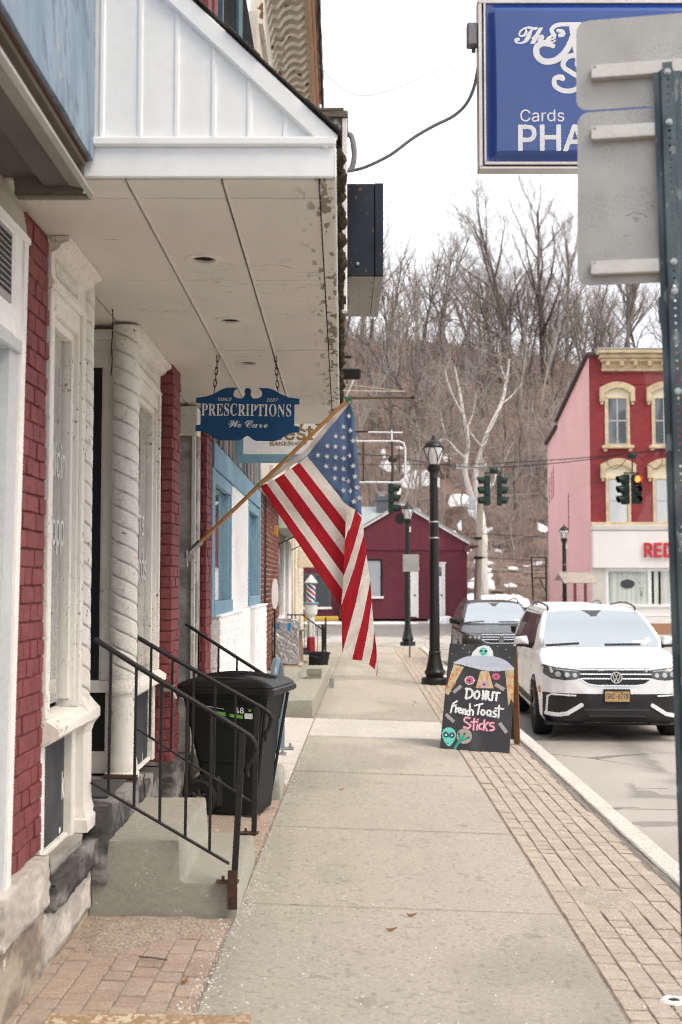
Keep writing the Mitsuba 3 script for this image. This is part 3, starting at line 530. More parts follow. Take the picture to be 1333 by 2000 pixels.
# kerb stones
ys = [2.0, 4.2, 6.95, 9.6, 12.3, 15.2, 18.1, 21, 24, 27, 30, 33, 37.8]
for i in range(len(ys) - 1):
    y0, y1 = ys[i] + .006, ys[i + 1] - .006; v, f = cb(0, 1, 0, 1, 0, 1, .1); v = v.copy(); m = 26
    pr = [(0, -.2), (0, .012), (.012, .02), (.145, .016), (.16, .0), (.165, -.2)]; yy = np.linspace(y0, y1, m)
    P = np.array([[[XC(y) + a + (.006 * (meshkit.noise([y * 3, a * 9, i]) - .5) if b > 0 else 0), y, G(2.0, y) + b * 1.0 + (.007 * (meshkit.noise([y * 5, a * 30, 3.3]) - .5) if b > 0 else 0)] for y in yy] for a, b in pr])
    s, sf = grid(P); cap = [vf(pf(Polygon([(a, b) for a, b in pr]), .002, (XC(y), y, G(2.0, y)), (1, 0, 0), (0, 0, 1))) for y in (y0, y1)]
    obj('kerb', mj((s, sf), *cap), 'kerb_stone', 'sidewalk')
# brown verge of dirt between pavers and kerb
P = np.array([[[XR(y) + .735 + (XC(y) - XR(y) - .73) * u, y, G(XC(y), y) - .013 + .026 * meshkit.fbm(V3(u * 2, y * 3, 1), 4, 2)] for y in np.linspace(3, 16, 160)] for u in np.linspace(-.12, 1, 9)])
tag(obj('dirt', grid(P), 'verge_dirt', 'sidewalk'), kind='stuff')
# ------------------------------------------------------------------ brick laying
def bricks(parent, o, U, N, width, height, L, h, mats, depth=.03, joint=.009, part=True, phase=0, jit=.0025, seed=0, name='brick', c=.0028, keep=None, proud=.006):
    """running bond on the face at o: U along the course, z up, N outward"""
    r = np.random.default_rng(seed); U, N = np.array(U, float), np.array(N, float); Z = V3(0, 0, 1); joined = {}
    n = int(round(height / h))
    for i in range(n):
        x = -L * (.5 if (i + phase) % 2 else 0)
        while x < width - .02:
            a, b = max(x, 0), min(x + L, width)
            if b - a > .03 and not (keep and not keep((a + b) / 2, (i + .5) * h)):
                p = proud + r.normal() * jit
                m = cb(a + joint / 2 + r.normal() * .0012, b - joint / 2 + r.normal() * .0012, i * h + joint / 2 + r.normal() * .0012, (i + 1) * h - joint / 2 + r.normal() * .0012, -depth, p, c)
                m = (m[0] + r.normal(size=m[0].shape) * .0009, m[1]); m = fr(m, o, U, Z, N); mt = mats[int(r.integers(len(mats)))]
                if part: obj(name, m, mt, parent)
                else: joined.setdefault(mt, []).append(m)
            x += L
    for mt, q in joined.items(): tag(obj(name + 's', mj(q), mt, parent), kind='stuff')

# ------------------------------------------------------------------ the pharmacy: walls, piers, shop windows
PH = thing('pharmacy_building', 'red brick shopfront with white canopy and peeling white window frames', 'building')
SO = 3.23
obj('wall', mj(box(-6, -1.5, 4.9, 11.05, SO + .06, 9.5), box(-1.5, -1.33, 4.9, 12.3, 4.3, 9.5), box(-6, -1.5, 11.06, 11.1, 0, 9.5), box(-6, -5.9, 4.9, 11, 0, 4)), 'red_mortar', PH)
def pier(x0, x1, y0, y1, z0, z1, faces, seed, L=.205, h=.0765):
    p = obj('brick_pier', box(x0, x1 - .012, y0 + (.012 if 'n' in faces else 0), y1, z0, z1), 'red_mortar', PH)
    if 'f' in faces: bricks(p, (x1 - .012, y0, z0), (0, 1, 0), (1, 0, 0), y1 - y0, z1 - z0, L, h, RED, seed=seed, proud=.008)
    if 'n' in faces: bricks(p, (x0, y0 + .012, z0), (1, 0, 0), (0, -1, 0), x1 - x0 - .034, z1 - z0, L, h, RED, seed=seed + 1, proud=.008)
pier(-1.7, -1.30, 4.69, 5.29, .52, SO - .01, 'f', 1, L=.108)
pier(-1.40, -1.20, 8.52, 8.95, .42, SO - .01, 'fn', 3)
pier(-1.34, -1.185, 10.58, 10.98, .15, SO - .01, 'fn', 5)
q = rocky(-1.36, -1.243, 4.5, 5.21, .315, .515, .016, .03, 2, 7); obj('plinth_stone', q, 'pale_stone', PH, smooth=True)
q = rocky(-1.42, -1.155, 8.4, 9.02, .10, .425, .03, .035, 5, 6); obj('plinth_stone', q, 'dark_stone', PH, smooth=True)
q = rocky(-1.36, -1.16, 10.45, 11.02, -.1, .15, .02, .05, 6, 6); obj('plinth_stone', q, 'pale_stone', PH, smooth=True)
q = rocky(-1.7, -1.275, 4.3, 6.2, -.2, .33, .012, .05, 9, 3); obj('foundation', q, 'foundation', PH, smooth=True)
q = rocky(-1.6, -1.225, 5.22, 6.17, .27, .40, .02, .035, 12, 6); obj('ledge_stone', q, 'dark_stone', PH, smooth=True)
q = rocky(-1.6, -1.262, 5.22, 6.16, .05, .27, .014, .04, 13, 5); obj('ledge_stone', q, 'pale_stone', PH, smooth=True)
obj('ledge_board', rocky(-1.5, -1.265, 5.25, 5.97, .405, .455, .006, .03, 4, 9), 'grey_wood', PH, smooth=True)
q = rocky(-1.95, -1.185, 6.16, 7.33, .16, .54, .022, .035, 21, 5); obj('threshold_stone', q, 'dark_stone', PH, smooth=True)
q = rocky(-1.6, -1.25, 7.3, 8.4, -.1, .42, .02, .05, 22, 5); obj('foundation', q, 'dark_stone', PH, smooth=True)
tag(obj('doormat', cb(-1.72, -1.235, 6.42, 6.98, .545, .556, .004), 'mat_rubber'), 'thin dark rubber mat on the stone threshold between the white columns', 'doormat')
# interior behind the panes
obj('shop_interior', mj(box(-3.2, -3.1, 4.9, 11, .5, SO), box(-3.2, -1.4, 5.0, 5.02, .5, SO), box(-3.2, -1.4, 8.75, 8.78, .5, SO), box(-3.2, -1.4, 4.9, 11, .4, .5), box(-3.2, -1.5, 4.9, 11, SO - .02, SO + .05)), 'interior_beige', PH)
obj('display_shelf', mj(box(-2.3, -1.5, 5.3, 5.95, 1.0, 1.06), box(-2.3, -1.5, 7.35, 8.4, 1.0, 1.06)), 'interior_grey', PH)
CUT = V3(0, 1, 0)
def moulding(prof, y0, y1, m='old_white', name='moulding', parent=PH):
    """profile in (x, z) swept along y"""
    return obj(name, pf_between(Polygon(prof), V3(0, y0, 0), V3(0, y1, 0), V3(1, 0, 0), V3(0, 0, 1)), m, parent)
def shop_window(y0, y1, words, board, seed, m='old_white'):
    xw = -1.34
    w = obj('shop_window', mj(cb(xw - .05, xw + .045, y1 - .105, y1, 1.08, 3.0), cb(xw - .05, xw + .045, y0, y0 + .07, 1.08, 3.0), cb(xw - .05, xw + .045, y0 + .07, y1 - .105, 2.90, 3.0),
                              cb(xw - .03, xw + .02, y1 - .135, y1 - .105, 1.12, 2.90), cb(xw - .03, xw + .02, y0 + .07, y0 + .1, 1.12, 2.9), cb(xw - .03, xw + .02, y0 + .1, y1 - .135, 2.86, 2.9), cb(xw + .045, xw + .062, y1 - .085, y1 - .06, 1.08, 3.0, .003), cb(xw + .045, xw + .058, y1 - .03, y1, 1.08, 3.0, .003)), m, PH)
    obj('pane', box(xw - .012, xw - .010, y0 + .08, y1 - .115, 1.12, 2.88), 'glass', w)
    # sloping sill with drip mould
    moulding([(xw - .05, 1.085), (xw + .05, 1.075), (xw + .105, 1.04), (xw + .105, 1.005), (xw + .08, .985), (xw + .05, .98), (xw + .03, .955), (xw - .05, .955)], y0 - .02, y1 + .02, m, 'sill', w)
    # stall riser: painted board in a frame
    obj('riser_frame', mj(cb(xw - .04, xw + .03, y1 - .07, y1 + .01, .45, .955), cb(xw - .04, xw + .03, y0, y0 + .06, .45, .955), cb(xw - .04, xw + .012, y0 + .06, y1 - .07, .45, .475)), m, w)
    b = obj('riser_board', cb(xw - .045, xw - .01, y0 + .05, y1 - .06, .46, .956, .003), 'chalk_black', w)
    for t, ya, z, h, bd, sq in board: obj('lettering', put(itext(t, h, bd, sq), (xw - .0085, ya, z), (0, 1, 0), (0, 0, 1)), 'white_letter', w)
    for t, ya, z, h, sq in words: obj('lettering', put(itext(t, h, False, sq), (xw - .0085, ya, z), (0, 1, 0), (0, 0, 1)), 'window_letter', w)
    # cornice with reeded frieze
    cz = SO - .005
    c = moulding([(xw - .05, 3.0), (xw + .05, 3.0), (xw + .062, 3.02), (xw + .05, 3.04), (xw + .045, 3.06), (xw + .045, cz - .075), (xw + .075, cz - .06), (xw + .09, cz - .035), (xw + .125, cz - .02), (xw + .125, cz), (xw - .05, cz)], y0 - .02, y1 + .03, m, 'cornice', PH)
    ph, q = 3.062, []
    n = int((y1 - y0 - .2) / .022)
    for k in range(n):
        y = y0 + .06 + k * .022; zz = np.linspace(ph, cz - .085, 9); s = (zz - zz[0]) / (zz[-1] - zz[0])
        q.append(tube(np.stack([np.full(9, xw + .047), y + .012 * np.sin(s * 2 * math.pi), zz], 1), .0055, 5))
    obj('reeding', mj(q), m, c, smooth=True)
    return w
shop_window(5.31, 5.98, [('Medicine', 5.34, 2.18, .16, .62), ('Shoppe', 5.42, 1.86, .16, .62)], [('k', 5.85, .64, .13, False, .6), ('.', 5.80, .49, .12, True, 1)], 1)
shop_window(7.25, 8.50, [('Gifts', 7.75, 2.0, .18, .8), ('Cards', 7.75, 1.7, .18, .8)], [('FINE', 7.45, .77, .13, False, 1), ('GIFTS', 7.42, .60, .13, False, 1), ('/', 8.2, .47, .06, False, 1)], 2)
# carved rope columns
def rope_column(x, y, r, z0, z1, seed, half=False):
    nz, na = 620, 56; z = np.linspace(z0, z1, nz); a = np.arange(na) * 2 * math.pi / na
    Z, A = np.meshgrid(z, a, indexing='ij'); ph = (Z / .206 * 2 + A / math.pi) % 1.0
    g = np.minimum(ph, 1 - ph); rr = r * (1 + .03 * np.sqrt(np.clip(np.sin(np.pi * ph), 0, 1))) - .018 * np.exp(-(g / .03) ** 2)
    rr = rr + (meshkit.fbm(np.stack([np.cos(A) * 2, np.sin(A) * 2, Z * 5], -1) + seed, 4, seed) - .5) * .006
    return grid(np.stack([x + rr * np.cos(A), y + rr * np.sin(A), Z], -1), closev=True)[0], grid(np.zeros((nz, na, 3)), closev=True)[1][:, ::-1]
c = obj('rope_column', rope_column(-1.338, 6.115, .064, 1.1, SO - .02, 1), 'old_white', PH, smooth=True)
tag(c, 'slender white carved rope column by the near window')
def pedestal(x0, x1, y0, y1, parent):
    p = [(.0, .46), (.03, .46), (.03, .52), (.018, .53), (.004, .58), (0, .64), (0, .93), (.012, .97), (.035, 1.0), (.035, 1.045), (.012, 1.075), (-.01, 1.11)]
    return obj('pedestal', mj([np_pris(x0 - a, x1 + a, y0 - a, y1 + a, za, x0 - b, x1 + b, y0 - b, y1 + b, zb) for (a, za), (b, zb) in zip(p[:-1], p[1:]) if zb > za]), 'old_white', parent)
def np_pris(a0, a1, b0, b1, z0, c0, c1, d0, d1, z1):
    v = np.array([[a0, b0, z0], [a0, b1, z0], [a1, b0, z0], [a1, b1, z0], [c0, d0, z1], [c0, d1, z1], [c1, d0, z1], [c1, d1, z1]], float)
    f = np.array([[0, 1, 3], [0, 3, 2], [4, 6, 7], [4, 7, 5], [0, 4, 5], [0, 5, 1], [2, 3, 7], [2, 7, 6], [0, 2, 6], [0, 6, 4], [1, 5, 7], [1, 7, 3]])
    return v, f
pedestal(-1.40, -1.275, 5.99, 6.19, PH)
c = obj('rope_column', rope_column(-1.287, 7.13, .077, 1.12, SO - .02, 2), 'old_white', PH, smooth=True)
tag(c, 'thick white carved rope column by the doorway')
obj('column_base', lathe([(.0, .545), (.098, .545), (.1, .57), (.088, .582), (.088, .62), (.082, .66), (.073, .68), (.073, 1.0), (.085, 1.03), (.092, 1.04), (.092, 1.065), (.08, 1.09), (.072, 1.13), (0, 1.13)], 32, (-1.287, 7.13, 0)), 'old_white', PH, smooth=40)
obj('rusty_rail', tube([(-1.37, 7.02, .56), (-1.18, 7.02, .555)], .018, 8), 'rust', PH)
# recessed doorway: return wall with side light facing us
yr = 7.24
rw = obj('doorway_return', mj(cb(-1.435, -1.36, yr - .05, yr + .02, 1.10, 3.05), cb(-1.405, -1.36, yr - .05, yr + .02, .55, 1.10), cb(-2.2, -1.36, yr - .05, yr + .02, 2.98, 3.08), cb(-2.2, -1.36, yr - .07, yr + .02, 3.08, 3.14), cb(-2.2, -1.36, yr - .10, yr + .02, 3.14, 3.2),
                              cb(-2.2, -1.36, yr - .04, yr + .02, .55, .68), cb(-2.2, -1.36, yr - .09, yr + .02, 1.03, 1.10), cb(-1.447, -1.435, yr - .035, yr + .01, 1.1, 2.98)), 'old_white_clean', PH)
obj('pane', box(-2.2, -1.435, yr - .012, yr - .010, 1.1, 2.98), 'dark_glass', rw)
obj('lower_panel', box(-2.2, -1.40, yr - .02, yr, .68, 1.03), 'black', rw)
obj('doorway_ceiling', box(-2.2, -1.345, 6.0, 7.30, SO, SO + .02), 'soffit_board', PH); obj('doorway_ceiling', box(-1.75, -1.345, 8.98, 10.6, SO, SO + .02), 'soffit_board', PH)
obj('shop_door', mj(cb(-2.0, -1.95, 6.2, 7.2, .54, 2.9), box(-2.02, -1.9, 6.2, 7.24, 2.9, SO)), 'old_white_clean', PH)
q = smoothpts([(-1.33, 6.75, 3.22), (-1.325, 6.72, 3.215), (-1.318, 6.7, 3.12), (-1.325, 6.7, 3.0), (-1.32, 6.7, 2.93), (-1.326, 6.7, 2.84)], 6)
tag(obj('loose_wire', tube(q + V3(.03, 0, 0), .0032, 5), 'black'), 'thin black loose wire dangling from the soffit in the doorway', 'wire')
# second doorway between the far piers
obj('stone_jamb', cb(-1.62, -1.245, 10.38, 10.57, .15, 2.95, .008), 'grey_panel', PH)
obj('jamb_trim', mj(cb(-1.30, -1.262, 10.355, 10.38, .15, 2.95), cb(-1.9, -1.245, 10.30, 10.56, 2.95, 3.2)), 'old_white', PH)
obj('stair_door', mj(cb(-1.7, -1.66, 9.0, 10.4, .2, 2.6), box(-1.7, -1.6, 9.0, 10.4, 2.6, SO)), 'interior_grey', PH)
sp = thing('water_spigot', 'small brass water spigot sticking out beside the far red pier', 'spigot')
obj('body', mj(tube([(-1.26, 8.47, .93), (-1.17, 8.47, .93)], .017, 8), tube([(-1.19, 8.47, .93), (-1.16, 8.46, .87)], .014, 8)), 'brass', sp)
obj('handle', lathe([(0, .95), (.03, .95), (.034, .958), (.03, .966), (0, .966)], 10, (-1.2, 8.47, 0)), 'brass', sp)
# ------------------------------------------------------------------ canopy
CY0, CY1, CX = 4.53, 11.7, -.026
CA = thing('canopy', 'white metal awning with battened gable end and peeling soffit boards', 'awning')
LY = (5.683, 7.034, 8.409)
xs = [-1.34, -.832, -.462, -.085]; ysj = [4.55, 4.78, 6.10, 7.98, 9.9, 11.68]
for i in range(3):
    for j in range(5):
        sag = rng.normal() * .003
        x0, x1, y0, y1 = xs[i] + .006, xs[i + 1] - .006, ysj[j] + .003, ysj[j + 1] - .003
        pg = shapely.box(x0, y0, x1, y1)
        for yl in LY: pg = pg.difference(Point(-.66, yl).buffer(.062, quad_segs=8))
        q = MF(extr(pg, .012)).refine_to_length(.16).to_mesh(); v = np.array(q.vert_properties[:, :3], float)
        v[:, 2] += SO + sag * np.sin(math.pi * (v[:, 1] - y0) / (y1 - y0)) + (meshkit.fbm(np.stack([v[:, 0] * 2, v[:, 1] * 1.2, v[:, 0] * 0 + i], -1), 3, j) - .5) * .004
        obj('soffit_board', (v, np.array(q.tri_verts)), 'soffit_board', CA)
obj('soffit_frame', box(-1.34, -.03, 4.54, 11.69, SO + .10, SO + .108), 'seam_dark', CA)
obj('seam_gap', mj(*[box(x - .02, x + .02, 4.55, 11.68, SO + .016, SO + .02) for x in (-.832, -.462)], *[box(-1.33, -.09, y - .02, y + .02, SO + .015, SO + .019) for y in ysj[1:-1]]), 'seam_dark', CA)
for x in (-.823, -.453): obj('seam_batten', cb(x - .006, x + .006, 4.55, 11.68, SO - .007, SO + .012, .002), 'soffit_board', CA)
obj('edge_board', cb(-.085, CX - .004, 4.54, 11.69, SO - .012, SO + .03, .003), 'soffit_board', CA)
obj('fascia', mj(cb(-1.6, CX, CY0 - .02, CY0, SO - .004, SO + .112, .004), cb(CX - .004, CX + .006, CY0 - .022, CY1, SO - .006, SO + .11, .003)), 'white_metal', CA)
obj('drip_edge', mj(cb(-1.6, CX + .004, CY0 - .045, CY0, SO + .113, SO + .145, .005)), 'white_metal', CA)
sl = .95; zt = lambda x: SO + .145 + (CX - x) * sl
obj('gable_panel', pf(Polygon([(-1.5, SO + .12), (CX - .01, SO + .12), (CX - .01, SO + .15), (-1.5, zt(-1.5))]), .02, (0, CY0 + .01, 0), (1, 0, 0), (0, 0, 1)), 'white_metal', CA)
for x in (-1.204, -1.065, -.926, -.78, -.639, -.497, -.36, -.222, -.083):
    if zt(x) - SO > .2: obj('batten', mj(cb(x - .006, x + .016, CY0 - .018, CY0 + .012, SO + .146, zt(x) - .02, .005)), 'white_metal', CA)
d = V3(-1, 0, sl); d /= np.linalg.norm(d); nrm = V3(sl, 0, 1); nrm /= np.linalg.norm(nrm)
obj('rake_board', fr(cb(-.0, 1.95, -.068, .0, -.04, .0, .004), (CX + .012, CY0, SO + .15), d, nrm, (0, 1, 0)), 'white_metal', CA)
obj('roof_deck', fr(cb(.03, 1.95, 0, .010, 0, CY1 - CY0 + .02, .003), (CX + .012, CY0 - .02, SO + .15), d, nrm, (0, 1, 0)), 'ply_edge', CA)
q = []
for k in range(14):
    for j in range(40):
        y0 = CY0 - .05 + j * .182 + rng.normal() * .006; 
        q.append(fr(cb(k * .14 - .005 + rng.normal() * .008, k * .14 + .18, 0, .178, .010 + rng.random() * .003, .015 + rng.random() * .006, .002), (CX + .012, y0, SO + .15), d, (0, 1, 0), nrm))
tag(obj('shingles', mj(q), 'shingle', CA), kind='stuff')
q = []
for k in range(260):
    y = CY0 + .05 + rng.random() * 7; s = .008 + .022 * rng.random() ** 2
    m = trimesh.creation.icosphere(1, s); v = np.array(m.vertices) * [1, 1.8, 1.2] * (1 + .5 * (rng.random((len(m.vertices), 1)) - .5)); q.append((v + V3(CX + .010 + rng.random() * .018, y, SO + .02 + rng.random() * .12), np.array(m.faces)))
tag(obj('moss', mj(q), 'moss', CA), 'brown moss clinging to the rotten roof edge', kind='stuff')
for k, y in enumerate((5.683, 7.034, 8.409)):
    r = thing('recessed_light', ['nearest round recessed light in the white soffit', 'middle round recessed light in the white soffit', 'farthest round recessed light in the soffit, above the hanging navy sign'][k], 'ceiling light', 'recessed lights in the canopy')
    obj('trim_ring', lathe([(.054, SO + .004), (.056, SO - .008), (.086, SO - .006), (.092, SO + .001), (.06, SO + .003)], 36, (-.66, y, 0)), 'lamp_trim', r, smooth=30)
    obj('can', lathe([(.056, SO - .004), (.054, SO + .07), (.0, SO + .072)], 28, (-.66, y, 0)), 'lamp_can', r, smooth=30)
    obj('bulb', lathe([(0, SO + .018), (.022, SO + .022), (.03, SO + .045), (.0, SO + .06)], 16, (-.66, y, 0)), 'black', r)
# ------------------------------------------------------------------ hanging sign
SY = 8.13
HS = thing('hanging_sign', 'navy scroll-topped wooden sign reading PRESCRIPTIONS We Care on two chains', 'sign')
def bez(pts): return smoothpts(pts, 5)
half = [(.0, .372), (.012, .370), (.020, .352), (.014, .332), (.022, .315), (.03, .305), (.055, .305)] + [tuple(p) for p in bez([(.055, .305), (.078, .318), (.082, .34), (.074, .36), (.062, .372)])] + [(.118, .372)] + [tuple(p) for p in bez([(.118, .372), (.15, .36), (.19, .335), (.235, .315)])] + [(.296, .305), (.296, .275), (.268, .272), (.268, .135), (.296, .128), (.296, .095), (.262, .092)] + [tuple(p) for p in bez([(.262, .092), (.24, .085), (.21, .065), (.18, .045), (.155, .036)])] + [(.05, .036), (.03, .046), (.012, .062), (0, .068)]
sg = Polygon(half + [(-x, z) for x, z in half[::-1]]).buffer(0)
k = .352 / .296
sg = shapely.affinity.scale(sg, k, 1.07, origin=(0, .2))
sx, sz, rl = -.644, 2.62, math.radians(-.7)
SX, SZ = V3(math.cos(rl), 0, math.sin(rl)), V3(-math.sin(rl), 0, math.cos(rl))
O = V3(sx, SY, sz)
obj('board', pf(sg, .024, O + V3(0, .024, 0), SX, SZ), 'sign_navy', HS)
def on_sign(geom, cx, z, m='sign_cream'):
    x0, y0, x1, y1 = geom.bounds
    return pf(shapely.affinity.translate(geom, cx - (x0 + x1) / 2, z - y0), .0015, O + V3(0, -.0005, 0), SX, SZ)
lt = [on_sign(glyphs('PRESCRIPTIONS', .083, 's', .62, 3), -.008, .190), on_sign(glyphs('We', .055, 'c', 1.0), -.085, .112), on_sign(glyphs('Care', .055, 'c', 1.0, 6), .062, .112)]
def sk(m, s=.2): v, f = vf(m); v = v.copy(); v[:, 0] += s * v[:, 1]; return v, f
lt += [put(sk(itext('SINCE', .022)), O + SX * -.205 + SZ * .292 + V3(0, -.001, 0), SX, SZ), put(sk(itext('1887', .022)), O + SX * .125 + SZ * .292 + V3(0, -.001, 0), SX, SZ)]
obj('lettering', mj(lt), 'sign_cream', HS)
def link(c, ax, w, l, r, turn):
    t = np.linspace(0, 2 * math.pi, 17)[:-1]; p = np.stack([np.sign(np.cos(t)) * np.abs(np.cos(t)) ** .7 * w, np.zeros_like(t), np.sin(t) * l], 1)
    z = ax / np.linalg.norm(ax); x = np.cross((0, 1, 0), z); x /= np.linalg.norm(x); y = np.cross(z, x); ca, sa = math.cos(turn), math.sin(turn)
    X, Y = x * ca + y * sa, y * ca - x * sa
    q = p @ np.array([X, Y, z]) + c; q = np.vstack([q, q[:1], q[1:2]])
    return tube(q, r, 6, False)
for a, b in (((-.845, SY + .01, SO), (-.872, SY + .01, 2.955)), ((-.455, SY + .01, SO), (-.432, SY + .01, 2.945))):
    a, b = V3(*a), V3(*b); ch = obj('chain', mj([link(a + (b - a) * (t + .5) / 6.4, b - a, .0095, .027, .0035, (.15 if t % 2 == 0 else 1.45)) for t in range(6)]), 'chain_rust', HS)

# ------------------------------------------------------------------ concrete steps and iron rails
ST = thing('concrete_steps', 'two worn concrete steps up to the pharmacy doorway', 'steps')
def worn(x0, x1, y0, y1, z0, z1, seed, amp=.004, m='step_concrete', name='step', parent=ST, c=.02):
    mm = manifold3d.Manifold.hull_points(_cbv((x0, y0, z0), (x1, y1, z1), c)) if False else manifold3d.Manifold.hull_points(np.asarray(_cbv((x0, y0, z0), (x1, y1, z1), c), float))
    v, f = blob(None, mm, .05, 3); d = np.stack([meshkit.fbm(v * 5 + 7.7 * k + seed, 4, seed + k) - .5 for k in range(3)], -1)
    return obj(name, (v + d * amp * 2, f), m, parent, smooth=35)
P6 = MF(fr(extr(Polygon([(-1.32, -.1), (-.53, -.1), (-.53, .165), (-.80, .165), (-.812, .178), (-.828, .375), (-1.32, .375)]), 1.235), (0, 6.185, 0), (1, 0, 0), (0, 0, 1), (0, 1, 0)))
v, f = blob(None, P6, .028, 4); d = np.stack([meshkit.fbm(v * 5 + 7.7 * k, 4, k) - .5 + .5 * (meshkit.fbm(v * 21 + 1.7 * k, 3, k + 5) - .5) for k in range(3)], -1)
obj('step_block', (v + d * .009, f), 'step_concrete', ST, smooth=45)
def railing(key, label, y, xs, zt0, zt1, xt, curl, zb0, zb1, xb, newel, foot):
    r = thing(key, label, 'railing', 'black iron stair railings')
    top = [(xt[0], y, zt0), (xt[0] * .55 + xt[1] * .45, y, zt0 * .55 + zt1 * .45 - .004), (xt[1], y, zt1)] + [(a, y, b) for a, b in curl]
    p = smoothpts(top, 8); obj('handrail', tube(p, np.where(np.arange(len(p)) > len(p) - 6, .010, .0135), 8), 'black_iron', r, smooth=50)
    if zb0: obj('bottom_rail', sqbar((xb[0], y, zb0), (xb[1], y, zb1), .022, .012, (0, 1, 0)), 'black_iron', r)
    zt = lambda x: zt0 + (zt1 - zt0) * (x - xt[0]) / (xt[1] - xt[0]); zb = lambda x: (zb0 + (zb1 - zb0) * (x - xb[0]) / (xb[1] - xb[0])) if zb0 else .3
    for x in xs: obj('baluster', sqbar((x, y, zb(x) - .005), (x + .006, y, zt(x) - .008), .014, .014), 'black_iron', r)
    obj('newel', sqbar((newel[0], y - .004, newel[2]), (newel[1], y - .004, zt(newel[1]) - .008), .031, .031), 'black_iron', r)
    if foot: obj('foot_plate', mj(cb(newel[0] - .085, newel[0] + .03, y - .03, y + .03, foot, foot + .008, .002), lathe([(0, foot + .03), (.008, foot + .03), (.008, foot + .008), (0, foot + .008)], 6, (newel[0] - .05, y, 0))), 'rust', r)
    return r
r1 = railing('stair_railing', 'black iron stair railing nearest the camera, its newel bolted to the step side', 6.155, [-1.18, -1.05, -.92, -.79, -.667], 1.394, .933, (-1.26, -.511), [(-.452, .885), (-.436, .838), (-.455, .785), (-.482, .745), (-.474, .70)], .672, .267, (-1.269, -.567), (-.548, -.502, .055), .175)
obj('rusty_foot', cb(-.572, -.524, 6.126, 6.134, .045, .24, .002), 'rust', r1); obj('bolt', put(lathe([(0, .012), (.009, .012), (.009, 0), (0, 0)], 6), (-.548, 6.126, .09), (1, 0, 0), (0, 0, 1)), 'rust', r1)
railing('stair_railing', 'black iron stair railing standing between the bin and the concrete steps', 7.36, [-1.165, -1.035, -.905, -.775, -.65], 1.369, .960, (-1.282, -.553), [(-.462, .905), (-.43, .868), (-.437, .81), (-.462, .765), (-.457, .72)], .80, .346, (-1.25, -.529), (-.53, -.515, .16), .17)
railing('stair_railing', 'black iron stair railing farthest off, running down behind the bin', 9.75, [-1.16, -1.0, -.85, -.7], 1.348, .931, (-1.26, -.61), [(-.52, .87), (-.48, .82), (-.49, .76), (-.51, .73)], .55, .25, (-1.25, -.56), (-.56, -.56, .1), .145)
S3 = thing('concrete_stoop', 'low concrete stoop block just behind the wheeled bin', 'stoop')
worn(-1.2, -.487, 9.65, 10.42, -.2, .14, 3, parent=S3, name='block')
worn(-1.25, -.9, 9.9, 10.5, -.2, .3, 4, parent=S3, name='block')
# ------------------------------------------------------------------ wheeled bin
BN = thing('wheeled_bin', 'black wheeled rubbish bin with a domed ribbed lid between stair railings', 'trash can')
def rrect(a, b, r, n=6, cx=0):
    out = []
    for sx, sy, s in ((1, 1, 0), (-1, 1, 1), (-1, -1, 2), (1, -1, 3)):
        for t in np.linspace(0, math.pi / 2, n):
            out.append((cx + sx * (a - r) + r * math.cos(t + s * math.pi / 2), sy * (b - r) + r * math.sin(t + s * math.pi / 2)))
    return np.array(out)
def loft(secs, caps=True):
    P = np.array([[(x, y, z) for x, y in s] for s, z in secs]); v, f = grid(P, closev=True); n = P.shape[1]
    if caps:
        m = len(v); v = np.vstack([v, P[0].mean(0)[None], P[-1].mean(0)[None]]); i = np.arange(n); k = (len(secs) - 1) * n
        f = np.vstack([f, np.stack([np.full(n, m), (i + 1) % n, i], 1), np.stack([np.full(n, m + 1), k + i, k + (i + 1) % n], 1)])
    return v, f[:, ::-1] if False else f
def wb(m): return mv(rot(m, -13), -.80, 9.10, -.02)
def flipped(m): v, f = vf(m); return v, f[:, ::-1]
body = loft([(rrect(.20, .215, .05, cx=.03), .02), (rrect(.205, .22, .05, cx=.03), .05), (rrect(.235, .243, .045, cx=.02), .40), (rrect(.241, .247, .045, cx=.02), .41), (rrect(.275, .27, .04), .66), (rrect(.282, .275, .04), .67), (rrect(.315, .292, .04), .86), (rrect(.34, .315, .045), .865), (rrect(.345, .32, .045), .905), (rrect(.335, .31, .045), .91)])
obj('body', wb(body), 'bin_plastic', BN, smooth=35)
lid = [(rrect(.375, .335, .06, cx=.01), .885), (rrect(.385, .345, .06, cx=.01), .895), (rrect(.385, .345, .06, cx=.01), .925), (rrect(.37, .33, .07, cx=.01), .935)]
for t in np.linspace(.08, .97, 9): lid.append((rrect(.37 * math.cos(t * 1.45) + .004, .33 * math.cos(t * 1.45) ** .8 + .004, .07 * math.cos(t * 1.4), cx=.01), .935 + .085 * math.sin(t * 1.5)))
obj('lid', wb(loft(lid)), 'lid_plastic', BN, smooth=40)
q = []
for y in np.linspace(-.25, .25, 7):
    s = max(.03, .30 * math.sqrt(max(0, 1 - (y / .33) ** 2))); xx = np.linspace(-s, s * 1.02, 14)
    zz = .938 + .088 * np.sqrt(np.clip(1 - (xx / .37) ** 2 - (y / .35) ** 2, 0, 1)) ** 1.1
    q.append(tube(np.stack([xx + .01, np.full(14, y), zz], 1), .011, 6))
q.append(mv(tube([(-.40, -.26, .90), (-.40, .26, .90)], .016, 8)))
obj('lid_rib', wb(mj(q)), 'lid_plastic', BN, smooth=50)
obj('hinge', wb(mj(cb(-.41, -.34, -.27, -.2, .86, .93, .01), cb(-.41, -.34, .2, .27, .86, .93, .01))), 'lid_plastic', BN)
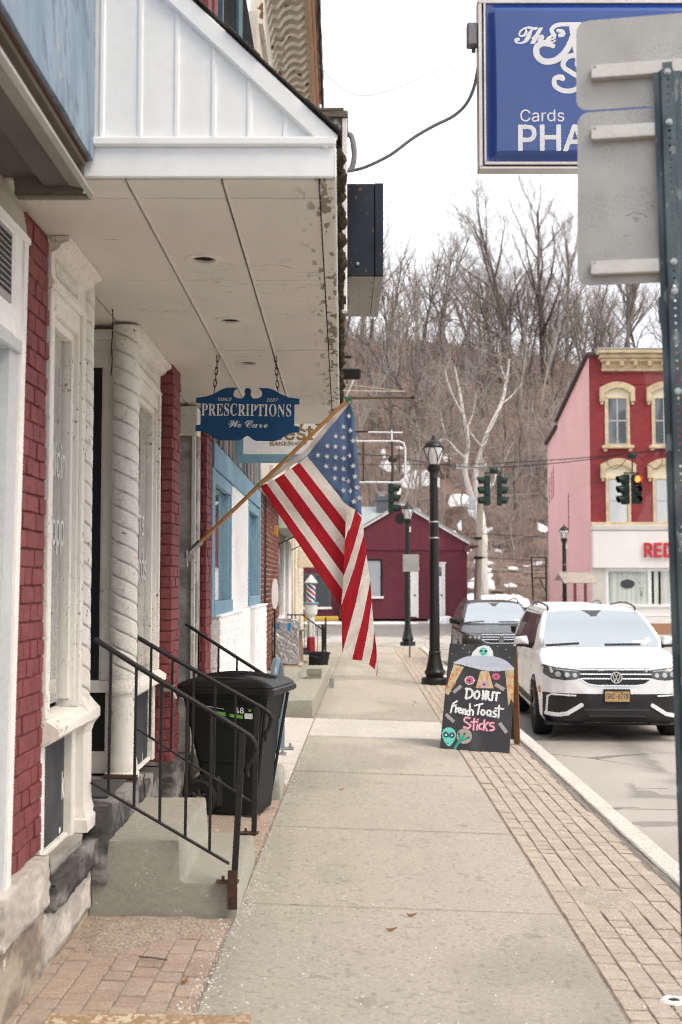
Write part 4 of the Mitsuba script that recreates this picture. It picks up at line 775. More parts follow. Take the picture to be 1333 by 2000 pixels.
obj('corner_rib', wb(mj(tube([(.215, -.19, .05), (.33, -.285, .86)], .012, 6), tube([(.215, .19, .05), (.33, .285, .86)], .012, 6), cb(-.18, .22, -.252, -.245, .395, .41, .003))), 'bin_plastic', BN, smooth=50)
def wheel_mesh(r=.135, w=.055):
    return lathe([(.06, -w / 2 + .008), (r - .02, -w / 2), (r, -w / 2 + .012), (r, w / 2 - .012), (r - .02, w / 2), (.06, w / 2 - .008)], 30)
for s in (-1, 1):
    o = (-.185, s * .262, .135)
    w = obj('wheel', wb(mv(rot(wheel_mesh(), 90, 'x'), *o)), 'rubber', BN, smooth=35)
    sp = [rot(cb(-.012, .012, -.02, .02, .0, .11, .004), a, 'y') for a in range(0, 360, 60)] + [rot(lathe([(0, -.03), (.03, -.03), (.03, .03), (0, .03)], 14), 90, 'x'), rot(lathe([(.105, -.024), (.122, -.024), (.122, .024), (.105, .024)], 30), 90, 'x')]
    obj('hub', wb(mv(mj(sp), *o)), 'grey_plastic', w, smooth=35)
    obj('axle_cap', wb(mv(rot(lathe([(0, -.036), (.014, -.036), (.014, .036), (0, .036)], 12), 90, 'x'), *o)), 'alu', w)
obj('wheel_well', wb(mj(cb(-.22, -.02, -.262, .262, .05, .30, .03))), 'black', BN)
n_ = V3(0, -1, .145); n_ /= np.linalg.norm(n_); up = V3(0, -.115, 1); up /= np.linalg.norm(up)
def stick(m, x, z, lift=.002): return wb(put(m, V3(x, -.292 - (z - .86) * .105 - lift - .003, z), (1, 0, 0), up))
obj('sticker', mj(stick(itext('48', .04, True), .09, .755)), 'white_letter', BN)
obj('label_strip', mj(stick(extr(Polygon([(0, 0), (.085, -.014), (.085, .012), (0, .022)]), .0015), -.065, .745), stick(extr(Polygon([(0, 0), (.10, -.014), (.10, .012), (0, .022)]), .0015), .05, .728), stick(extr(Point(0, 0).buffer(.011), .0015), .205, .777)), 'lime', BN)
obj('barcode_label', stick(extr(shapely.box(0, 0, .06, .04), .0014), .165, .715), 'white_letter', BN); obj('white_stripe', stick(extr(Polygon([(0, 0), (.14, -.02), (.14, -.016), (0, .004)]), .0015), -.13, .80), 'white_letter', BN)
# ------------------------------------------------------------------ flag
FL = thing('flag', 'American flag hanging from an angled wooden pole on the far pier', 'flag')
FY = 9.2
P0, P1 = V3(-1.15, FY, 1.923), V3(.05, FY, 3.09)
obj('pole', tube([P0, P0 + (P1 - P0) * .5, P1], [.0155, .0155, .0145], 12), 'varnish', FL, smooth=50)
obj('pole_tip', mj(tube([P1 - (P1 - P0) * .012, P1 + (P1 - P0) * .008], .018, 10), tube(smoothpts([(.03, FY - .01, 3.07), (.06, FY - .03, 3.10), (.075, FY - .01, 3.06), (.05, FY, 3.05)], 5), .004, 5), tube(smoothpts([P0 + (P1 - P0) * .43 + V3(.02, -.01, -.02), P0 + (P1 - P0) * .43 + V3(-.015, -.02, .012), P0 + (P1 - P0) * .445 + V3(.02, .01, -.02)], 5), .005, 5)), 'green_cord', FL)
obj('bracket', mj(tube([P0 - (P1 - P0) * .035, P0 + (P1 - P0) * .06], .024, 12), cb(-1.19, -1.176, FY - .03, FY + .03, 1.80, 1.93, .004), tube([(-1.185, FY, 1.86), (-1.15, FY, 1.90)], .03, 10), rot(lathe([(0, -.02), (.028, -.02), (.028, .02), (0, .02)], 16), 0) if False else mv(rot(lathe([(0, -.028), (.03, -.028), (.03, .028), (0, .028)], 16), 90, 'x'), -1.155, FY, 1.875)), 'galv', FL, smooth=40)
REDC, WHT, BLU = (.40, .024, .035), (.70, .66, .61), (.105, .162, .29)
def lerp_poly(pts, n):
    p = np.array(pts, float); s = np.concatenate([[0], np.cumsum(np.linalg.norm(np.diff(p, axis=0), axis=1))]); t = np.linspace(0, s[-1], n)
    return np.stack([np.interp(t, s, p[:, k]) for k in range(p.shape[1])], 1)
FV, FF, FC, FN_ = [], [], [], [0]
def patch(A, B, col, nu, yfun):
    """ruled cloth between polylines A and B (x, z)"""
    nv = len(A); u = np.linspace(0, 1, nu); Q = A[None] * (1 - u)[:, None, None] + B[None] * u[:, None, None]
    X = np.zeros((nu, nv, 3)); X[..., 0] = Q[..., 0]; X[..., 2] = Q[..., 1]
    U, Vv = np.meshgrid(u, np.linspace(0, 1, nv), indexing='ij'); X[..., 1] = yfun(X, U, Vv)
    v, f = grid(X); FV.append(v); FF.append(f + FN_[0]); FC.append(np.tile(col, (len(v), 1))); FN_[0] += len(v)
def y1(X, U, Vv):
    s = X[..., 0] * .68 + X[..., 2] * .62; t = X[..., 0] * .64 - X[..., 2] * .77
    w = meshkit.fbm(np.stack([s * 5, t * 16, s * 0 + 2], -1), 4, 6)
    return FY + .014 * np.sin(s * 13 + 2 * np.sin(t * 5)) + .010 * np.sin(t * 9 + 1) + (meshkit.fbm(np.stack([s * 9, t * 4, s * 0], -1), 3, 3) - .5) * .016 + (w - .5) * .026
H = [(0.059, 3.054), (-0.267, 2.654), (-0.326, 2.602), (-0.385, 2.557), (-0.444, 2.513), (-0.515, 2.468), (-0.577, 2.439), (-0.628, 2.417)]
E_ = [(0.027, 2.283), (0.024, 2.144), (0.02, 2.012), (0.02, 1.879), (0.012, 1.733), (0.006, 1.618), (0.0, 1.477)]
E_ = [(a + .03, b - .034) for a, b in E_]
for k in range(6):
    patch(lerp_poly([H[1 + k], E_[k]], 60), lerp_poly([H[2 + k], E_[k + 1]], 60), (WHT, REDC)[k % 2], 10, y1)
# canton: from the hoist round to the hanging right edge
right = [(0.059, 3.054), (0.079, 3.02), (0.095, 2.931), (0.118, 2.693), (0.141, 2.378), (0.153, 2.197)]
low = [(-0.267, 2.654), (0.027, 2.283), (0.153, 2.190)]
def y2(X, U, Vv):
    v = y1(X, U, Vv); fold = np.sin((X[..., 0] - (X[..., 2] - 3.05) * -.04) * 62) * .014 * np.clip((X[..., 0] + .05) / .1, 0, 1)
    return v + fold - .03 * np.clip((X[..., 0] - .02) / .12, 0, 1)
ra = lerp_poly([H[0], H[1]], 26); 
patch(np.vstack([lerp_poly([H[0], H[1]], 24), lerp_poly(low, 24)[1:]]), np.vstack([lerp_poly(right, 24), np.repeat([right[-1]], 23, 0)]), BLU, 22, y2)
# front fold hanging down
r_ = [(0.102, 2.228), (0.153, 2.173), (0.17, 2.055), (0.188, 1.895), (0.217, 1.692), (0.228, 1.536), (0.248, 1.31), (0.265, 1.167), (0.28, 1.039)]
l_ = [(0.023, 1.997), (0.012, 1.723), (-0.004, 1.505), (0.004, 1.151), (0.078, 1.101), (0.152, 1.093), (0.206, 1.062), (0.249, 1.02), (0.261, 0.981)]
def y3(X, U, Vv):
    q = np.clip((X[..., 0] + .01 - (2.2 - X[..., 2]) * .0) / .26, 0, 1)
    s = X[..., 0] * .75 - X[..., 2] * .55; t = X[..., 0] * .6 + X[..., 2] * .8
    return FY - .075 + .07 * q ** 2 + .022 * np.sin(s * 30 + 1) * np.clip(q * 3, .2, 1) + (meshkit.fbm(np.stack([s * 26, t * 5, s * 0], -1), 4, 9) - .5) * .058
def side(k): # line k from right to left
    a, b = np.array(r_[k]), np.array(l_[k]); return a, b
tri = lerp_poly([(0.035, 2.272), (0.102, 2.228)], 8)
patch(lerp_poly([(0.035, 2.272), (0.105, 2.232)], 14), lerp_poly([(0.023, 1.997), (0.102, 2.228)], 14), WHT, 8, y3)
for k in range(8):
    a, b = side(k); c, d = side(k + 1); mid = lambda p, q: [p, (p + q) / 2 + V3(.008, 0), q]
    B_ = lerp_poly(mid(c, d), 44)
    if k == 2: B_ = lerp_poly([c, (c + d) / 2 + V3(.01, 0), d], 44)
    patch(lerp_poly(mid(a, b), 44), B_, (REDC, WHT)[k % 2], 10, y3)
patch(lerp_poly([r_[8], l_[8]], 5), lerp_poly([(0.268, .985), (0.262, 0.968)], 5), REDC, 3, y3)
obj('cloth', (np.vstack(FV), np.vstack(FF)), 'flag_cloth', FL, smooth=True, color=np.vstack(FC))
n2 = V3(-.75, 0, .66)
hm = np.array([(x, z) for x, z in (H[0], H[1], H[7])]); w2 = np.array([-.028, .027])
P = np.array([[(a[0] + w2[0] * t, FY + .002 + .006 * math.sin(k), a[1] + w2[1] * t) for t in (0, 1)] for k, a in enumerate(lerp_poly(hm, 30))]); obj('hoist_band', grid(P), 'hoist_canvas', FL)
star = Polygon([((1 if i % 2 == 0 else .39) * math.sin(i * math.pi / 5), (1 if i % 2 == 0 else .39) * math.cos(i * math.pi / 5)) for i in range(10)])
stv = [(.013, 2.876), (.069, 2.846), (-.046, 2.802), (.013, 2.794), (.087, 2.765), (-.112, 2.727), (-.049, 2.72), (.016, 2.713), (-.183, 2.658), (-.115, 2.646), (-.046, 2.639), (.016, 2.631), (.065, 2.653), (-.12, 2.572), (-.05, 2.557), (.013, 2.55), (.087, 2.572), (-.053, 2.48), (.013, 2.473), (.054, 2.458), (.102, 2.491), (.013, 2.384), (.069, 2.377), (.116, 2.405), (.094, 2.296), (.134, 2.325), (.058, 2.958)]
for x, z in stv:
    s = shapely.affinity.rotate(shapely.affinity.scale(star, .024 if x < .04 else .026, .026, origin=(0, 0)), 8 + 10 * math.sin(x * 40), origin=(0, 0))
    X = np.zeros((1, 1, 3)); X[0, 0] = x, 0, z; y = float(y2(X, None, None)[0, 0])
    obj('star', pf(s, .004, (x, y - .004, z), (1, 0, 0), (0, 0, 1)), 'star_white' if x > .04 or x < -.04 else 'star_white', FL)
# ------------------------------------------------------------------ neighbour at the left edge
NB = thing('neighbouring_shopfront', 'white trimmed shopfront with old clapboards cut off at the left edge', 'building')
xw = -1.30
obj('wall', mj(box(-4, -1.36, .5, 4.86, -.1, 6.5)), 'old_clapboard', NB)
for k in range(7):
    z = 3.09 + k * .115; obj('clapboard', np_pris(-1.38, xw + .018, 2.5, 4.845, z - .01, -1.38, xw - .004, 2.5, 4.845, z + .112), 'old_clapboard', NB)
obj('corner_board', np_pris(-1.38, xw + .022, 4.63, 4.695, -.05, -1.38, xw + .022, 4.785, 4.845, 3.08), 'white_paint', NB)
obj('transom_panel', mj(cb(-1.38, xw + .014, 4.4, 4.655, 2.65, 3.08, .004), cb(-1.38, xw + .016, 4.66, 4.775, 2.60, 3.08, .004), cb(-1.38, xw + .03, 2.6, 4.85, 3.055, 3.085, .004)), 'white_paint', NB)
vt = obj('vent_grille', cb(-1.35, xw + .02, 4.38, 4.612, 2.76, 3.04, .003), 'vent_metal', NB)
q = [box(xw + .018, xw + .0215, 4.40 + i * .022, 4.415 + i * .022, 2.79 + j * .0235, 2.806 + j * .0235) for i in range(9) for j in range(10)]
tag(obj('slots', mj(q), 'black', vt), kind='stuff')
obj('door_head', mj(cb(-1.4, xw + .03, 3.6, 4.74, 2.585, 2.64, .006)), 'grey_trim', NB)
dr_ = obj('door', mj(np_pris(-1.40, xw + .012, 4.48, 4.63, -.05, -1.40, xw + .012, 4.62, 4.785, 2.585), cb(-1.40, xw - .03, 3.6, 4.62, -.05, .25, .005)), 'grey_trim', NB)
obj('pane', box(xw - .05, xw - .048, 3.5, 4.625, .25, 2.58), 'pale_glass', dr_)
obj('neighbour_interior', box(-2.0, -1.9, 2, 4.7, 0, 3), 'interior_grey', NB)
e = thing('eave', 'weathered blue plywood awning box with old metal gutter at the top left corner', 'awning')
obj('plywood_face', pf(Polygon([(1.5, 3.285), (2.2, 3.29), (2.9, 3.283), (3.35, 3.292), (3.6, 3.284), (4.05, 3.292), (4.2, 3.282), (4.5, 3.285), (4.5, 6), (1.5, 6)]), .02, (-.965, 0, 0), (0, 1, 0), (0, 0, 1)), 'blue_plywood', e)
obj('face_edge', cb(-.975, -.962, 1.5, 4.49, 3.277, 3.287, .002), 'ply_edge', e)
obj('bottom_board', cb(-1.035, -.975, 1.5, 4.495, 3.262, 3.284, .003), 'raw_board', e)
obj('gutter', mj(pf_between(Polygon([(-.958, 3.135), (-.945, 3.15), (-.950, 3.17), (-.965, 3.175), (-1.03, 3.185), (-1.03, 3.178), (-.972, 3.165), (-.967, 3.15)]), V3(0, 1.5, 0), V3(0, 4.5, 0), V3(1, 0, 0), V3(0, 0, 1))), 'gutter', e)
obj('soffit', mj(box(-1.30, -1.03, 1.5, 4.49, 3.215, 3.235), cb(-1.12, -1.10, 1.5, 4.49, 3.205, 3.22), cb(-1.13, -1.03, 1.5, 4.488, 3.178, 3.20, .003)), 'eave_soffit', e)
obj('end_board', rocky(-1.24, -.985, 4.47, 4.505, 3.150, 3.265, .012, .025, 3, 12), 'raw_board', e, smooth=True)
obj('end_trim', cb(-1.235, -.955, 4.47, 4.515, 3.137, 3.150, .003), 'raw_board', e)
obj('frame', box(-1.3, -.98, 1.5, 4.47, 3.3, 6), 'raw_board', e)
tag(obj('door_mat', rocky(-1.12, -.35, 4.0, 4.74, .008, .02, .003, .05, 5, 5), 'coir_mat', smooth=True), 'tan woven door mat cut off by the bottom left corner', 'doormat')

# ------------------------------------------------------------------ bakeshop next door
BK = thing('bakeshop_building', 'bakeshop front with blue window frames above white painted brick', 'building')
xb = -1.19
obj('wall', mj(box(-6, -1.45, 11.1, 17.5, 0, 9.5), box(-1.45, xb - .03, 13.0, 15.35, 1.3, 2.76), box(-1.45, -1.33, 12.3, 19, 3.5, 9.5)), 'white_paint', BK)
def tealwin(y0, y1):
    w = obj('shop_window', mj(cb(xb - .05, xb, y0, y0 + .12, 1.38, 2.74), cb(xb - .05, xb, y1 - .12, y1, 1.38, 2.74), cb(xb - .05, xb, y0 + .12, y1 - .12, 2.62, 2.74), cb(xb - .05, xb + .015, y0, y1, 1.36, 1.50), cb(xb - .09, xb - .02, y0 + .12, y0 + .17, 1.5, 2.62), cb(xb - .09, xb - .02, y1 - .19, y1 - .12, 1.5, 2.62)), 'teal_trim', BK)
    obj('pane', box(xb - .07, xb - .068, y0 + .13, y1 - .13, 1.48, 2.64), 'glass', w)
tealwin(11.2, 13.05); tealwin(15.35, 17.35)
obj('notice', cb(xb - .08, xb - .078, 15.6, 15.9, 1.55, 2.0, .001), 'white_paint', BK)
obj('white_panel', cb(xb - .05, xb - .004, 13.055, 15.345, 1.37, 2.745, .006), 'white_paint', BK)
obj('header_beam', mj(cb(xb - .05, xb + .02, 11.05, 17.4, 2.745, 2.985, .006)), 'teal_trim', BK)
obj('corner_post', mj(cb(xb - .05, xb + .012, 17.35, 17.5, 1.36, 3.6), cb(xb - .05, xb + .008, 11.0, 11.2, 1.36, 2.745)), 'teal_trim', BK)
y = 11.05; q = {}
while y < 17.35:
    w = .07 + .09 * rng.random(); p = rng.random() * .03
    obj('shake', cb(xb - .04, xb - .005 + p, y + .004, y + w - .004, 2.985 + rng.random() * .02, 3.75, .004), SHAKE[int(rng.choice(4, p=[.4, .35, .1, .15]))], BK); y += w
obj('shop_interior', mj(box(-2.6, -2.55, 11.1, 17.4, 0, 3), box(-2.5, -1.3, 11.1, 17.4, 1.2, 1.3)), 'interior_grey', BK)
for y0, y1, x1 in ((11.28, 14.0, -1.135), (15.3, 17.7, -1.10)):
    b = obj('bulkhead', box(-1.45, x1 - .012, y0 + .012, y1, -.15, 1.355), 'white_masonry', BK)
    bricks(b, (x1 - .012, y0, -.12), (0, 1, 0), (1, 0, 0), y1 - y0, 1.47, .205, .0765, ['white_masonry'], seed=int(y0), proud=.012, part=y0 < 12, joint=.011)
    bricks(b, (-1.45, y0 + .012, -.12), (1, 0, 0), (0, -1, 0), x1 + .014 + 1.40, 1.47, .205, .0765, ['white_masonry'], seed=int(y0) + 1, proud=.012, part=False, joint=.011)
    obj('cap', cb(-1.45, x1 + .012, y0 - .01, y1 + .01, 1.352, 1.375, .006), 'white_masonry', b)
obj('bulkhead_link', box(-1.45, -1.16, 14.0, 15.3, -.15, 1.36), 'white_masonry', BK)
obj('upper_wall', mj(box(-1.33, -1.31, 12.3, 17.9, 4.5, 9.5)), 'teal_dark', BK)
for k in range(60): obj('siding_board', np_pris(-1.34, -1.285, 12.45, 17.85, 4.5 + k * .085, -1.34, -1.30, 12.45, 17.85, 4.582 + k * .085), 'slate_siding', BK)
for y0, w, x1 in ((12.4, .12, -1.26), (14.3, .55, -1.255), (17.3, .22, -1.25), (17.75, .5, -1.22)): obj('siding_post', cb(-1.34, x1, y0, y0 + w, 4.4, 9.5), 'teal_dark' if y0 < 17.5 else 'teal_trim', BK)
obj('brick_pier', mj(cb(-1.34, -1.285, 11.3, 12.15, 4.3, 9.5), cb(-1.34, -1.26, 11.62, 11.80, 4.3, 9.5)), 'red_paint_1', PH)
# hanging bakeshop sign
BS = thing('bakeshop_sign', 'white and blue framed hanging sign with brown lettering above the flag', 'sign')
o = V3(-1.06, 12.1, 0); 
obj('frame', mj(cb(-1.15, -.03, 12.88, 12.95, 2.97, 3.06), cb(-1.15, -1.06, 12.88, 12.95, 3.06, 3.9), cb(-.12, -.03, 12.88, 12.95, 3.06, 3.9), cb(-1.15, -.03, 12.88, 12.95, 3.9, 3.98)), 'teal_trim', BS)
obj('face', box(-1.06, -.12, 12.90, 12.94, 3.06, 3.9), 'white_paint', BS)
def line(s, x, z, h, bold, m, sq=1.0, key='lettering', y=12.098): obj(key, put(itext(s, h, bold, sq), (x, y, z), (1, 0, 0), (0, 0, 1)), m, BS)
nest = glyphs('es', .001, 's') if False else None
ser = lambda s: itext(s, .15, True, 1.15)
obj('lettering', mj(put(itext('Nest', .155, True, 1.05), (-.80, 12.897, 3.22), (1, 0, 0), (0, 0, 1)), put(itext("y's", .155, True, 1.05), (-.50, 12.897, 3.375), (1, 0, 0), (0, 0, 1)), put(itext('BAKESHOP', .042, True, 1.3), (-.78, 12.897, 3.155), (1, 0, 0), (0, 0, 1))), 'gold_brown', BS)
obj('bracket', mj(tube([(-1.3, 12.91, 4.12), (.1, 12.91, 4.12)], .016, 8), tube([(-.95, 12.91, 3.98), (-.95, 12.91, 4.12)], .006, 6), tube([(0, 12.91, 3.98), (0, 12.91, 4.12)], .006, 6)), 'black_iron', BS)
# ------------------------------------------------------------------ brown brick shop and barber block
BB = thing('brown_brick_building', 'dark red brick shop with pale mortar and a torn green awning', 'building')
obj('wall', mj(box(-6, -1.27, 17.5, 22.7, -.2, 10.2), box(-6, -1.32, 22.7, 28.4, 2.6, 10.2), box(-6, -1.32, 22.7, 28.4, -.2, .9)), 'pale_mortar', BB)
for y0, y1 in ((17.52, 18.45), (19.0, 20.6), (20.75, 22.6)):
    p = obj('brick_pier', box(-1.27, -1.195, y0, y1, -.1, 3.02), 'pale_mortar', BB)
    bricks(p, (-1.195, y0, -.1), (0, 1, 0), (1, 0, 0), y1 - y0, 3.1, .21, .08, ['brown_brick_0', 'brown_brick_1'], part=False, seed=int(y0 * 7), proud=.01, joint=.014)
    bricks(p, (-1.30, y0 + .002, -.1), (1, 0, 0), (0, -1, 0), .11, 3.1, .21, .08, ['brown_brick_0', 'brown_brick_1'], part=False, seed=int(y0 * 9), proud=.01, joint=.014)
obj('downspout', tube([(-1.225, 18.7, .1), (-1.225, 18.7, 3.1)], .05, 8), 'black', BB)
obj('cream_soffit', mj(cb(-1.5, -1.0, 17.52, 22.7, 3.03, 3.06), cb(-1.06, -1.0, 17.52, 22.7, 3.06, 3.4)), 'cream_paint', BB)
w = obj('shop_window', mj(cb(-1.32, -1.24, 25.9, 26.5, .9, 2.6), cb(-1.32, -1.18, 26.9, 28.3, .5, 2.6), cb(-1.32, -1.24, 22.7, 26, .85, .98)), 'white_paint', BB)
obj('pane', box(-1.30, -1.29, 22.7, 25.9, .95, 2.6), 'dark_glass', w)
obj('sconce', mj(cb(-1.2, -1.12, 21.0, 21.12, 2.5, 2.68, .01)), 'amber', BB)
aw = obj('awning', mj(np_pris(-1.3, -.78, 22.9, 28.2, 2.72, -1.3, -1.22, 22.9, 28.2, 3.12), cb(-.80, -.77, 22.9, 28.2, 2.50, 2.74, .008)), 'awning_green', BB)
P = np.array([[[-.775 + .012 * math.sin(y * 9), y, z - (.06 * meshkit.fbm(V3(y * 3, 1, 1), 3, 3) if k == 2 else 0)] for y in np.linspace(22.9, 28.2, 60)] for k, z in enumerate((2.72, 2.6, 2.47))]); obj('valance', grid(P), 'awning_green', aw)
obj('awning_arm', mj(tube([(-1.25, 23.1, 2.4), (-.78, 23.1, 2.62)], .014, 6), tube([(-1.25, 28.0, 2.4), (-.78, 28.0, 2.62)], .014, 6)), 'black_iron', aw)
CBK = thing('cream_brick_building', 'cream brick corner shop at the far end of the sidewalk', 'building')
obj('wall', box(-6, -1.24, 28.5, 38.6, -.4, 9.0), 'cream_mortar', CBK)
bricks(CBK, (-1.24, 28.5, -.3), (0, 1, 0), (1, 0, 0), 10.1, 4.2, .3, .11, ['cream_brick'], part=False, seed=4, proud=.012, joint=.018)
for y0 in (29.4, 31.2): obj('pilaster', cb(-1.24, -1.19, y0, y0 + .5, -.3, 3.6, .01), 'cream_brick', CBK)
obj('lit_box_sign', cb(-1.2, -.72, 33.4, 33.6, 2.1, 2.62, .02), 'cream_light', CBK)
# cornice high on the brown building
CO = obj('cornice', mj(cb(-1.4, -.50, 17.9, 24.2, 11.15, 11.3), cb(-1.4, -.62, 17.9, 24.2, 11.3, 11.42), box(-1.4, -1.2, 17.9, 24.2, 10.2, 11.15)), 'cornice_paint', BB)
for k in range(19):
    y = 18.0 + k * .33
    pr = [(-1.22, 10.72), (-1.22, 11.15), (-.66, 11.15), (-.66, 11.06), (-.74, 11.0), (-.84, 11.03), (-.95, 10.98), (-1.03, 10.86), (-1.12, 10.88), (-1.16, 10.76)]
    obj('bracket', pf_between(Polygon(smoothpts(pr, 3, True)), V3(0, y, 0), V3(0, y + .15, 0), V3(1, 0, 0), V3(0, 0, 1)), 'cornice_paint', CO)
obj('raw_lumber', mj(cb(-.50, -.44, 17.9, 23.9, 11.1, 11.2, .01), cb(-.57, -.50, 17.9, 24.1, 11.06, 11.14, .01), cb(-.44, -.39, 17.9, 23.4, 11.16, 11.3, .01)), 'raw_lumber', BB)
obj('tar_paper', rocky(-.40, -.36, 17.9, 23.6, 11.12, 11.45, .03, .12, 6, 4), 'black', BB)
# shingled bay end, conduit, blue steel box
SB = thing('shingled_bay', 'grey slate clad end of a roof bay behind the awning', 'bay')
obj('core', box(-1.3, .0, 12.02, 13.4, 4.5, 6.38), 'shingle', SB)
for i in range(14):
    x = -1.3 - (.16 if i % 2 else 0) ; z = 4.72 + i * .125
    while x < 0:
        w = .17 + .1 * rng.random(); a, b = max(x, -1.3), min(x + w, .0)
        if b - a > .03: obj('slate', rot(cb(a + .003, b - .003, 11.985 + rng.random() * .012, 12.03, z - rng.random() * .02, z + .15, .004), rng.normal() * .8, 'y', (a, 12, z)), 'slate_bay', SB)
        x += w
obj('cap', mj(rocky(-1.35, .06, 11.95, 13.45, 6.40, 6.46, .012, .06, 3, 6), cb(-.36, .02, 11.94, 13.4, 6.46, 6.49)), 'raw_board', SB)
obj('corner_strip', cb(.0, .055, 11.97, 12.05, 4.4, 6.4, .008), 'white_paint', SB)
tag(obj('conduit_elbow', tube(smoothpts([(.05, 12.1, 6.28), (.10, 12.08, 6.24), (.125, 12.06, 6.1), (.125, 12.05, 5.99), (.1, 12.05, 5.9), (.07, 12.05, 5.88)], 5), .028, 8), 'conduit', smooth=60), 'grey conduit elbow on the corner of the slate bay', 'conduit')
SBX = thing('steel_box', 'dark blue rusty steel box sign seen end-on beyond the awning', 'sign box')
obj('shell', mj(cb(-1.25, .36, 13.0, 14.95, 5.03, 6.06, .006)), 'blue_steel', SBX)
obj('edge_strip', mj(cb(.36, .455, 12.99, 14.96, 5.03, 6.065, .008)), 'blue_steel', SBX)
obj('bottom_sheet', mj(cb(-1.25, .355, 13.01, 14.94, 5.015, 5.03, .002), cb(.36, .45, 13.01, 14.94, 5.01, 5.03, .002)), 'tin_bottom', SBX)
obj('knob', lathe([(0, 0), (.018, 0), (.026, .012), (.02, .03), (0, .035)], 12, (0, 0, 0)), 'galv', SBX, tw=T().translate([.17, 12.995, 5.16]).rotate([1, 0, 0], 90))
obj('rivet', mj([lathe([(0, .005), (.01, .004), (.012, 0)], 6, (x, y, 0)) for x in (.1,) for y in (0,)] ) , 'rust', SBX, tw=T().translate([.0, 12.99, 5.4]).rotate([1, 0, 0], 90))
obj('rivet', mj([box(x - .006, x + .006, y - .006, y + .006, 5.007, 5.012) for x in (.07, .2, .33, .42) for y in np.linspace(13.2, 14.8, 6)]), 'black', SBX)
tag(obj('black_lamp', mj(cb(.0, .25, 15.6, 15.75, 4.35, 4.48, .02), cb(-.4, .05, 15.65, 15.7, 4.4, 4.43)), 'black'), 'small black flood lamp sticking out past the awning', 'lamp')
# pharmacy light box and its feed
PS = thing('pharmacy_sign', 'blue lit-box sign with white lettering Cards PHARMACY hung over the street', 'sign')
x0, x1, z0, z1, ys = 1.336, 3.75, 5.70, 7.36, 11.5
obj('cabinet', mj(cb(x0, x1, ys, ys + .15, z0, z0 + .03, .006), cb(x0, x0 + .04, ys, ys + .15, z0 + .03, z1), cb(x1 - .05, x1, ys, ys + .15, z0 + .03, z1), cb(x0, x1, ys, ys + .15, z1, z1 + .04), box(x0 + .03, x1 - .03, ys + .10, ys + .14, z0 + .02, z1)), 'alu', PS)
obj('trim', mj(cb(x0 + .05, x1 - .05, ys - .012, ys + .02, z0 + .04, z0 + .075, .008), cb(x0 + .05, x0 + .075, ys - .012, ys + .02, z0 + .07, z1)), 'alu', PS)
a, b, c, d_ = x0 + .075, x1 - .05, z0 + .075, z1
n = 60; U, W = np.meshgrid(np.linspace(0, 1, n), np.linspace(0, 1, n), indexing='ij'); X = a + (b - a) * U; Z = c + (d_ - c) * W
e_ = np.minimum(np.minimum(X - a, b - X), np.minimum(Z - c, d_ - Z)); st = np.clip((e_ - .03) / .04, 0, 1); st = st * st * (3 - 2 * st)
bow = .05 * np.sin(np.pi * U) ** .5 * np.sin(np.pi * W) ** .5
obj('face', grid(np.stack([X, ys + .02 - .045 * st - bow * st * .6, Z], -1)), 'sign_blue', PS, smooth=True)
fy = lambda X, Z: ys - .065
def ps(px, py): return (x0 + .0 + (px / 3.079 + 900 - 941) / 204.3, 1.68 + (1138 - py / 3.079) / 204.3)
def psl(lines, w): return unary_union([LineString(smoothpts([ps(*p) for p in l], 7)).buffer(wd / 204.3 / 3.079 / 2, quad_segs=6) for l, wd in zip(lines, w)])
Mg = psl([[(590, 150), (575, 115), (600, 88), (650, 80), (752, 80)], [(625, 150), (645, 145), (640, 125), (615, 120)], [(735, 85), (700, 170), (660, 250), (600, 305), (530, 315), (485, 280), (482, 225), (520, 200), (560, 205)], [(585, 215), (580, 222), (575, 215)], [(700, 100), (720, 230), (740, 330)], [(740, 330), (800, 200), (850, 90)], [(800, 82), (930, 76)], [(890, 90), (870, 230), (900, 330)]], [26, 24, 38, 22, 36, 56, 22, 24, 50])
Sg = psl([[(760, 285), (690, 280), (650, 310), (645, 350), (690, 385), (740, 420), (740, 470), (690, 500), (630, 495), (590, 465), (590, 425), (620, 412)], [(625, 420), (640, 425), (635, 412)]], [30, 26])
T1 = glyphs('The', .185, 'c', 1.05, -4).buffer(.004); bx = T1.bounds; tx, tz = ps(345, 190)
q = [pf(g, .003, (0, ys - .075, 0), (1, 0, 0), (0, 0, 1)) for g in (Mg, Sg, shapely.affinity.translate(T1, tx - bx[0], tz - bx[1] - .02))]
g_d, g_i = glyphs('d', .36, 'c', 1.0), glyphs('i', .36, 'c', 1.0); di = unary_union([shapely.affinity.translate(g_d, ps(1165, 55)[0] - g_d.bounds[2], ps(0, 52)[1] - g_d.bounds[3]), shapely.affinity.translate(g_i, ps(1244, 0)[0] - g_i.bounds[2], ps(0, 52)[1] - g_i.bounds[3])]); q.append(pf(di, .003, (0, ys - .075, 0), (1, 0, 0), (0, 0, 1)))
cx, cz = ps(372, 688); q.append(put(itext('Cards', .115), (cx, ys - .072, cz), (1, 0, 0), (0, 0, 1)))
cx, cz = ps(352, 866); q.append(put(itext('PHARMACY', .243, True, 1.0), (cx - .01, ys - .066, cz), (1, 0, 0), (0, 0, 1)))
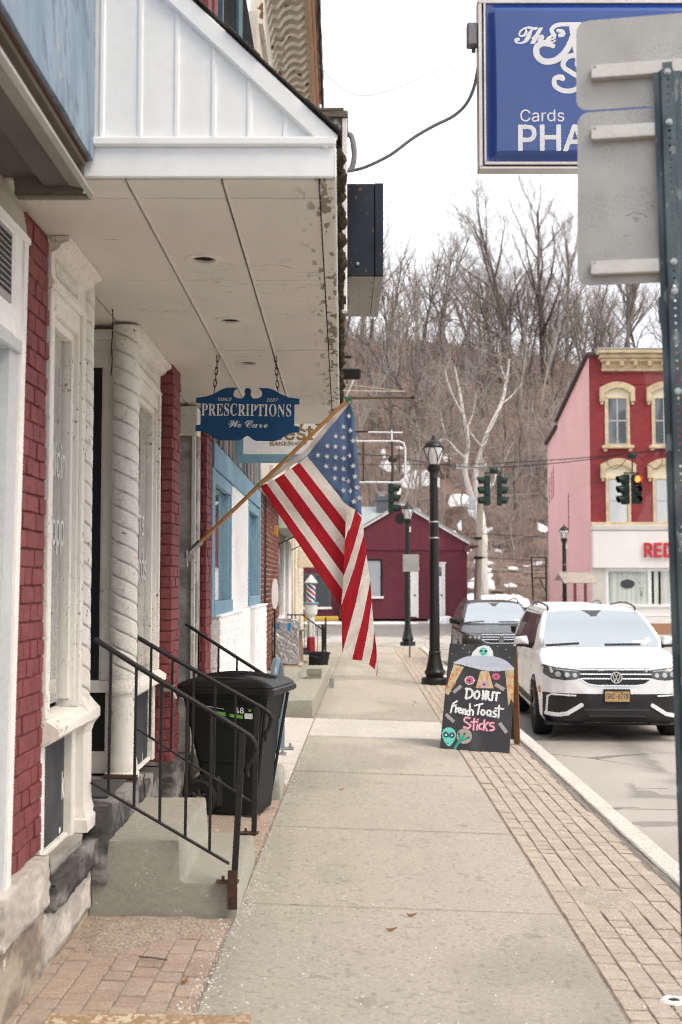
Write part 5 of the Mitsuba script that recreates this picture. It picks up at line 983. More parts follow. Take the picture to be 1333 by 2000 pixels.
def hug(m):
    v, f = vf(m); v = v.copy(); u = np.clip((v[:, 0] - a) / (b - a), .001, .999); w_ = np.clip((v[:, 2] - c) / (d_ - c), .001, .999)
    e1 = np.minimum(np.minimum(v[:, 0] - a, b - v[:, 0]), np.minimum(v[:, 2] - c, d_ - v[:, 2])); s1 = np.clip((e1 - .03) / .04, 0, 1); s1 = s1 * s1 * (3 - 2 * s1)
    top = v[:, 1] < v[:, 1].mean(); v[:, 1] = ys + .02 - .045 * s1 - .03 * s1 * np.sin(np.pi * u) ** .5 * np.sin(np.pi * w_) ** .5 - np.where(top, .0045, -.004); return v, f
obj('lettering', mj([hug(MF(m).refine_to_length(.06)) for m in q]), 'sign_white', PS)
obj('hanger', mj(cb(-1.3, 3.6, ys + .03, ys + .13, 7.62, 7.74), cb(1.6, 1.64, ys + .05, ys + .09, 7.36, 7.62), cb(3.3, 3.34, ys + .05, ys + .09, 7.36, 7.62)), 'black_iron', PS)
tag(obj('junction_box', mj(cb(1.235, 1.336, ys + .02, ys + .14, 6.955, 7.18, .012), lathe([(0, 6.92), (.02, 6.92), (.02, 6.955), (0, 6.955)], 10, (1.305, ys + .12, 0))), 'conduit'), 'grey junction box on the left edge of the blue pharmacy sign', 'junction box')
cp = [(678, 321), (700, 317), (720, 310), (745, 298), (770, 283), (810, 252), (850, 228), (885, 210), (910, 187), (926, 155), (935, 115), (938, 85), (938, 65)]
tag(obj('conduit', tube(smoothpts([((u - 668) / 2350 * y * 1.018, y, 1.68 + (1138 - v) / 2350 * y) for (u, v), y in zip(cp, np.linspace(12.0, 11.62, len(cp)))], 6), .0165, 8), 'conduit', smooth=60), 'grey flexible conduit curving from the slate bay to the blue sign', 'cable')
# ------------------------------------------------------------------ things on the stoops further along
S4 = thing('stone_stoop', 'wide two-step concrete stoop in front of the blue framed bakeshop', 'stoop')
def slope_block(x0, x1a, x1b, y0, y1, z0a, z0b, parent, name='step', seed=1):
    v = np.array([[x0, y0, -.4], [x0, y1, -.4], [x1a, y0, -.4], [x1b, y1, -.4], [x0, y0, z0a], [x0, y1, z0b], [x1a, y0, z0a], [x1b, y1, z0b]], float)
    m = MF((v, BOXF_PR)); v, f = blob(None, m, .12, 2); d = np.stack([meshkit.fbm(v * 4 + 3.3 * k + seed, 3, k) - .5 for k in range(3)], -1)
    return obj(name, (v + d * .012, f), 'step_concrete', parent, smooth=35)
BOXF_PR = np.array([[0, 1, 3], [0, 3, 2], [4, 6, 7], [4, 7, 5], [0, 4, 5], [0, 5, 1], [2, 3, 7], [2, 7, 6], [0, 2, 6], [0, 6, 4], [1, 5, 7], [1, 7, 3]])
slope_block(-1.3, -.385, -.215, 16.0, 23.7, .13, .07, S4); slope_block(-1.3, -.74, -.66, 16.3, 24.2, .285, .24, S4, seed=5)
rk = thing('bike_rack', 'blue grey steel hoop stand seen edge-on beside the bin', 'bike rack')
hp = [(-.70, 12.3, -.05), (-.70, 12.3, .6)] + [(-.70 + .02 * t, 12.3 + .42 * (1 - math.cos(t)) / 2, .6 + .27 * math.sin(t)) for t in np.linspace(.2, math.pi - .2, 9)] + [(-.64, 12.72, .6), (-.64, 12.72, -.05)]
obj('hoop', tube(smoothpts(hp, 3), .042, 12), 'rack_blue', rk, smooth=60)
obj('base_plate', mj(cb(-.74, -.56, 12.24, 12.36, -.055, -.04, .003), cb(-.70, -.50, 12.66, 12.78, -.055, -.04, .003), *[lathe([(0, .0), (.014, .0), (.014, -.04), (0, -.04)], 6, (x, y, 0)) for x, y in ((-.6, 12.3), (-.54, 12.72))]), 'galv', rk)
cbn = thing('foil_cabinet', 'silver foil wrapped cabinet with blue tape on the stoop', 'cabinet')
obj('body', rocky(-1.17, -.74, 20.5, 20.95, .30, 1.06, .012, .03, 3, 11), 'foil', cbn, smooth=45)
obj('tape', mj(cb(-1.10, -1.05, 20.484, 20.49, .90, 1.0, .001), cb(-.92, -.865, 20.484, 20.49, .86, 1.0, .001), cb(-.742, -.728, 20.52, 20.6, .92, 1.0, .001)), 'blue_tape', cbn)
obj('torn_paper', pf(Polygon([(-1.11, 1.03), (-.84, 1.0), (-.98, 1.0), (-1.04, 1.01), (-1.10, 1.05)]), .002, (0, 20.48, 0), (1, 0, 0), (0, 0, 1)), 'white_paint', cbn)
obj('pallet', mj(cb(-1.22, -.68, 20.45, 21.0, .255, .285, .004)), 'pallet_wood', cbn)
ov = thing('oval_sign', 'white oval board with red lettering leaning by the dark brick', 'sign')
obj('board', pf(shapely.affinity.scale(Point(0, 0).buffer(1, 24), .055, .25), .03, (-1.09, 19.6, 1.50), (1, .25, .02), (0, .05, 1)), 'white_paint', ov)
obj('lettering', put(itext('OPEN', .03, True, .55), (-1.125, 19.585, 1.40), (1, .25, .02), (0, .05, 1)), 'letter_red', ov); obj('red_spot', mj(pf(shapely.affinity.scale(Point(0, 0).buffer(1, 16), .035, .03), .003, (-1.09, 19.59, 1.62), (1, .25, .02), (0, .05, 1)), ), 'letter_red', ov)
obj('stand', mj(tube([(-1.09, 19.62, .25), (-1.09, 19.62, 1.27)], .02, 6), lathe([(0, .25), (.12, .25), (.10, .29), (0, .30)], 12, (-1.09, 19.62, 0))), 'black_iron', ov)
tag(obj('concrete_block', rocky(-.575, -.335, 19.95, 20.25, .075, .17, .004, .05, 3, 8), 'step_concrete', smooth=30), 'grey concrete block on the stoop, lower of the two stacked', 'block')
tag(obj('concrete_block', rocky(-.58, -.33, 19.94, 20.24, .172, .265, .004, .05, 4, 8), 'step_concrete', smooth=30), 'grey concrete block lying on top of another by the stoop edge', 'block')
tag(obj('steel_stub', cb(-.215, -.135, 21.0, 21.08, -.17, .03, .006), 'galv'), 'short grey steel stub standing on the sidewalk beyond the stoop', 'bollard')
st = thing('wooden_stand', 'worn wooden post stand beside the foil cabinet', 'stand')
obj('post', mj(np_pris(-.80, -.70, 22.0, 22.1, .25, -.80, -.72, 22.0, 22.1, .80)), 'pallet_wood', st); obj('top', cb(-.92, -.66, 21.9, 22.2, .80, .84, .008), 'pallet_wood', st); obj('foot', cb(-.95, -.62, 21.9, 22.2, .23, .27, .008), 'pallet_wood', st)
bp = thing('barber_pole', 'red white and blue barber pole on a white and red post', 'barber pole')
bo = V3(-.74, 29.0, -.24)
obj('post', mj(lathe([(.0, .62), (.095, .62), (.09, 1.12), (.13, 1.14), (.155, 1.2), (.155, 1.40), (0, 1.42)], 20, bo)), 'white_paint', bp, smooth=35)
obj('base', lathe([(0, .0), (.115, .0), (.095, .62), (0, .62)], 20, bo), 'letter_red', bp, smooth=35)
obj('collar', mj(lathe([(0, 1.40), (.19, 1.41), (.19, 1.44), (.12, 1.46), (0, 1.46)], 20, bo), lathe([(0, 1.88), (.12, 1.88), (.16, 1.90), (.16, 1.92), (0, 1.92)], 20, bo)), 'teal_trim', bp, smooth=35)
obj('cap', lathe([(0, 1.92), (.16, 1.92), (.13, 1.97), (.06, 2.05), (.03, 2.1), (0, 2.11)], 20, bo), 'white_paint', bp, smooth=35)
obj('striped_drum', lathe([(.105, 1.46), (.105, 1.88)], 28, bo), 'barber_stripes', bp, smooth=True)
pt = thing('planter', 'black plastic planter at the foot of the barber pole', 'planter')
obj('pot', lathe([(0, -.2), (.26, -.2), (.31, .09), (.33, .10), (.33, .13), (.28, .13), (.26, .08), (0, .08)], 24, (-.58, 27.0, 0)), 'rubber', pt, smooth=35)
obj('soil', lathe([(0, .09), (.27, .085)], 16, (-.58, 27.0, 0)), 'earth', pt)
fr_ = thing('entrance_railing', 'black iron railing round the barber shop steps', 'railing')
obj('rail', mj(tube([(-1.2, 26.3, .98), (-.86, 26.3, .98), (-.42, 26.3, .66)], .018, 6), tube([(-.42, 26.3, .66), (-.42, 31.5, .66)], .018, 6), tube([(-.42, 26.3, .1), (-.42, 31.5, .1)], .014, 6), tube([(-1.2, 26.3, .25), (-.42, 26.3, .02)], .014, 6)), 'black_iron', fr_)
for k in range(7): obj('baluster', sqbar((-1.1 + k * .095, 26.3, .2 - .028 * k), (-1.1 + k * .095, 26.3, .97 - max(0, k - 2) * .065), .014, .014), 'black_iron', fr_)
for k in range(12): obj('baluster', sqbar((-.42, 26.7 + k * .4, .1), (-.42, 26.7 + k * .4, .66), .014, .014), 'black_iron', fr_)
for y in (26.3, 31.5): obj('post', sqbar((-.42, y, -.2), (-.42, y, .78), .045, .045), 'black_iron', fr_)
S5 = thing('barber_steps', 'dark rubber covered steps behind the iron railing', 'steps')
for k in range(3): obj('step', cb(-1.25, -.62 - .17 * k, 27.6, 29.9, -.2 + .14 * k, -.06 + .14 * k, .015), 'rubber', S5)
# ------------------------------------------------------------------ empty sign frame and old pole bracket
ef = thing('empty_sign_frame', 'empty white metal sign frame with rounded corners hung from a bar', 'sign frame')
ye = 20.0
rr = [(-.2, 3.35), (.95, 3.35), (1.03, 3.38), (1.06, 3.46), (1.06, 3.92), (1.03, 4.01), (.95, 4.04), (-.2, 4.04)]
obj('frame', tube([(x, ye, z) for x, z in rr], .018, 8), 'white_metal', ef, smooth=60)
obj('mullion', mj(tube([(.36, ye, 3.36), (.36, ye, 4.03)], .014, 6), tube([(.84, ye, 3.36), (.84, ye, 4.03)], .018, 6), tube([(.96, ye + .05, 3.5), (.96, ye + .05, 3.95)], .008, 6)), 'rust', ef)
obj('bar', mj(tube([(-1.3, ye, 4.20), (.44, ye, 4.20)], .02, 6)), 'rust', ef); obj('bar', tube([(.3, ye, 4.195), (1.02, ye, 4.185)], .014, 6), 'white_metal', ef); obj('strap', cb(.82, .85, ye - .02, ye + .02, 4.04, 4.22, .004), 'white_metal', ef)
pb = thing('sign_pole', 'rusty horizontal sign pole with two stay wires above the flag', 'sign bracket')
obj('pole', tube([(-1.3, 16.2, 4.17), (.96, 16.2, 4.19)], .021, 8), 'rusty_pipe', pb); obj('stay', mj(tube([(-1.3, 17.4, 4.62), (.15, 16.6, 4.42), (.86, 16.2, 4.27)], .006, 5), tube([(-1.3, 15.6, 4.2), (.86, 16.2, 4.27)], .005, 5)), 'cream_paint', pb)
obj('end_cap', tube([(.94, 16.2, 4.19), (.985, 16.2, 4.19)], .026, 8), 'rust', pb)
tag(obj('guy_wire', tube(smoothpts([(-.5, 21.0, 11.0), (.6, 24, 11.6), (3.6, 30, 15.3)], 6), .006, 4), 'conduit'), 'thin wire slanting across the white sky from the cornice', 'wire')

# ------------------------------------------------------------------ street lamps
def street_lamp(x, y, z, label, s=1.0, band=True):
    L = thing('street_lamp', label, 'street lamp', 'black street lamps')
    o = V3(x, y, z); S = lambda p: [(a * s, b * s) for a, b in p]
    obj('base', lathe(S([(0, 0), (.245, 0), (.25, .02), (.25, .10), (.235, .125), (.16, .15), (.185, .20), (.195, .235), (.18, .26), (.165, .275), (.15, .35), (.125, .46), (.108, .56), (.115, .58), (.115, .60), (.10, .62), (0, .62)]), 32, o), 'lamp_black', L, smooth=35)
    n = 32; zz = np.linspace(.6, 3.86, 30); a = np.arange(n) * 2 * math.pi / n
    Z, A = np.meshgrid(zz, a, indexing='ij'); rr = (.098 - .018 * (Z - .6) / 3.3) * (1 + .03 * np.sign(np.sin(A * 12)) * (Z < 1.6))
    v, f = grid(np.stack([rr * np.cos(A) * s + x, rr * np.sin(A) * s + y, Z * s + z], -1), closev=True); obj('shaft', (v, f[:, ::-1]), 'lamp_black', L, smooth=35)
    obj('capital', lathe(S([(.08, 3.84), (.095, 3.86), (.085, 3.88), (.085, 3.96), (.12, 4.0), (.135, 4.03), (.135, 4.06), (.12, 4.07), (.13, 4.09), (.105, 4.10), (.1, 4.12), (0, 4.12)]), 28, o), 'lamp_black', L, smooth=35)
    ln = obj('lantern', lathe(S([(.095, 4.11), (.12, 4.18), (.155, 4.30), (.175, 4.40), (.165, 4.46), (.0, 4.46)]), 28, o), 'lamp_glass', L, smooth=40)
    obj('cap', lathe(S([(.185, 4.43), (.19, 4.455), (.17, 4.50), (.13, 4.55), (.075, 4.58), (.07, 4.595), (.03, 4.60), (.025, 4.625), (.03, 4.645), (.02, 4.665), (0, 4.67)]), 28, o), 'lamp_black', ln, smooth=35)
    for k in range(4):
        t = k * math.pi / 2 + .55; c, q = math.cos(t), math.sin(t)
        for d in (-1, 1):
            aa = np.linspace(0, 1, 10); tt = t + d * .62 * aa ** 1.6; rr = .098 + .088 * np.sin(aa * 1.45); hh = 4.11 + .33 * aa
            obj('rib', tube(np.stack([rr * np.cos(tt) * s + x, rr * np.sin(tt) * s + y, hh * s + z], 1), .0085 * s, 5), 'lamp_black', ln, smooth=60)
    if band: obj('band', mj(*[lathe(S([(.093, h), (.096, h + .005), (.096, h + .02), (.093, h + .025)]), 24, o) for h in (2.72, 3.02)]), 'alu', L)
    obj('tag_plate', cb(x + .06 * s, x + .105 * s, y - .09 * s, y - .075 * s, z + 3.68 * s, z + 3.86 * s, .003), 'white_paint', L)
street_lamp(1.735, 22.6, -.214, 'nearest tall black street lamp with fluted base at the brick border')
street_lamp(2.14, 39.2, -.36, 'black street lamp beyond the nearest, with a small grey sign in front', band=False)
street_lamp(8.5, 46.0, -.45, 'distant black street lamp by the pink side wall', .93)
ss = thing('street_sign', 'small grey street sign seen from behind on a thin post', 'sign')
obj('post', cb(1.78, 1.82, 32.0, 32.03, -.30, 2.40, .003), 'post_green', ss); obj('plate', cb(1.62, 2.05, 31.96, 31.97, 1.97, 2.43, .004), 'sign_alu', ss); obj('rail', cb(1.68, 2.0, 31.97, 31.995, 2.30, 2.34, .003), 'rail_alu', ss)
# ------------------------------------------------------------------ traffic sign backs at the right
TS = thing('traffic_sign', 'two bare aluminium sign backs on a holed green steel post', 'sign')
lean = .0165; PZ = V3(-math.sin(lean), 0, math.cos(lean)); PXv = V3(math.cos(lean), 0, math.sin(lean)); yaw = .211
PX = V3(PXv[0] * math.cos(yaw), -math.sin(yaw), PXv[2]); PY = np.cross(PZ, PX)
PO = V3(1.1655, 4.0, -.06)
def tp(m): return fr(m, PO, PX, PY, PZ)
def tr(m): return tp(rot(m, 1.70, 'y', (0, 0, 3.2)))
web = shapely.box(-.0165, 0, .0165, 3.51)
web = web.difference(unary_union([Point(0, 3.475 - k * .0254 * 1.0).buffer(.0048, quad_segs=3) for k in range(122)]))
flat = lambda poly, d, y0: fr(extr(poly, d), (0, y0, 0), (1, 0, 0), (0, 0, 1), (0, 1, 0))
def sidebar(a, b): # thin plate from point a to b in xy, full height
    a, b = np.array(a), np.array(b); t = (b - a) / np.linalg.norm(b - a); n = V3(-t[1], t[0], 0) * .0035
    q = [a, b, b + n[:2], a + n[:2]]; return extr(Polygon([tuple(p) for p in q]), 3.488)
obj('post', tp(mj(flat(web, .004, 0), sidebar((-.0165, .001), (-.026, .03)), sidebar((.0165, .001), (.026, .03)), sidebar((-.025, .028), (-.045, .030)), sidebar((.025, .028), (.045, .030)))), 'post_green', TS)
def plate(x0, x1, z0, z1, r=.04): return shapely.box(x0 + r, z0 + r, x1 - r, z1 - r).buffer(r, quad_segs=6)
obj('plate', tr(flat(plate(-.314, .314, 3.388, 3.709), .003, .07)), 'sign_alu', TS)
p2 = obj('plate', tr(flat(plate(-.309, .314, 2.768, 3.381), .003, .07)), 'sign_alu', TS)
for z in (3.517, 3.30, 2.827):
    obj('cross_rail', tr(mj(cb(-.262, .262, .036, .041, z - .026, z + .018, .001), cb(-.262, .262, .041, .068, z + .012, z + .018, .001), cb(-.262, .262, .036, .068, z - .029, z - .026, .001))), 'rail_alu', TS)
for z in (3.475, 3.30, 2.82, 2.72, 2.38): obj('bolt', tp(mj(fr(lathe([(0, -.014), (.0075, -.014), (.0075, -.005), (.012, -.005), (.012, 0), (0, 0)], 8), (0, 0, z), (1, 0, 0), (0, 0, -1), (0, 1, 0)))), 'galv', TS)
for x in (-.25,):
    for z in (3.53, 3.312, 2.84): obj('bolt', tr(fr(lathe([(0, -.006), (.005, -.006), (.006, 0), (0, 0)], 8), (x, .036, z), (1, 0, 0), (0, 0, -1), (0, 1, 0))), 'galv', TS)
obj('splice', tp(cb(-.052, -.028, .026, .034, 2.62, 2.71, .002)), 'post_green', TS)
scr = unary_union([LineString(l).buffer(.0008) for l in ([(-.15, .03), (-.12, .04), (-.09, .03), (-.08, .02)], [(-.128, .022), (-.105, .016)], [(-.123, .012), (-.113, .010), (-.116, .018)], [(-.07, .06), (-.055, .056)], [(-.16, -.04), (-.14, -.038)])])
obj('scribble', tp(fr(extr(scr, .0006), (0, .0694, 2.98), (1, 0, 0), (0, 0, 1), (0, 1, 0))), 'black', p2)
# ------------------------------------------------------------------ painted A-board
AB = thing('chalkboard_sign', 'black A-board painted with a flying saucer and donuts reading DONUT French Toast Sticks', 'sandwich board')
AO = V3(1.064, 13.15, -.113); AU = V3(.719, -.21, -.02); AV = V3(.150, .40, 1.115); wU, wV = np.linalg.norm(AU), np.linalg.norm(AV); eU, eV = AU / wU, AV / wV; eV = eV - eU * (eU @ eV); eV /= np.linalg.norm(eV); eN = np.cross(eU, eV)
if eN[1] > 0: eN = -eN
M3 = np.linalg.inv(np.array([[1250 - 285, 285 - 150], [235 - 190, 190 - 1720]], float) * 1.0)
def zb(x, y): s, t = M3 @ (np.array([x, y], float) - (150, 1720)) * 1.0; return s * wU * .985 , t * wV
def bp_(poly, lay, m, key='painting'):
    obj(key, pf(poly, .0012, AO + eN * (.0005 + .0014 * lay), eU, eV, eN), m, AB)
pol = lambda pts: Polygon([zb(*p) for p in pts]).buffer(0)
def ell(cx, cy, rx, ry, ang=0, n=20): return pol([(cx + rx * math.cos(t) * math.cos(ang) - ry * math.sin(t) * math.sin(ang), cy + rx * math.cos(t) * math.sin(ang) + ry * math.sin(t) * math.cos(ang)) for t in np.linspace(0, 2 * math.pi, n)[:-1]])
def brush(lines, w): return unary_union([LineString([zb(*p) for p in (smoothpts(l, 5) if len(l) > 2 else l)]).buffer(w / 1540 * wV / 2, quad_segs=4) for l in lines])
obj('panel', fr(cb(-.004, wU, .0, wV, -.02, 0, .003), AO, eU, eV, eN), 'chalk_paint', AB)
bp_(pol([(345, 500), (490, 545), (265, 960), (215, 920)]), 0, 'paint_beam'); bp_(pol([(735, 600), (855, 605), (920, 855), (665, 850)]), 0, 'paint_beam'); bp_(pol([(1090, 600), (1215, 580), (1200, 1060), (1165, 1000), (1130, 1110)]), 0, 'paint_beam')
bp_(unary_union([ell(*c, 24, 20) for c in ((398, 590), (330, 660), (290, 720), (345, 790), (255, 840), (830, 705), (715, 830), (1190, 690), (1150, 820), (1190, 850), (1180, 945))]), 1, 'paint_orange')
bp_(pol([(600, 390), (625, 320), (700, 250), (790, 222), (870, 240), (915, 310), (925, 400)]), 0, 'paint_white')
bp_(Polygon([zb(*p) for p in smoothpts([(345, 490), (430, 430), (560, 385), (780, 378), (960, 395), (1100, 450), (1190, 530), (1218, 577), (1100, 595), (950, 608), (760, 590), (580, 545), (450, 510)], 4, True)]).buffer(0), 1, 'paint_saucer')
bp_(unary_union([ell(350 + 72 * k, 475 + 11 * k + (20 if k > 1 else 0) - (k - 6) ** 2 * 1.2 * (k > 6), 9, 9, n=10) for k in range(12)]), 2, 'paint_white')
bp_(ell(780, 318, 66, 60), 1, 'paint_teal'); bp_(unary_union([ell(750, 308, 22, 15, .5), ell(812, 313, 22, 15, -.5), ell(772, 353, 18, 6)]), 2, 'paint_black')
bp_(unary_union([ell(575, 740, 72, 64), ell(640, 740, 14, 12)]), 0, 'paint_white'); bp_(unary_union([ell(575, 740, 60, 54), ell(958, 683, 58, 52)]), 1, 'paint_pink'); bp_(ell(787, 800, 52, 52), 1, 'paint_lilac')
bp_(unary_union([ell(572, 740, 18, 16), ell(958, 686, 15, 12), ell(787, 800, 17, 16)]), 2, 'paint_black')
def stk(cx, cy, l, w, a): c, s = math.cos(a), math.sin(a); return pol([(cx + c * x - s * y, cy + s * x + c * y) for x, y in ((-l, -w), (l, -w), (l, w), (-l, w))])
bp_(unary_union([stk(397, 870, 75, 24, -.7), stk(288, 1285, 80, 24, .75), stk(1050, 1415, 85, 26, .95)]), 1, 'paint_grey'); bp_(stk(1010, 835, 75, 27, .55), 1, 'paint_tan')
D = [[(540, 860), (532, 930), (518, 1000)], [(520, 862), (585, 868), (618, 915), (605, 970), (560, 998), (518, 1000)]], [[(685, 895), (650, 925), (650, 985), (685, 1005), (712, 970), (712, 915), (685, 895)]], [[(762, 1015), (772, 893)], [(772, 893), (806, 1015)], [(806, 1015), (818, 895)]], [[(848, 905), (842, 985), (865, 1022), (895, 1015), (910, 910)]], [[(928, 915), (1008, 922)], [(970, 918), (955, 1028)]]
bp_(brush([l for g in D for l in g], 30), 2, 'paint_white', 'lettering')
F_ = [[(395, 1045), (335, 1082), (318, 1140), (300, 1208)], [(322, 1122), (380, 1100)], [(378, 1130), (372, 1205)], [(374, 1160), (402, 1140)], [(410, 1178), (452, 1168), (438, 1140), (415, 1155), (412, 1190), (440, 1212), (466, 1200)], [(482, 1158), (478, 1225)], [(482, 1178), (506, 1160), (518, 1185), (512, 1232)], [(562, 1175), (536, 1188), (532, 1225), (562, 1240)], [(580, 1080), (574, 1240)], [(578, 1190), (608, 1165), (626, 1192), (620, 1242)],
      [(652, 1105), (762, 1078)], [(716, 1095), (692, 1228)], [(762, 1165), (738, 1195), (752, 1235), (785, 1225), (788, 1185), (762, 1165)], [(875, 1182), (842, 1172), (822, 1208), (842, 1245), (872, 1228)], [(878, 1178), (876, 1256)], [(956, 1175), (922, 1182), (918, 1208), (950, 1225), (945, 1258), (910, 1258)], [(1000, 1100), (985, 1270)], [(942, 1140), (1056, 1150)]]
bp_(brush(F_, 25), 2, 'paint_white', 'lettering')
S_ = [[(582, 1285), (522, 1278), (500, 1320), (548, 1358), (588, 1388), (560, 1428), (492, 1412)], [(645, 1292), (630, 1448)], [(600, 1340), (690, 1335)], [(690, 1370), (680, 1448)], [(694, 1302), (695, 1304)], [(762, 1360), (722, 1378), (716, 1428), (755, 1438)], [(790, 1310), (776, 1450)], [(842, 1342), (786, 1395)], [(790, 1392), (826, 1458)], [(920, 1347), (872, 1352), (866, 1385), (914, 1402), (920, 1442), (866, 1455)]]
bp_(brush(S_, 34), 1, 'paint_pink', 'lettering'); bp_(shapely.affinity.translate(brush(S_, 15), -.004, 0), 2, 'paint_blush', 'lettering')
bp_(Polygon([zb(*p) for p in smoothpts([(180, 1510), (200, 1450), (270, 1418), (340, 1440), (375, 1500), (365, 1580), (330, 1640), (280, 1688), (235, 1650), (195, 1590)], 4, True)]).buffer(0), 1, 'paint_teal')
bp_(unary_union([ell(236, 1525, 46, 40, .6), ell(320, 1530, 44, 40, -.6), ell(265, 1645, 18, 5)]), 2, 'paint_deep_teal'); bp_(unary_union([ell(234, 1527, 13, 13), ell(320, 1532, 13, 13)]), 3, 'paint_white')
bp_(ell(497, 1540, 110, 108), 0, 'paint_tan'); bp_(brush([[(362, 1715), (400, 1650), (450, 1595)], [(440, 1605), (420, 1510)], [(450, 1590), (500, 1508)], [(455, 1600), (558, 1560)]], 34), 1, 'paint_green'); bp_(unary_union([ell(420, 1505, 17, 15), ell(503, 1503, 16, 15), ell(560, 1558, 17, 14)]), 2, 'paint_deep_teal')
bp_(unary_union([ell(x, y, 8, 6, n=8) for x, y in ((315, 345), (503, 222), (570, 323), (985, 243), (1158, 407), (480, 265), (1110, 290))]), 0, 'paint_white')
RV = V3(.12, -.42, 1.09); RO = AO + AV - RV + V3(.17, .0, -.03)
ru = eU; rv = RV / np.linalg.norm(RV)
def back(m): return fr(m, RO, ru, rv - ru * (ru @ rv), np.cross(ru, rv))
obj('back_panel', back(cb(.06, wU + .0, .05, wV - .02, -.008, .004, .002)), 'chalk_paint', AB)
obj('back_frame', back(mj(cb(.04, .09, 0, wV - .02, -.024, .0, .003), cb(wU - .03, wU + .035, 0, wV - .02, -.03, .012, .003), cb(.05, wU - .05, .25, .30, -.024, 0, .003))), 'board_wood', AB)
# ------------------------------------------------------------------ cars
def ray_first(tm, o, d):
    loc, ir, it = tm.ray.intersects_location(o, d, multiple_hits=False)
    out = np.full(len(o), np.nan); out[ir] = np.linalg.norm(loc - o[ir], axis=1); return out
def make_car(cx, y0, z0, paint, label, key='parked_car', mirror='car_black', full=True, lower='car_black', plate_text=None, yaw=0.0):
    C = thing(key, label, 'car', 'cars parked along the kerb')
    side = Polygon(smoothpts([(.05, .26), (.0, .45), (.015, .66), (.05, .80), (.11, .895), (.30, .955), (.7, 1.03), (1.2, 1.11), (2.2, 1.12), (3.6, 1.12), (4.5, 1.10), (4.66, .95), (4.70, .66), (4.64, .30), (4.3, .24), (2.4, .23), (.5, .23)], 4, True))
    for a in (.92, 3.72): side = side.difference(Point(a, .33).buffer(.385, quad_segs=12)).difference(shapely.box(a - .385, -.1, a + .385, .33))
    plan = Polygon([(-x, y) for x, y in [(.0, -.02), (.35, .0), (.62, .06), (.78, .16), (.87, .32), (.91, .6), (.92, 1.0), (.92, 3.7), (.90, 4.2), (.82, 4.5), (.68, 4.66), (.0, 4.70)]] + [(x, y) for x, y in [(.68, 4.66), (.82, 4.5), (.90, 4.2), (.92, 3.7), (.92, 1.0), (.91, .6), (.87, .32), (.78, .16), (.62, .06), (.35, 0)]])
    fx = [(.80, .2), (.88, .3), (.915, .5), (.92, .68), (.905, .80), (.89, .92), (.85, 1.03), (.78, 1.10), (.45, 1.145), (0, 1.155)]
    front = Polygon(fx + [(-x, z) for x, z in fx[::-1]])
    A = MF(fr(extr(side, 2), (-1, 0, 0), (0, 1, 0), (0, 0, 1), (1, 0, 0))); B = MF(extr(plan, 2)); Cc = MF(fr(extr(front, 5), (0, -.1, 0), (1, 0, 0), (0, 0, 1), (0, 1, 0)))
    body = A ^ B ^ Cc
    v, f = blob(None, body, .05, 8); bt = trimesh.Trimesh(v, f, process=False)
    W = lambda m: mv(rot(m, -yaw), cx, y0, z0)
    obj('body', W((v, f)), paint, C, smooth=28)
    gs = Polygon(smoothpts([(.98, 1.06), (1.45, 1.34), (1.9, 1.555), (2.15, 1.61), (2.8, 1.645), (3.6, 1.63), (4.15, 1.57), (4.5, 1.30), (4.6, 1.06)], 4)); gs = Polygon(list(gs.exterior.coords)[:-1] + [(4.5, .98), (1.1, .98)]).buffer(0)
    gf = [(.86, .98), (.845, 1.10), (.76, 1.36), (.685, 1.53), (.61, 1.60), (.40, 1.638), (0, 1.65)]; gp = Polygon(gf + [(-x, z) for x, z in gf[::-1]])
    Gm = MF(fr(extr(gs, 2), (-1, 0, 0), (0, 1, 0), (0, 0, 1), (1, 0, 0))) ^ MF(fr(extr(gp, 5), (0, 0, 0), (1, 0, 0), (0, 0, 1), (0, 1, 0))) ^ MF(extr(Polygon([(-.72, .98), (-.6, .9), (.6, .9), (.72, .98), (.9, 1.6), (.9, 4.2), (.75, 4.7), (-.75, 4.7), (-.9, 4.2), (-.9, 1.6)]), 3))
    v, f = blob(None, Gm, .05, 8); gt = trimesh.Trimesh(v, f, process=False)
    obj('cabin', W((v, f)), paint, C, smooth=28)
    whole = trimesh.util.concatenate([bt, gt])
    def decal(poly, m, key, ax='y', off=.006, tm=whole, res=.05, parent=None, th=.004, sgn=1):
        mm = MF(extr(poly, .02)).refine_to_length(res); q = mm.to_mesh(); p = np.array(q.vert_properties[:, :3], float); fa = np.array(q.tri_verts, int); top = p[:, 2] > .01
        if ax == 'y': o = np.stack([p[:, 0], np.full(len(p), -3.0), p[:, 1]], 1); d = np.tile([0, 1.0, 0], (len(p), 1))
        elif ax == 'x': o = np.stack([np.full(len(p), sgn * 3.0), p[:, 0], p[:, 1]], 1); d = np.tile([-sgn * 1.0, 0, 0], (len(p), 1))
        t = ray_first(tm, o, d); t = np.where(np.isnan(t), np.nanmedian(t), t)
        r = o + d * (t - np.where(top, off, off - th - .02))[:, None]
        return obj(key, W((r, fa)), m, parent or C, smooth=35)
    ws = Polygon(smoothpts([(-.765, 1.135), (0, 1.125), (.765, 1.135), (.70, 1.33), (.615, 1.545), (.35, 1.575), (0, 1.582), (-.35, 1.575), (-.615, 1.545), (-.70, 1.33)], 1, True)).buffer(.01)
    wsk = decal(ws, 'car_glass', 'windshield', tm=gt, off=.009)
    decal(Polygon([(-.14, 1.58), (.14, 1.58), (.06, 1.53), (.04, 1.50), (-.04, 1.50), (-.06, 1.53)]), 'car_grey', 'sensor_mount', tm=gt, off=.012, parent=wsk)
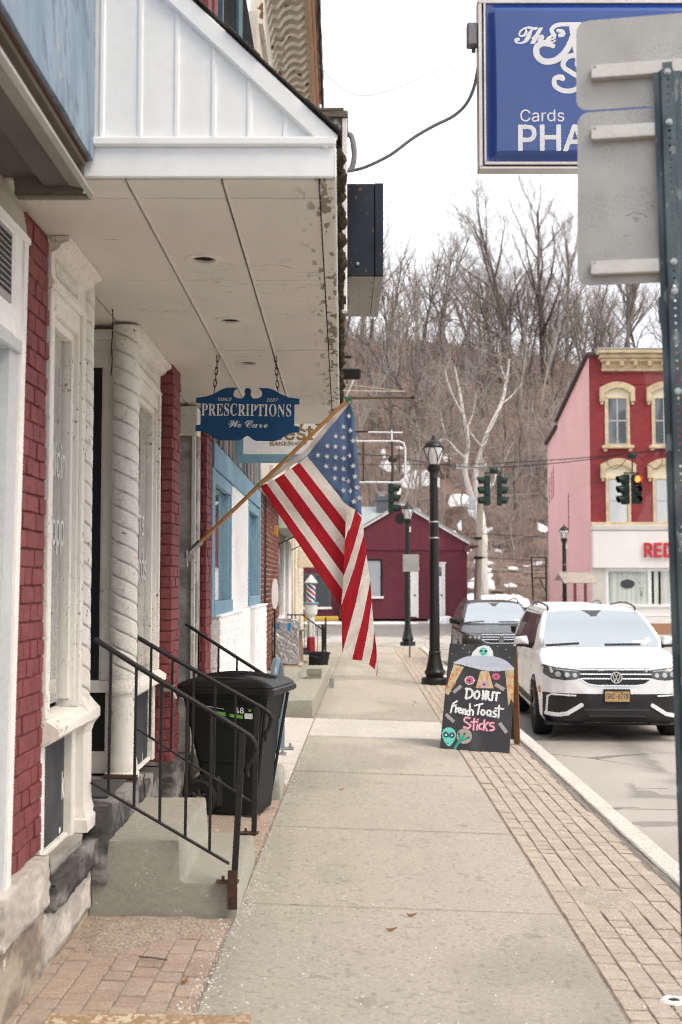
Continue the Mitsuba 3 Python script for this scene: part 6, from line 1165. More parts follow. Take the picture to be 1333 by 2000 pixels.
    decal(unary_union([shapely.box(.42, 1.16, .60, 1.20), shapely.box(.60, 1.18, .66, 1.24)]), 'white_paint', 'sticker', tm=gt, off=.012, parent=wsk, th=.001)
    for l in ([(-.72, 1.14), (-.30, 1.165)], [(.05, 1.15), (.5, 1.155)]): decal(LineString(l).buffer(.011), 'car_black', 'wiper', tm=gt, off=.02)
    for s in (-1, 1):
        for k, (ya, yb, yc, yd) in enumerate([(1.60, 2.28, 2.28, 1.98), (2.36, 3.25, 3.25, 2.36), (3.33, 4.15, 3.98, 3.33)]):
            wz = Polygon([(ya, 1.145), (yb, 1.145), (yc, 1.52), (yd, 1.50)]).buffer(-.02).buffer(.02); decal(wz, 'car_glass_dark', 'side_window', 'x', off=.006, tm=gt, sgn=s)
        decal(Polygon([(1.52, 1.12), (4.3, 1.12), (4.05, 1.56), (1.95, 1.54)]).buffer(.0), 'car_black', 'window_surround', 'x', off=.002, tm=gt, sgn=s)
        for a in (.92, 3.72):
            ring = Point(a, .33).buffer(.445, quad_segs=14).difference(Point(a, .33).buffer(.385, quad_segs=14)).intersection(shapely.box(0, .32, 5, 2)); decal(ring, 'car_black', 'arch_trim', 'x', off=.004, tm=bt, sgn=s, res=.06)
            w = obj('wheel', W(mv(rot(lathe([(.2, -.11), (.33, -.115), (.355, -.09), (.362, -.03), (.362, .03), (.355, .09), (.33, .115), (.2, .11)], 40), 90, 'y'), s * .81, a, .36)), 'rubber', C, smooth=30)
            rimm = [rot(cb(-.035, .035, .0, .235, .085, .105, .008), t, 'z') for t in range(0, 360, 72)] + [lathe([(0, .08), (.05, .08), (.05, .11), (0, .112)], 14), lathe([(.215, .06), (.24, .06), (.245, .112), (.225, .112)], 36), lathe([(0, .02), (.22, .02)], 24)]
            obj('rim', W(mv(rot(mj(rimm), s * 90, 'y'), s * .81, a, .36)), 'rim_dark', w, smooth=30)
        decal(Polygon([(1.33, .34), (3.3, .34), (3.3, .46), (1.33, .44)]), lower, 'sill_trim', 'x', off=.006, tm=bt, sgn=s)
        for dy in (2.05, 3.15): decal(shapely.box(dy, .93, dy + .19, .96), paint, 'door_handle', 'x', off=.02, tm=bt, sgn=s)
        decal(unary_union([LineString([(1.42, .46), (1.40, 1.0), (1.55, 1.13)]).buffer(.004), LineString([(2.33, .46), (2.33, 1.12)]).buffer(.004), LineString([(3.28, 1.12), (3.28, .75), (3.1, .46)]).buffer(.004)]), 'car_black', 'door_gap', 'x', off=.0015, tm=bt, sgn=s, th=.001)
        if s < 0: decal(shapely.box(.40, .58, .52, .66), 'amber_lens', 'side_marker', 'x', off=.004, tm=bt, sgn=s)
        mm = manifold3d.Manifold.hull_points(np.array([(s * x, y, z) for x, y, z in [(.90, 1.58, 1.12), (1.08, 1.60, 1.12), (1.09, 1.62, 1.22), (.93, 1.60, 1.24), (.90, 1.72, 1.12), (1.07, 1.72, 1.12), (1.07, 1.72, 1.22), (.92, 1.72, 1.24), (1.0, 1.54, 1.16), (1.0, 1.55, 1.21)]], float))
        mr = obj('mirror', W(blob(None, mm, .03, 6)), paint if mirror == 'body' else mirror, C, smooth=40); obj('mirror_foot', W(mj(sqbar((s * .84, 1.66, 1.10), (s * .95, 1.66, 1.13), .08, .04), cb(min(s * .90, s * 1.07), max(s * .90, s * 1.07), 1.57, 1.73, 1.095, 1.13, .01))), 'car_black', mr)
        obj('roof_rail', W(tube(smoothpts([(s * .60, 1.95, 1.58), (s * .60, 2.05, 1.635), (s * .615, 2.9, 1.675), (s * .60, 3.9, 1.63), (s * .60, 4.0, 1.59)], 5), .014, 6)), 'car_rail', C, smooth=60)
        hl = Polygon([(s * x, z) for x, z in [(.90, .945), (.80, .93), (.55, .90), (.40, .885), (.40, .80), (.50, .772), (.62, .762), (.78, .775), (.86, .83)]]).buffer(0); h = decal(hl, 'headlight_dark', 'headlight', off=.006, tm=bt)
        decal(unary_union([Polygon([(s * a, z) for a, z in [(.80, .905), (.46, .875), (.46, .868), (.80, .897)]]).buffer(0), Point(s * .70, .835).buffer(.034), Point(s * .595, .828).buffer(.03), Point(s * .50, .825).buffer(.026)]), 'headlight_clear', 'lens', off=.009, tm=bt, parent=h, th=.002)
        corner = Polygon([(s * x, z) for x, z in [(.87, .60), (.50, .60), (.44, .565), (.44, .50), (.30, .42), (.40, .22), (.87, .22)]]).buffer(0); decal(corner, lower, 'corner_grille', off=.014, tm=bt, res=.03)
        acc = unary_union([LineString([(s * x, z) for x, z in l]).buffer(w) for l, w in (([(.50, .578), (.78, .585), (.82, .555)], .009), ([(.82, .555), (.832, .36)], .010), ([(.832, .345), (.70, .338), (.60, .358), (.43, .465)], .024))]).buffer(.004).buffer(-.004); decal(acc, paint, 'bumper_accent', off=.034, tm=bt, res=.03)
    decal(Polygon([(-.44, .905), (.44, .905), (.44, .78), (.34, .725), (.24, .708), (-.24, .708), (-.34, .725), (-.44, .78)]), 'grille_black', 'grille', off=.006, tm=bt)
    for z, hw in ((.892, .45), (.838, .43), (.785, .425)): decal(LineString([(-hw, z), (hw, z)]).buffer(.0075, cap_style=2), 'chrome', 'grille_bar', off=.016, tm=bt)
    decal(LineString([(-.44, .782), (-.34, .720), (-.24, .704), (.24, .704), (.34, .720), (.44, .782)]).buffer(.006), 'chrome', 'grille_bar', off=.016, tm=bt)
    decal(Polygon([(-.50, .545), (.50, .545), (.46, .47), (.36, .27), (-.36, .27), (-.46, .47)]), lower, 'lower_grille', off=.014, tm=bt, res=.03)
    for z, hw in ((.335, .34), (.41, .40)): decal(LineString([(-hw, z), (hw, z)]).buffer(.011, cap_style=2), 'car_grey', 'grille_bar', off=.024, tm=bt)
    decal(Polygon([(-.52, .60), (.52, .60), (.47, .545), (-.47, .545)]), lower, 'bumper_strip', off=.016, tm=bt, res=.03)
    decal(LineString([(-.62, .275), (.62, .275)]).buffer(.03), lower, 'chin', off=.018, tm=bt, res=.03)
    em = Point(0, .80).buffer(.072, quad_segs=10).difference(Point(0, .80).buffer(.058, quad_segs=10))
    em = em.union(unary_union([LineString(l).buffer(.0055, cap_style=2) for l in ([(-.026, .858), (0, .806), (.026, .858)], [(-.046, .838), (-.022, .752), (0, .795), (.022, .752), (.046, .838)])]))
    yn = float(ray_first(whole, np.array([[0, -3, .8]]), np.array([[0, 1.0, 0]]))[0]) - 3
    obj('emblem_disc', W(fr(extr(Point(0, .80).buffer(.072, quad_segs=10), .02), (0, yn - .012, 0), (1, 0, 0), (0, 0, 1), (0, -1, 0))), 'car_black', C); obj('emblem', W(fr(extr(em, .006), (0, yn - .033, 0), (1, 0, 0), (0, 0, 1), (0, -1, 0))), 'chrome', C)
    if plate_text:
        yp = float(ray_first(whole, np.array([[0, -3, .6]]), np.array([[0, 1.0, 0]]))[0]) - 3 - .03
        pl = obj('number_plate', W(cb(-.16, .16, yp - .01, yp + .06, .492, .66, .004)), 'car_black', C); obj('plate_face', W(box(-.148, .148, yp - .013, yp - .008, .512, .635)), 'plate_gold', pl)
        obj('lettering', W(put(itext(plate_text, .062, True, .60), (-.138, yp - .0125, .545), (1, 0, 0), (0, 0, 1))), 'plate_blue', pl); obj('lettering', W(mj(put(itext('NEW YORK', .016, True, 1), (-.045, yp - .0125, .615), (1, 0, 0), (0, 0, 1)))), 'plate_blue', pl)
    obj('underside', W(box(-.72, .72, .2, 4.5, .20, .35)), 'black', C)
    return C
c1 = make_car(3.37, 14.85, -.283, 'car_white', 'white SUV with black bumper and roof rails parked nearest at the kerb', mirror='body', plate_text='GRC-6778', yaw=3.0)
make_car(4.02, 20.7, float(R(23)), 'car_white', 'white car with black mirrors mostly hidden behind the nearest white SUV', yaw=7.0)
make_car(3.62, 27.4, float(R(29)), 'car_black_paint', 'black SUV with pale windshield parked behind the A-board', lower='car_black', yaw=2.0)

# ------------------------------------------------------------------ signals and span wire
def head(key, label, x, y, z, face, lit=None, holder=True):
    """three-lamp head: face = direction its lenses look (unit xy)"""
    S = thing('traffic_light', label, 'traffic light'); F = V3(face[0], face[1], 0); Rr = V3(-face[1], face[0], 0); o = V3(x, y, z); up = V3(0, 0, 1)
    pl = lambda m: fr(m, o, Rr, F, up)
    for k in range(3):
        zc = .36 - .36 * k; obj('section', pl(cb(-.17, .17, -.12, .06, zc - .175, zc + .175, .02)), 'signal_green', S)
        a = np.linspace(-.25 * math.pi, 1.25 * math.pi, 18); prof = [(math.cos(t) * .145, math.sin(t) * .145) for t in a]
        P = np.array([[(px * (1 - .08 * q), .06 + .26 * q * (.55 + .45 * (pz / .145 * .5 + .5)), zc + pz * (1 - .06 * q) - .02 * q) for px, pz in prof] for q in (0, .5, 1)])
        obj('visor', pl(mj(grid(P), grid(P * [.985, 1, 1] + [0, 0, -.004]))), 'signal_green', S, smooth=50)
        on = lit == k
        L_ = obj('lens', pl(fr(lathe([(0, .02), (.07, .016), (.12, .0)], 20), (0, .062, zc), (1, 0, 0), (0, 0, -1), (0, 1, 0))), 'signal_lens', S, smooth=True)
        if on: scene[L_]['emitter'] = {'type': 'area', 'radiance': rgb((1.7, .085, .016))}; scene[L_]['flip_normals'] = True
    obj('hanger', mj(tube([(x, y, z + .54), (x, y, z + .60)], .02, 6)), 'signal_green', S)
    return S
def cluster(x, y, z, heads, hub):
    for h in heads: pass
head('t', 'hanging traffic light showing red to the right of the pink wall', 10.58, 43, 5.03, (0, -1), lit=0)
head('t', 'traffic light facing left, hung beside the lit red one', 10.18, 43.2, 5.03, (-.96, -.28))
head('t', 'traffic light facing left beside the utility pole', 5.17, 43, 4.98, (-.99, -.1))
head('t', 'traffic light facing right, paired with one by the utility pole', 5.68, 43, 4.98, (.99, -.1))
head('t', 'single traffic light hanging in front of the maroon gable', 1.80, 43, 4.70, (.98, -.2))
for nm, x, zt, hx in (('hub at the lit pair', 10.42, 6.25, (10.18, 10.58)), ('hub by the utility pole', 5.45, 5.72, (5.17, 5.68)), ('hub over the gable', 1.82, 6.12, (1.8, 1.8))):
    hb = thing('signal_hub', 'green wire hub carrying traffic lights, ' + nm, 'signal hub')
    zb_ = 5.60 if x != 1.82 else 5.32
    obj('body', mj(lathe([(0, zt - .13), (.14, zt - .12), (.16, zt), (.12, zt + .08), (0, zt + .1)], 12, (x, 43, 0)), tube([(x, 43, zb_), (x, 43, zt)], .025, 6), cb(min(hx) - .06, max(hx) + .06, 42.97, 43.03, zb_ - .02, zb_ + .03, .005)), 'signal_green', hb)
cat = lambda a, b, s, n=14: [np.array(a) * (1 - t) + np.array(b) * t - V3(0, 0, s * 4 * t * (1 - t)) for t in np.linspace(0, 1, n)]
w = thing('span_wire', 'black span wire carrying the traffic lights across the street', 'wire')
obj('cable', mj(*[tube(cat(a, b, s), .016, 5) for a, b, s in (((-8, 42, 6.9), (1.82, 43, 6.22), .1), ((1.82, 43, 6.22), (5.45, 43, 5.80), .12), ((5.45, 43, 5.80), (10.42, 43, 6.33), .08), ((10.42, 43, 6.33), (24, 41, 8.4), .2), ((5.45, 43, 5.95), (24, 41, 8.6), .5))]), 'black', w)
obj('loop', mj(tube(smoothpts([(10.5, 43, 6.35), (11.0, 43, 5.9), (11.3, 43, 5.75), (11.5, 43, 6.05), (11.4, 43, 6.5)], 6), .012, 5), tube(smoothpts([(10.3, 43, 6.3), (10.1, 43, 5.95), (9.75, 43, 5.75), (9.5, 43, 6.0), (9.55, 43, 6.25)], 6), .012, 5)), 'black', w)
up = thing('utility_pole', 'weathered wooden utility pole with a grey transformer beside the barn', 'utility pole')
ub, ut = V3(6.95, 62, .2), V3(7.22, 62, 8.04)
obj('pole', tube([ub, (ub + ut) / 2, ut], [.19, .17, .14], 12), 'pole_wood', up, smooth=50)
obj('transformer', mj(lathe([(0, 5.45), (.17, 5.45), (.18, 5.5), (.18, 6.0), (.14, 6.08), (0, 6.1)], 14, (6.72, 61.8, 0)), cb(6.8, 7.1, 61.8, 61.9, 5.9, 6.0)), 'galv_pale', up, smooth=35)
obj('crossarm', mj(cb(5.9, 7.5, 61.75, 61.85, 7.55, 7.65), *[lathe([(0, 7.65), (.05, 7.66), (.06, 7.74), (.03, 7.8), (0, 7.82)], 8, (x, 61.8, 0)) for x in (5.95, 6.2, 6.5, 7.4)], tube([(7.2, 62, 7.9), (7.45, 61.9, 8.2)], .03, 6)), 'galv_pale', up)
obj('clamp', mj(*[lathe([(.17, z), (.22, z), (.22, z + .12), (.17, z + .12)], 10, (7.02, 62, 0)) for z in (2.9, 3.9)], tube([(7.05, 61.8, 2.96), (7.3, 61.5, 2.96)], .04, 6)), 'black', up)
for k, (a, b, s, lb) in enumerate([((-20, 61, 5.2), (7.05, 61.9, 4.2), .5, 'upper telephone wire crossing behind the barn roof'), ((7.05, 61.9, 4.2), (40, 60, 5.5), .9, 'telephone wire running right from the utility pole'), ((7.05, 61.9, 2.98), (40, 61, 3.6), .7, 'lowest telephone wire running right from the utility pole'), ((7.4, 61.8, 7.8), (-30, 58, 9.2), .6, 'power wire from the utility pole top to the left')]):
    tag(obj('overhead_wire', tube(cat(a, b, s), .017, 4), 'black'), lb, 'wire')
# ------------------------------------------------------------------ red building on the right
RB = thing('red_brick_building', 'red brick corner building with cream cornice, pink side wall and RED sign', 'building')
fx0, fy0, zb0 = 9.74, 47.0, -.33
rf = Polygon([(47.03, -.6), (47.03, 10.62), (54.0, 8.92), (54.0, 8.68), (56.7, 8.22), (56.7, -.6)])
obj('side_wall', pf_between(rf, V3(fx0, 0, 0), V3(fx0 + .4, 0, 0), V3(0, 1, 0), V3(0, 0, 1)), 'pink_paint', RB)
obj('side_coping', mj(sqbar((fx0 + .1, 46.95, 10.68), (fx0 + .1, 54.0, 8.97), .5, .12), sqbar((fx0 + .1, 54.0, 8.72), (fx0 + .1, 56.75, 8.26), .5, .12), cb(fx0 - .05, fx0 + .9, 46.9, 47.3, 10.58, 10.75, .02)), 'coping', RB)
for u0, z0_, z1_ in ((56.2, 5.4, 6.6), (55.6, 5.5, 6.8), (55.1, 5.6, 7.0), (51.5, 3.9, 5.5)): obj('wall_slot', box(fx0 - .012, fx0 + .02, u0, u0 + .12, z0_, z1_), 'slot_red', RB)
obj('front_wall', box(fx0 + .002, 24, fy0, fy0 + .4, 3.9, 10.66), 'red_facade', RB); obj('main_block', box(fx0 + .4, 24, fy0 + .4, 56.5, -.6, 8.2), 'red_facade', RB)
obj('panel_band', mj(cb(10.2, 24, fy0 - .05, fy0 + .02, 9.90, 9.99, .01), cb(10.2, 24, fy0 - .03, fy0 + .02, 9.46, 9.52, .01)), 'red_facade', RB)
co = obj('cornice', mj(cb(10.0, 24, fy0 - .55, fy0 + .1, 10.62, 10.78, .03), cb(10.1, 24, fy0 - .42, fy0 + .1, 10.46, 10.62, .04), cb(10.18, 24, fy0 - .30, fy0 + .05, 10.34, 10.46, .03), box(10.25, 24, fy0 - .1, fy0 + .02, 10.1, 10.4), cb(10.22, 24, fy0 - .14, fy0 + .02, 9.98, 10.1, .02)), 'cream_trim', RB)
obj('cornice_cap', cb(9.98, 24, fy0 - .58, fy0 + .3, 10.78, 10.82, .01), 'galv_pale', co)
for k in range(14): obj('modillion', cb(10.35 + k * .545, 10.5 + k * .545, fy0 - .34, fy0 - .08, 10.16, 10.36, .02), 'cream_trim', co)
def archwin(xc, z0_, z1_, lun, name='window'):
    hw = .37; w = obj(name, mj(cb(xc - hw - .12, xc - hw, fy0 - .06, fy0 + .1, z0_ - .05, z1_ + .05, .01), cb(xc + hw, xc + hw + .12, fy0 - .06, fy0 + .1, z0_ - .05, z1_ + .05, .01), cb(xc - hw - .12, xc + hw + .12, fy0 - .055, fy0 + .1, z1_, z1_ + .06, .01)), 'cream_trim', RB)
    obj('sill', mj(cb(xc - .62, xc + .62, fy0 - .2, fy0 + .02, z0_ - .17, z0_ - .05, .02), cb(xc - .56, xc - .42, fy0 - .14, fy0 + .02, z0_ - .28, z0_ - .17, .02), cb(xc + .42, xc + .56, fy0 - .14, fy0 + .02, z0_ - .28, z0_ - .17, .02)), 'cream_trim', w)
    arc = lambda hw_, h_, zz: [(xc - hw_ + 2 * hw_ * t, zz + h_ * 4 * t * (1 - t)) for t in np.linspace(0, 1, 15)]
    hood = Polygon(arc(.68, .24, z1_ + lun) + arc(.50, .20, z1_ + lun - .20)[::-1]).buffer(0)
    obj('hood', mj(pf_between(hood, V3(0, fy0 - .17, 0), V3(0, fy0 + .02, 0), V3(1, 0, 0), V3(0, 0, 1)), *[cb(xc + s * .60 - .09, xc + s * .60 + .09, fy0 - .16, fy0 + .02, z1_ + lun - .55, z1_ + lun + .02, .02) for s in (-1, 1)], *[cb(xc + s * .60 - .05, xc + s * .60 + .05, fy0 - .12, fy0 + .02, z1_ + lun - .66, z1_ + lun - .55, .02) for s in (-1, 1)]), 'cream_trim', w)
    obj('tympanum', pf_between(Polygon(arc(.50, .2, z1_ + lun - .2) + [(xc + .5, z1_ + .04), (xc - .5, z1_ + .04)]), V3(0, fy0 - .02, 0), V3(0, fy0 + .02, 0), V3(1, 0, 0), V3(0, 0, 1)), 'cream_light2', w)
    return w
for k in range(5):
    xc = 10.82 + 1.84 * k
    w = archwin(xc, 7.10, 8.90, .42)
    obj('pane', box(xc - .37, xc + .37, fy0 - .014, fy0 - .004, 7.05, 8.92), 'old_pane', w)
    obj('sash', mj(cb(xc - .03, xc + .03, fy0 - .03, fy0 + .005, 7.05, 8.9, .01), cb(xc - .37, xc + .37, fy0 - .03, fy0 + .005, 8.0, 8.06, .005), cb(xc - .37, xc - .34, fy0 - .02, fy0 + .005, 7.05, 8.9, .003), cb(xc + .34, xc + .37, fy0 - .02, fy0 + .005, 7.05, 8.9, .003), cb(xc - .37, xc + .37, fy0 - .02, fy0 + .005, 7.05, 7.13, .003)), 'sash_grey', w)
    w = archwin(xc, 4.02, 5.72, .58)
    obj('pane', box(xc - .37, xc + .37, fy0 - .014, fy0 - .004, 3.95, 5.74), 'blind_pane', w)
    obj('sash', mj(cb(xc - .37, xc + .37, fy0 - .03, fy0 + .005, 4.86, 4.91, .005), cb(xc - .37, xc - .33, fy0 - .02, fy0 + .005, 4.0, 5.72, .003), cb(xc + .33, xc + .37, fy0 - .02, fy0 + .005, 4.0, 5.72, .003)), 'sash_grey', w)
obj('belt_course', cb(fx0 - .02, 24, fy0 - .12, fy0 + .02, 3.92, 4.04, .02), 'cream_trim', RB)
obj('shop_cornice', cb(fx0 - .02, 24, fy0 - .30, fy0 + .02, 3.70, 3.92, .03), 'pale_concrete', RB)
sgn = obj('sign_band', cb(fx0 + .02, 24, fy0 - .26, fy0 + .3, 2.24, 3.70, .02), 'white_sign', RB)
for i, (c, x) in enumerate(zip('REDA', (11.68, 12.07, 12.45, 13.04))):
    v, f = vf(itext(c, .53, True, .80)); v = v.copy(); v[:, 2] *= 60; obj('letter', fr((v, f), (x, fy0 - .27, 2.68), (1, 0, 0), (0, 0, 1), (0, -1, 0)), 'letter_red_bright', sgn)
obj('shop_pier', cb(fx0, 10.28, fy0 - .10, fy0 + .3, zb0, 2.24, .02), 'pale_concrete', RB)
sf = obj('shop_front', mj(cb(10.28, 10.38, fy0 - .08, fy0 + .05, -.2, 2.24, .01), cb(10.28, 24, fy0 - .08, fy0 + .05, 2.12, 2.24, .01), cb(11.92, 12.02, fy0 - .08, fy0 + .05, .8, 2.13, .01), cb(15, 15.1, fy0 - .08, fy0 + .05, .8, 2.13, .01), cb(10.3, 24, fy0 - .09, fy0 + .05, .72, .84, .01)), 'white_metal', RB)
obj('pane', mj(box(10.38, 11.92, fy0 + .0, fy0 + .01, .8, 2.13), box(12.02, 24, fy0 + .0, fy0 + .01, .8, 2.13)), 'curtain_pane', sf)
obj('curtain_gap', mj(box(12.08, 12.17, fy0 - .004, fy0 + .0, .84, 2.12), box(12.34, 12.43, fy0 - .004, fy0 + .0, .84, 2.12), box(13.3, 13.5, fy0 - .004, fy0, .84, 2.12)), 'black', sf)
obj('oval_plaque', pf_between(shapely.affinity.scale(Point(11.14, 1.63).buffer(.27, quad_segs=10), 1, .65), V3(0, fy0 - .03, 0), V3(0, fy0 - .005, 0), V3(1, 0, 0), V3(0, 0, 1)), 'slate_plaque', sf)
obj('string_lights', mj([mv(trimesh.creation.icosphere(1, .022), x, fy0 - .03, z) for x, z in [(10.44 + .01 * math.sin(k), 2.0 - k * .1) for k in range(11)] + [(10.5 + k * .14, 2.05 + .03 * math.sin(k * 2)) for k in range(10)] + [(11.6 + .02 * k, 1.2 + .03 * (k - 4) ** 2) for k in range(9)]]), 'slate_plaque', sf)
obj('stall_panel', mj(box(10.38, 24, fy0 - .03, fy0 + .3, .10, .72)), 'white_sign', RB); obj('stall_rail', cb(10.38, 24, fy0 - .06, fy0 - .02, .38, .42, .01), 'white_metal', RB)
obj('brick_base', box(10.3, 24, fy0 - .05, fy0 + .3, zb0, .10), 'base_brick', RB)
tag(obj('sidewalk', mj(box(fx0 - 1.6, 26, 44.6, 57, -.9, -.335)), 'slab'), kind='structure')
kk = thing('notice_kiosk', 'small wooden notice board with shingled roof by the pink wall', 'notice board')
obj('roof', mj(fr(cb(-.75, .75, 0, .55, 0, .04, .005), (8.95, 45.2, 1.64), (.9, .43, 0), (-.30, .62, .72), (.31, -.65, .69)), fr(cb(-.75, .75, 0, .40, 0, .04, .005), (8.95 - .16, 45.5, 2.04), (.9, .43, 0), (-.30, .62, -.72), (.31, .65, .69))), 'kiosk_shingle', kk)
obj('post', sqbar((8.72, 45.1, -.4), (8.72, 45.1, 1.66), .1, .1), 'kiosk_wood', kk); obj('post', sqbar((9.15, 45.3, -.4), (9.15, 45.3, 1.66), .1, .1), 'kiosk_wood', kk)
fe = thing('steel_stair', 'rusty steel stair landing standing beside the pink wall', 'fire escape')
obj('frame', mj(sqbar((9.1, 57.2, .1), (9.0, 57.2, 2.9), .07, .07), sqbar((9.7, 57.2, .1), (9.7, 57.2, 2.9), .07, .07), sqbar((9.0, 57.2, 2.88), (9.75, 57.2, 2.88), .05, .05, (0, 1, 0)), sqbar((9.0, 57.2, 2.45), (9.75, 57.2, 2.45), .03, .03, (0, 1, 0)), sqbar((9.02, 57.2, 1.9), (9.75, 57.2, 1.9), .10, .06, (0, 1, 0)), tube([(9.75, 57.2, 1.1), (9.4, 57.2, 1.85)], .03, 6)), 'rust', fe)
# ------------------------------------------------------------------ maroon barn
BA = thing('maroon_barn', 'maroon painted garage with a white trimmed gable and two white doors', 'building')
by, bz = 56.0, .0; pk = (2.83, 5.42); ev = (5.98, 3.56); el = (-.35, 3.56)
obj('brick_front', mj(box(-.10, 5.83, by, by + 8, bz, 3.18), box(-16, -.10, by + .3, by + 8, bz, 3.6)), 'maroon_brick', BA)
gp_ = Polygon([(-.10, 3.18), (5.83, 3.18), (5.83, 3.62), (pk[0], pk[1] - .05), (-.10, 3.66)])
obj('gable_boards', pf_between(gp_, V3(0, by - .04, 0), V3(0, by + .1, 0), V3(1, 0, 0), V3(0, 0, 1)), 'maroon_board', BA)
x = -.05
while x < 5.8:
    zt_ = pk[1] - .12 - abs(x + .1 - pk[0]) * .59; obj('board', box(x, x + .195, by - .055, by - .04, 3.2, zt_), 'maroon_board', BA); x += .205
obj('rake_trim', mj(*[fr(cb(0, math.hypot(a[0] - pk[0], a[1] - pk[1]), -.0, .16, -.13, .02, .01), (pk[0], by - .20, pk[1]), np.array([a[0] - pk[0], 0, a[1] - pk[1]]) / math.hypot(a[0] - pk[0], a[1] - pk[1]), (0, 1, 0), np.array([-(a[1] - pk[1]) * (1 if a[0] > pk[0] else -1), 0, abs(a[0] - pk[0])]) / math.hypot(a[0] - pk[0], a[1] - pk[1])) for a in (ev, el)]), 'white_paint', BA)
rfm = lambda p0, p1, p2, p3, t=.1: (np.array([p0, p1, p2, p3] + [V3(*p) - V3(0, 0, t) for p in (p0, p1, p2, p3)], float), np.array([[0, 1, 2], [0, 2, 3], [4, 6, 5], [4, 7, 6], [0, 4, 5], [0, 5, 1], [1, 5, 6], [1, 6, 2], [2, 6, 7], [2, 7, 3], [3, 7, 4], [3, 4, 0]]))
obj('roof', mj(rfm((pk[0], by - .22, pk[1] + .04), (ev[0], by - .22, ev[1] + .04), (ev[0], by + 8, ev[1] + .04), (pk[0], by + 8, pk[1] + .04)), rfm((el[0], by - .22, el[1] + .04), (pk[0], by - .22, pk[1] + .04), (pk[0], by + 8, pk[1] + .04), (el[0], by + 8, el[1] + .04)), rfm((-16.3, by - .1, 3.56), (.4, by - .1, 3.56), (2.4, by + 4.1, 5.47), (-16.3, by + 4.1, 5.47)), rfm((-16.3, by + 8.3, 3.56), (-16.3, by + 4.1, 5.46), (2.4, by + 4.1, 5.46), (2.4, by + 8.3, 3.56))), 'metal_roof', BA)
obj('chimney', mj(cb(1.72, 2.28, 59.3, 59.9, 4.9, 5.95, .02), cb(1.66, 2.34, 59.24, 59.96, 5.72, 5.82, .02)), 'slate_siding', BA); obj('chimney_cap', mj(cb(1.85, 2.15, 59.45, 59.75, 5.95, 6.12, .02), cb(1.75, 2.25, 59.35, 59.85, 6.12, 6.17, .01)), 'galv', BA)
def door(x0, x1, z1, pane):
    d = obj('door', mj(cb(x0 + .08, x1 - .08, by - .03, by + .03, .1, z1 - .08, .01)), 'white_door', BA); obj('door_frame', mj(cb(x0, x0 + .08, by - .06, by + .03, .05, z1, .01), cb(x1 - .08, x1, by - .06, by + .03, .05, z1, .01), cb(x0, x1 + .05, by - .07, by + .03, z1 - .08, z1, .01)), 'white_paint', d)
    obj('handle', cb(x1 - .2, x1 - .14, by - .07, by - .03, 1.05, 1.15, .008), 'black', d)
    if pane: obj('pane', box(x0 + .16, x1 - .16, by - .036, by - .031, z1 - .65, z1 - .2), 'old_pane', d)
door(2.94, 3.56, 2.35, False); door(4.14, 4.80, 2.63, True)
w = obj('window', mj(cb(.95, 1.03, by - .05, by + .05, 1.05, 2.78), cb(1.80, 1.88, by - .05, by + .05, 1.05, 2.78), cb(.95, 1.88, by - .052, by + .05, 2.70, 2.78)), 'black', BA); obj('pane', box(1.03, 1.80, by - .01, by - .004, 1.05, 2.7), 'curtain_pane2', w); obj('sill', cb(.9, 1.95, by - .1, by + .02, .94, 1.05, .01), 'white_paint', w)
for xw_ in (-2.0, -4.5, -9.0):
    w = obj('window', mj(cb(xw_, xw_ + .08, by + .25, by + .35, .55, 2.1), cb(xw_ + 1.4, xw_ + 1.48, by + .25, by + .35, .55, 2.1), cb(xw_ + .7, xw_ + .78, by + .26, by + .35, .55, 2.1), cb(xw_, xw_ + 1.48, by + .248, by + .35, 2.02, 2.1)), 'slate_siding', BA); obj('pane', box(xw_ + .08, xw_ + 1.4, by + .28, by + .29, .55, 2.05), 'dark_glass2', w); obj('sill', cb(xw_ - .05, xw_ + 1.53, by + .2, by + .31, .44, .55, .01), 'white_paint', w)
obj('vent_hole', pf_between(Point(2.72, 4.66).buffer(.24, quad_segs=8), V3(0, by - .075, 0), V3(0, by - .057, 0), V3(1, 0, 0), V3(0, 0, 1)), 'black', BA)
obj('gutter_end', mj(cb(5.75, 6.35, by - .15, by + 7, 3.32, 3.42, .02), cb(5.7, 5.95, by - .25, by, 3.1, 3.35, .02)), 'weathered_red', BA)
tag(obj('parking_stop', cb(-2.6, -.15, 53.2, 53.5, .0, .19, .03), 'kerb_yellow'), 'yellow painted kerb stop in front of the maroon garage', 'parking stop')
# ------------------------------------------------------------------ hill
def hz(X, Y):
    X, Y = np.asarray(X, float), np.asarray(Y, float)
    y0 = 71 + 2.0 * np.sin(X * .13); top = 25.5 + 2.2 * np.sin(X * .09 + 1) - .04 * X
    t = np.clip((Y - y0) / 56, 0, 1.0); s = t * t * (3 - 2 * t) * .55 + t * .45
    P = np.stack([X * .22, Y * .22, X * 0], -1)
    return .35 + (Y > y0 - 6) * 0 + top * s + np.clip(Y - 128, 0, 400) * .02 + (meshkit.fbm(P, 4, 2) - .5) * 2.4 * np.clip((Y - 66) / 10, 0, 1)
xs_ = np.concatenate([np.linspace(-260, -45, 20), np.linspace(-40, 60, 150), np.linspace(66, 300, 20)]); ys_ = np.concatenate([np.linspace(64, 135, 130), np.linspace(138, 420, 20)])
XX, YY = np.meshgrid(xs_, ys_, indexing='ij'); obj('hillside', grid(np.stack([XX, YY, hz(XX, YY)], -1)), 'leaf_litter', smooth=True); tag('hillside', 'steep brown leaf-covered hillside behind the town', kind='structure')
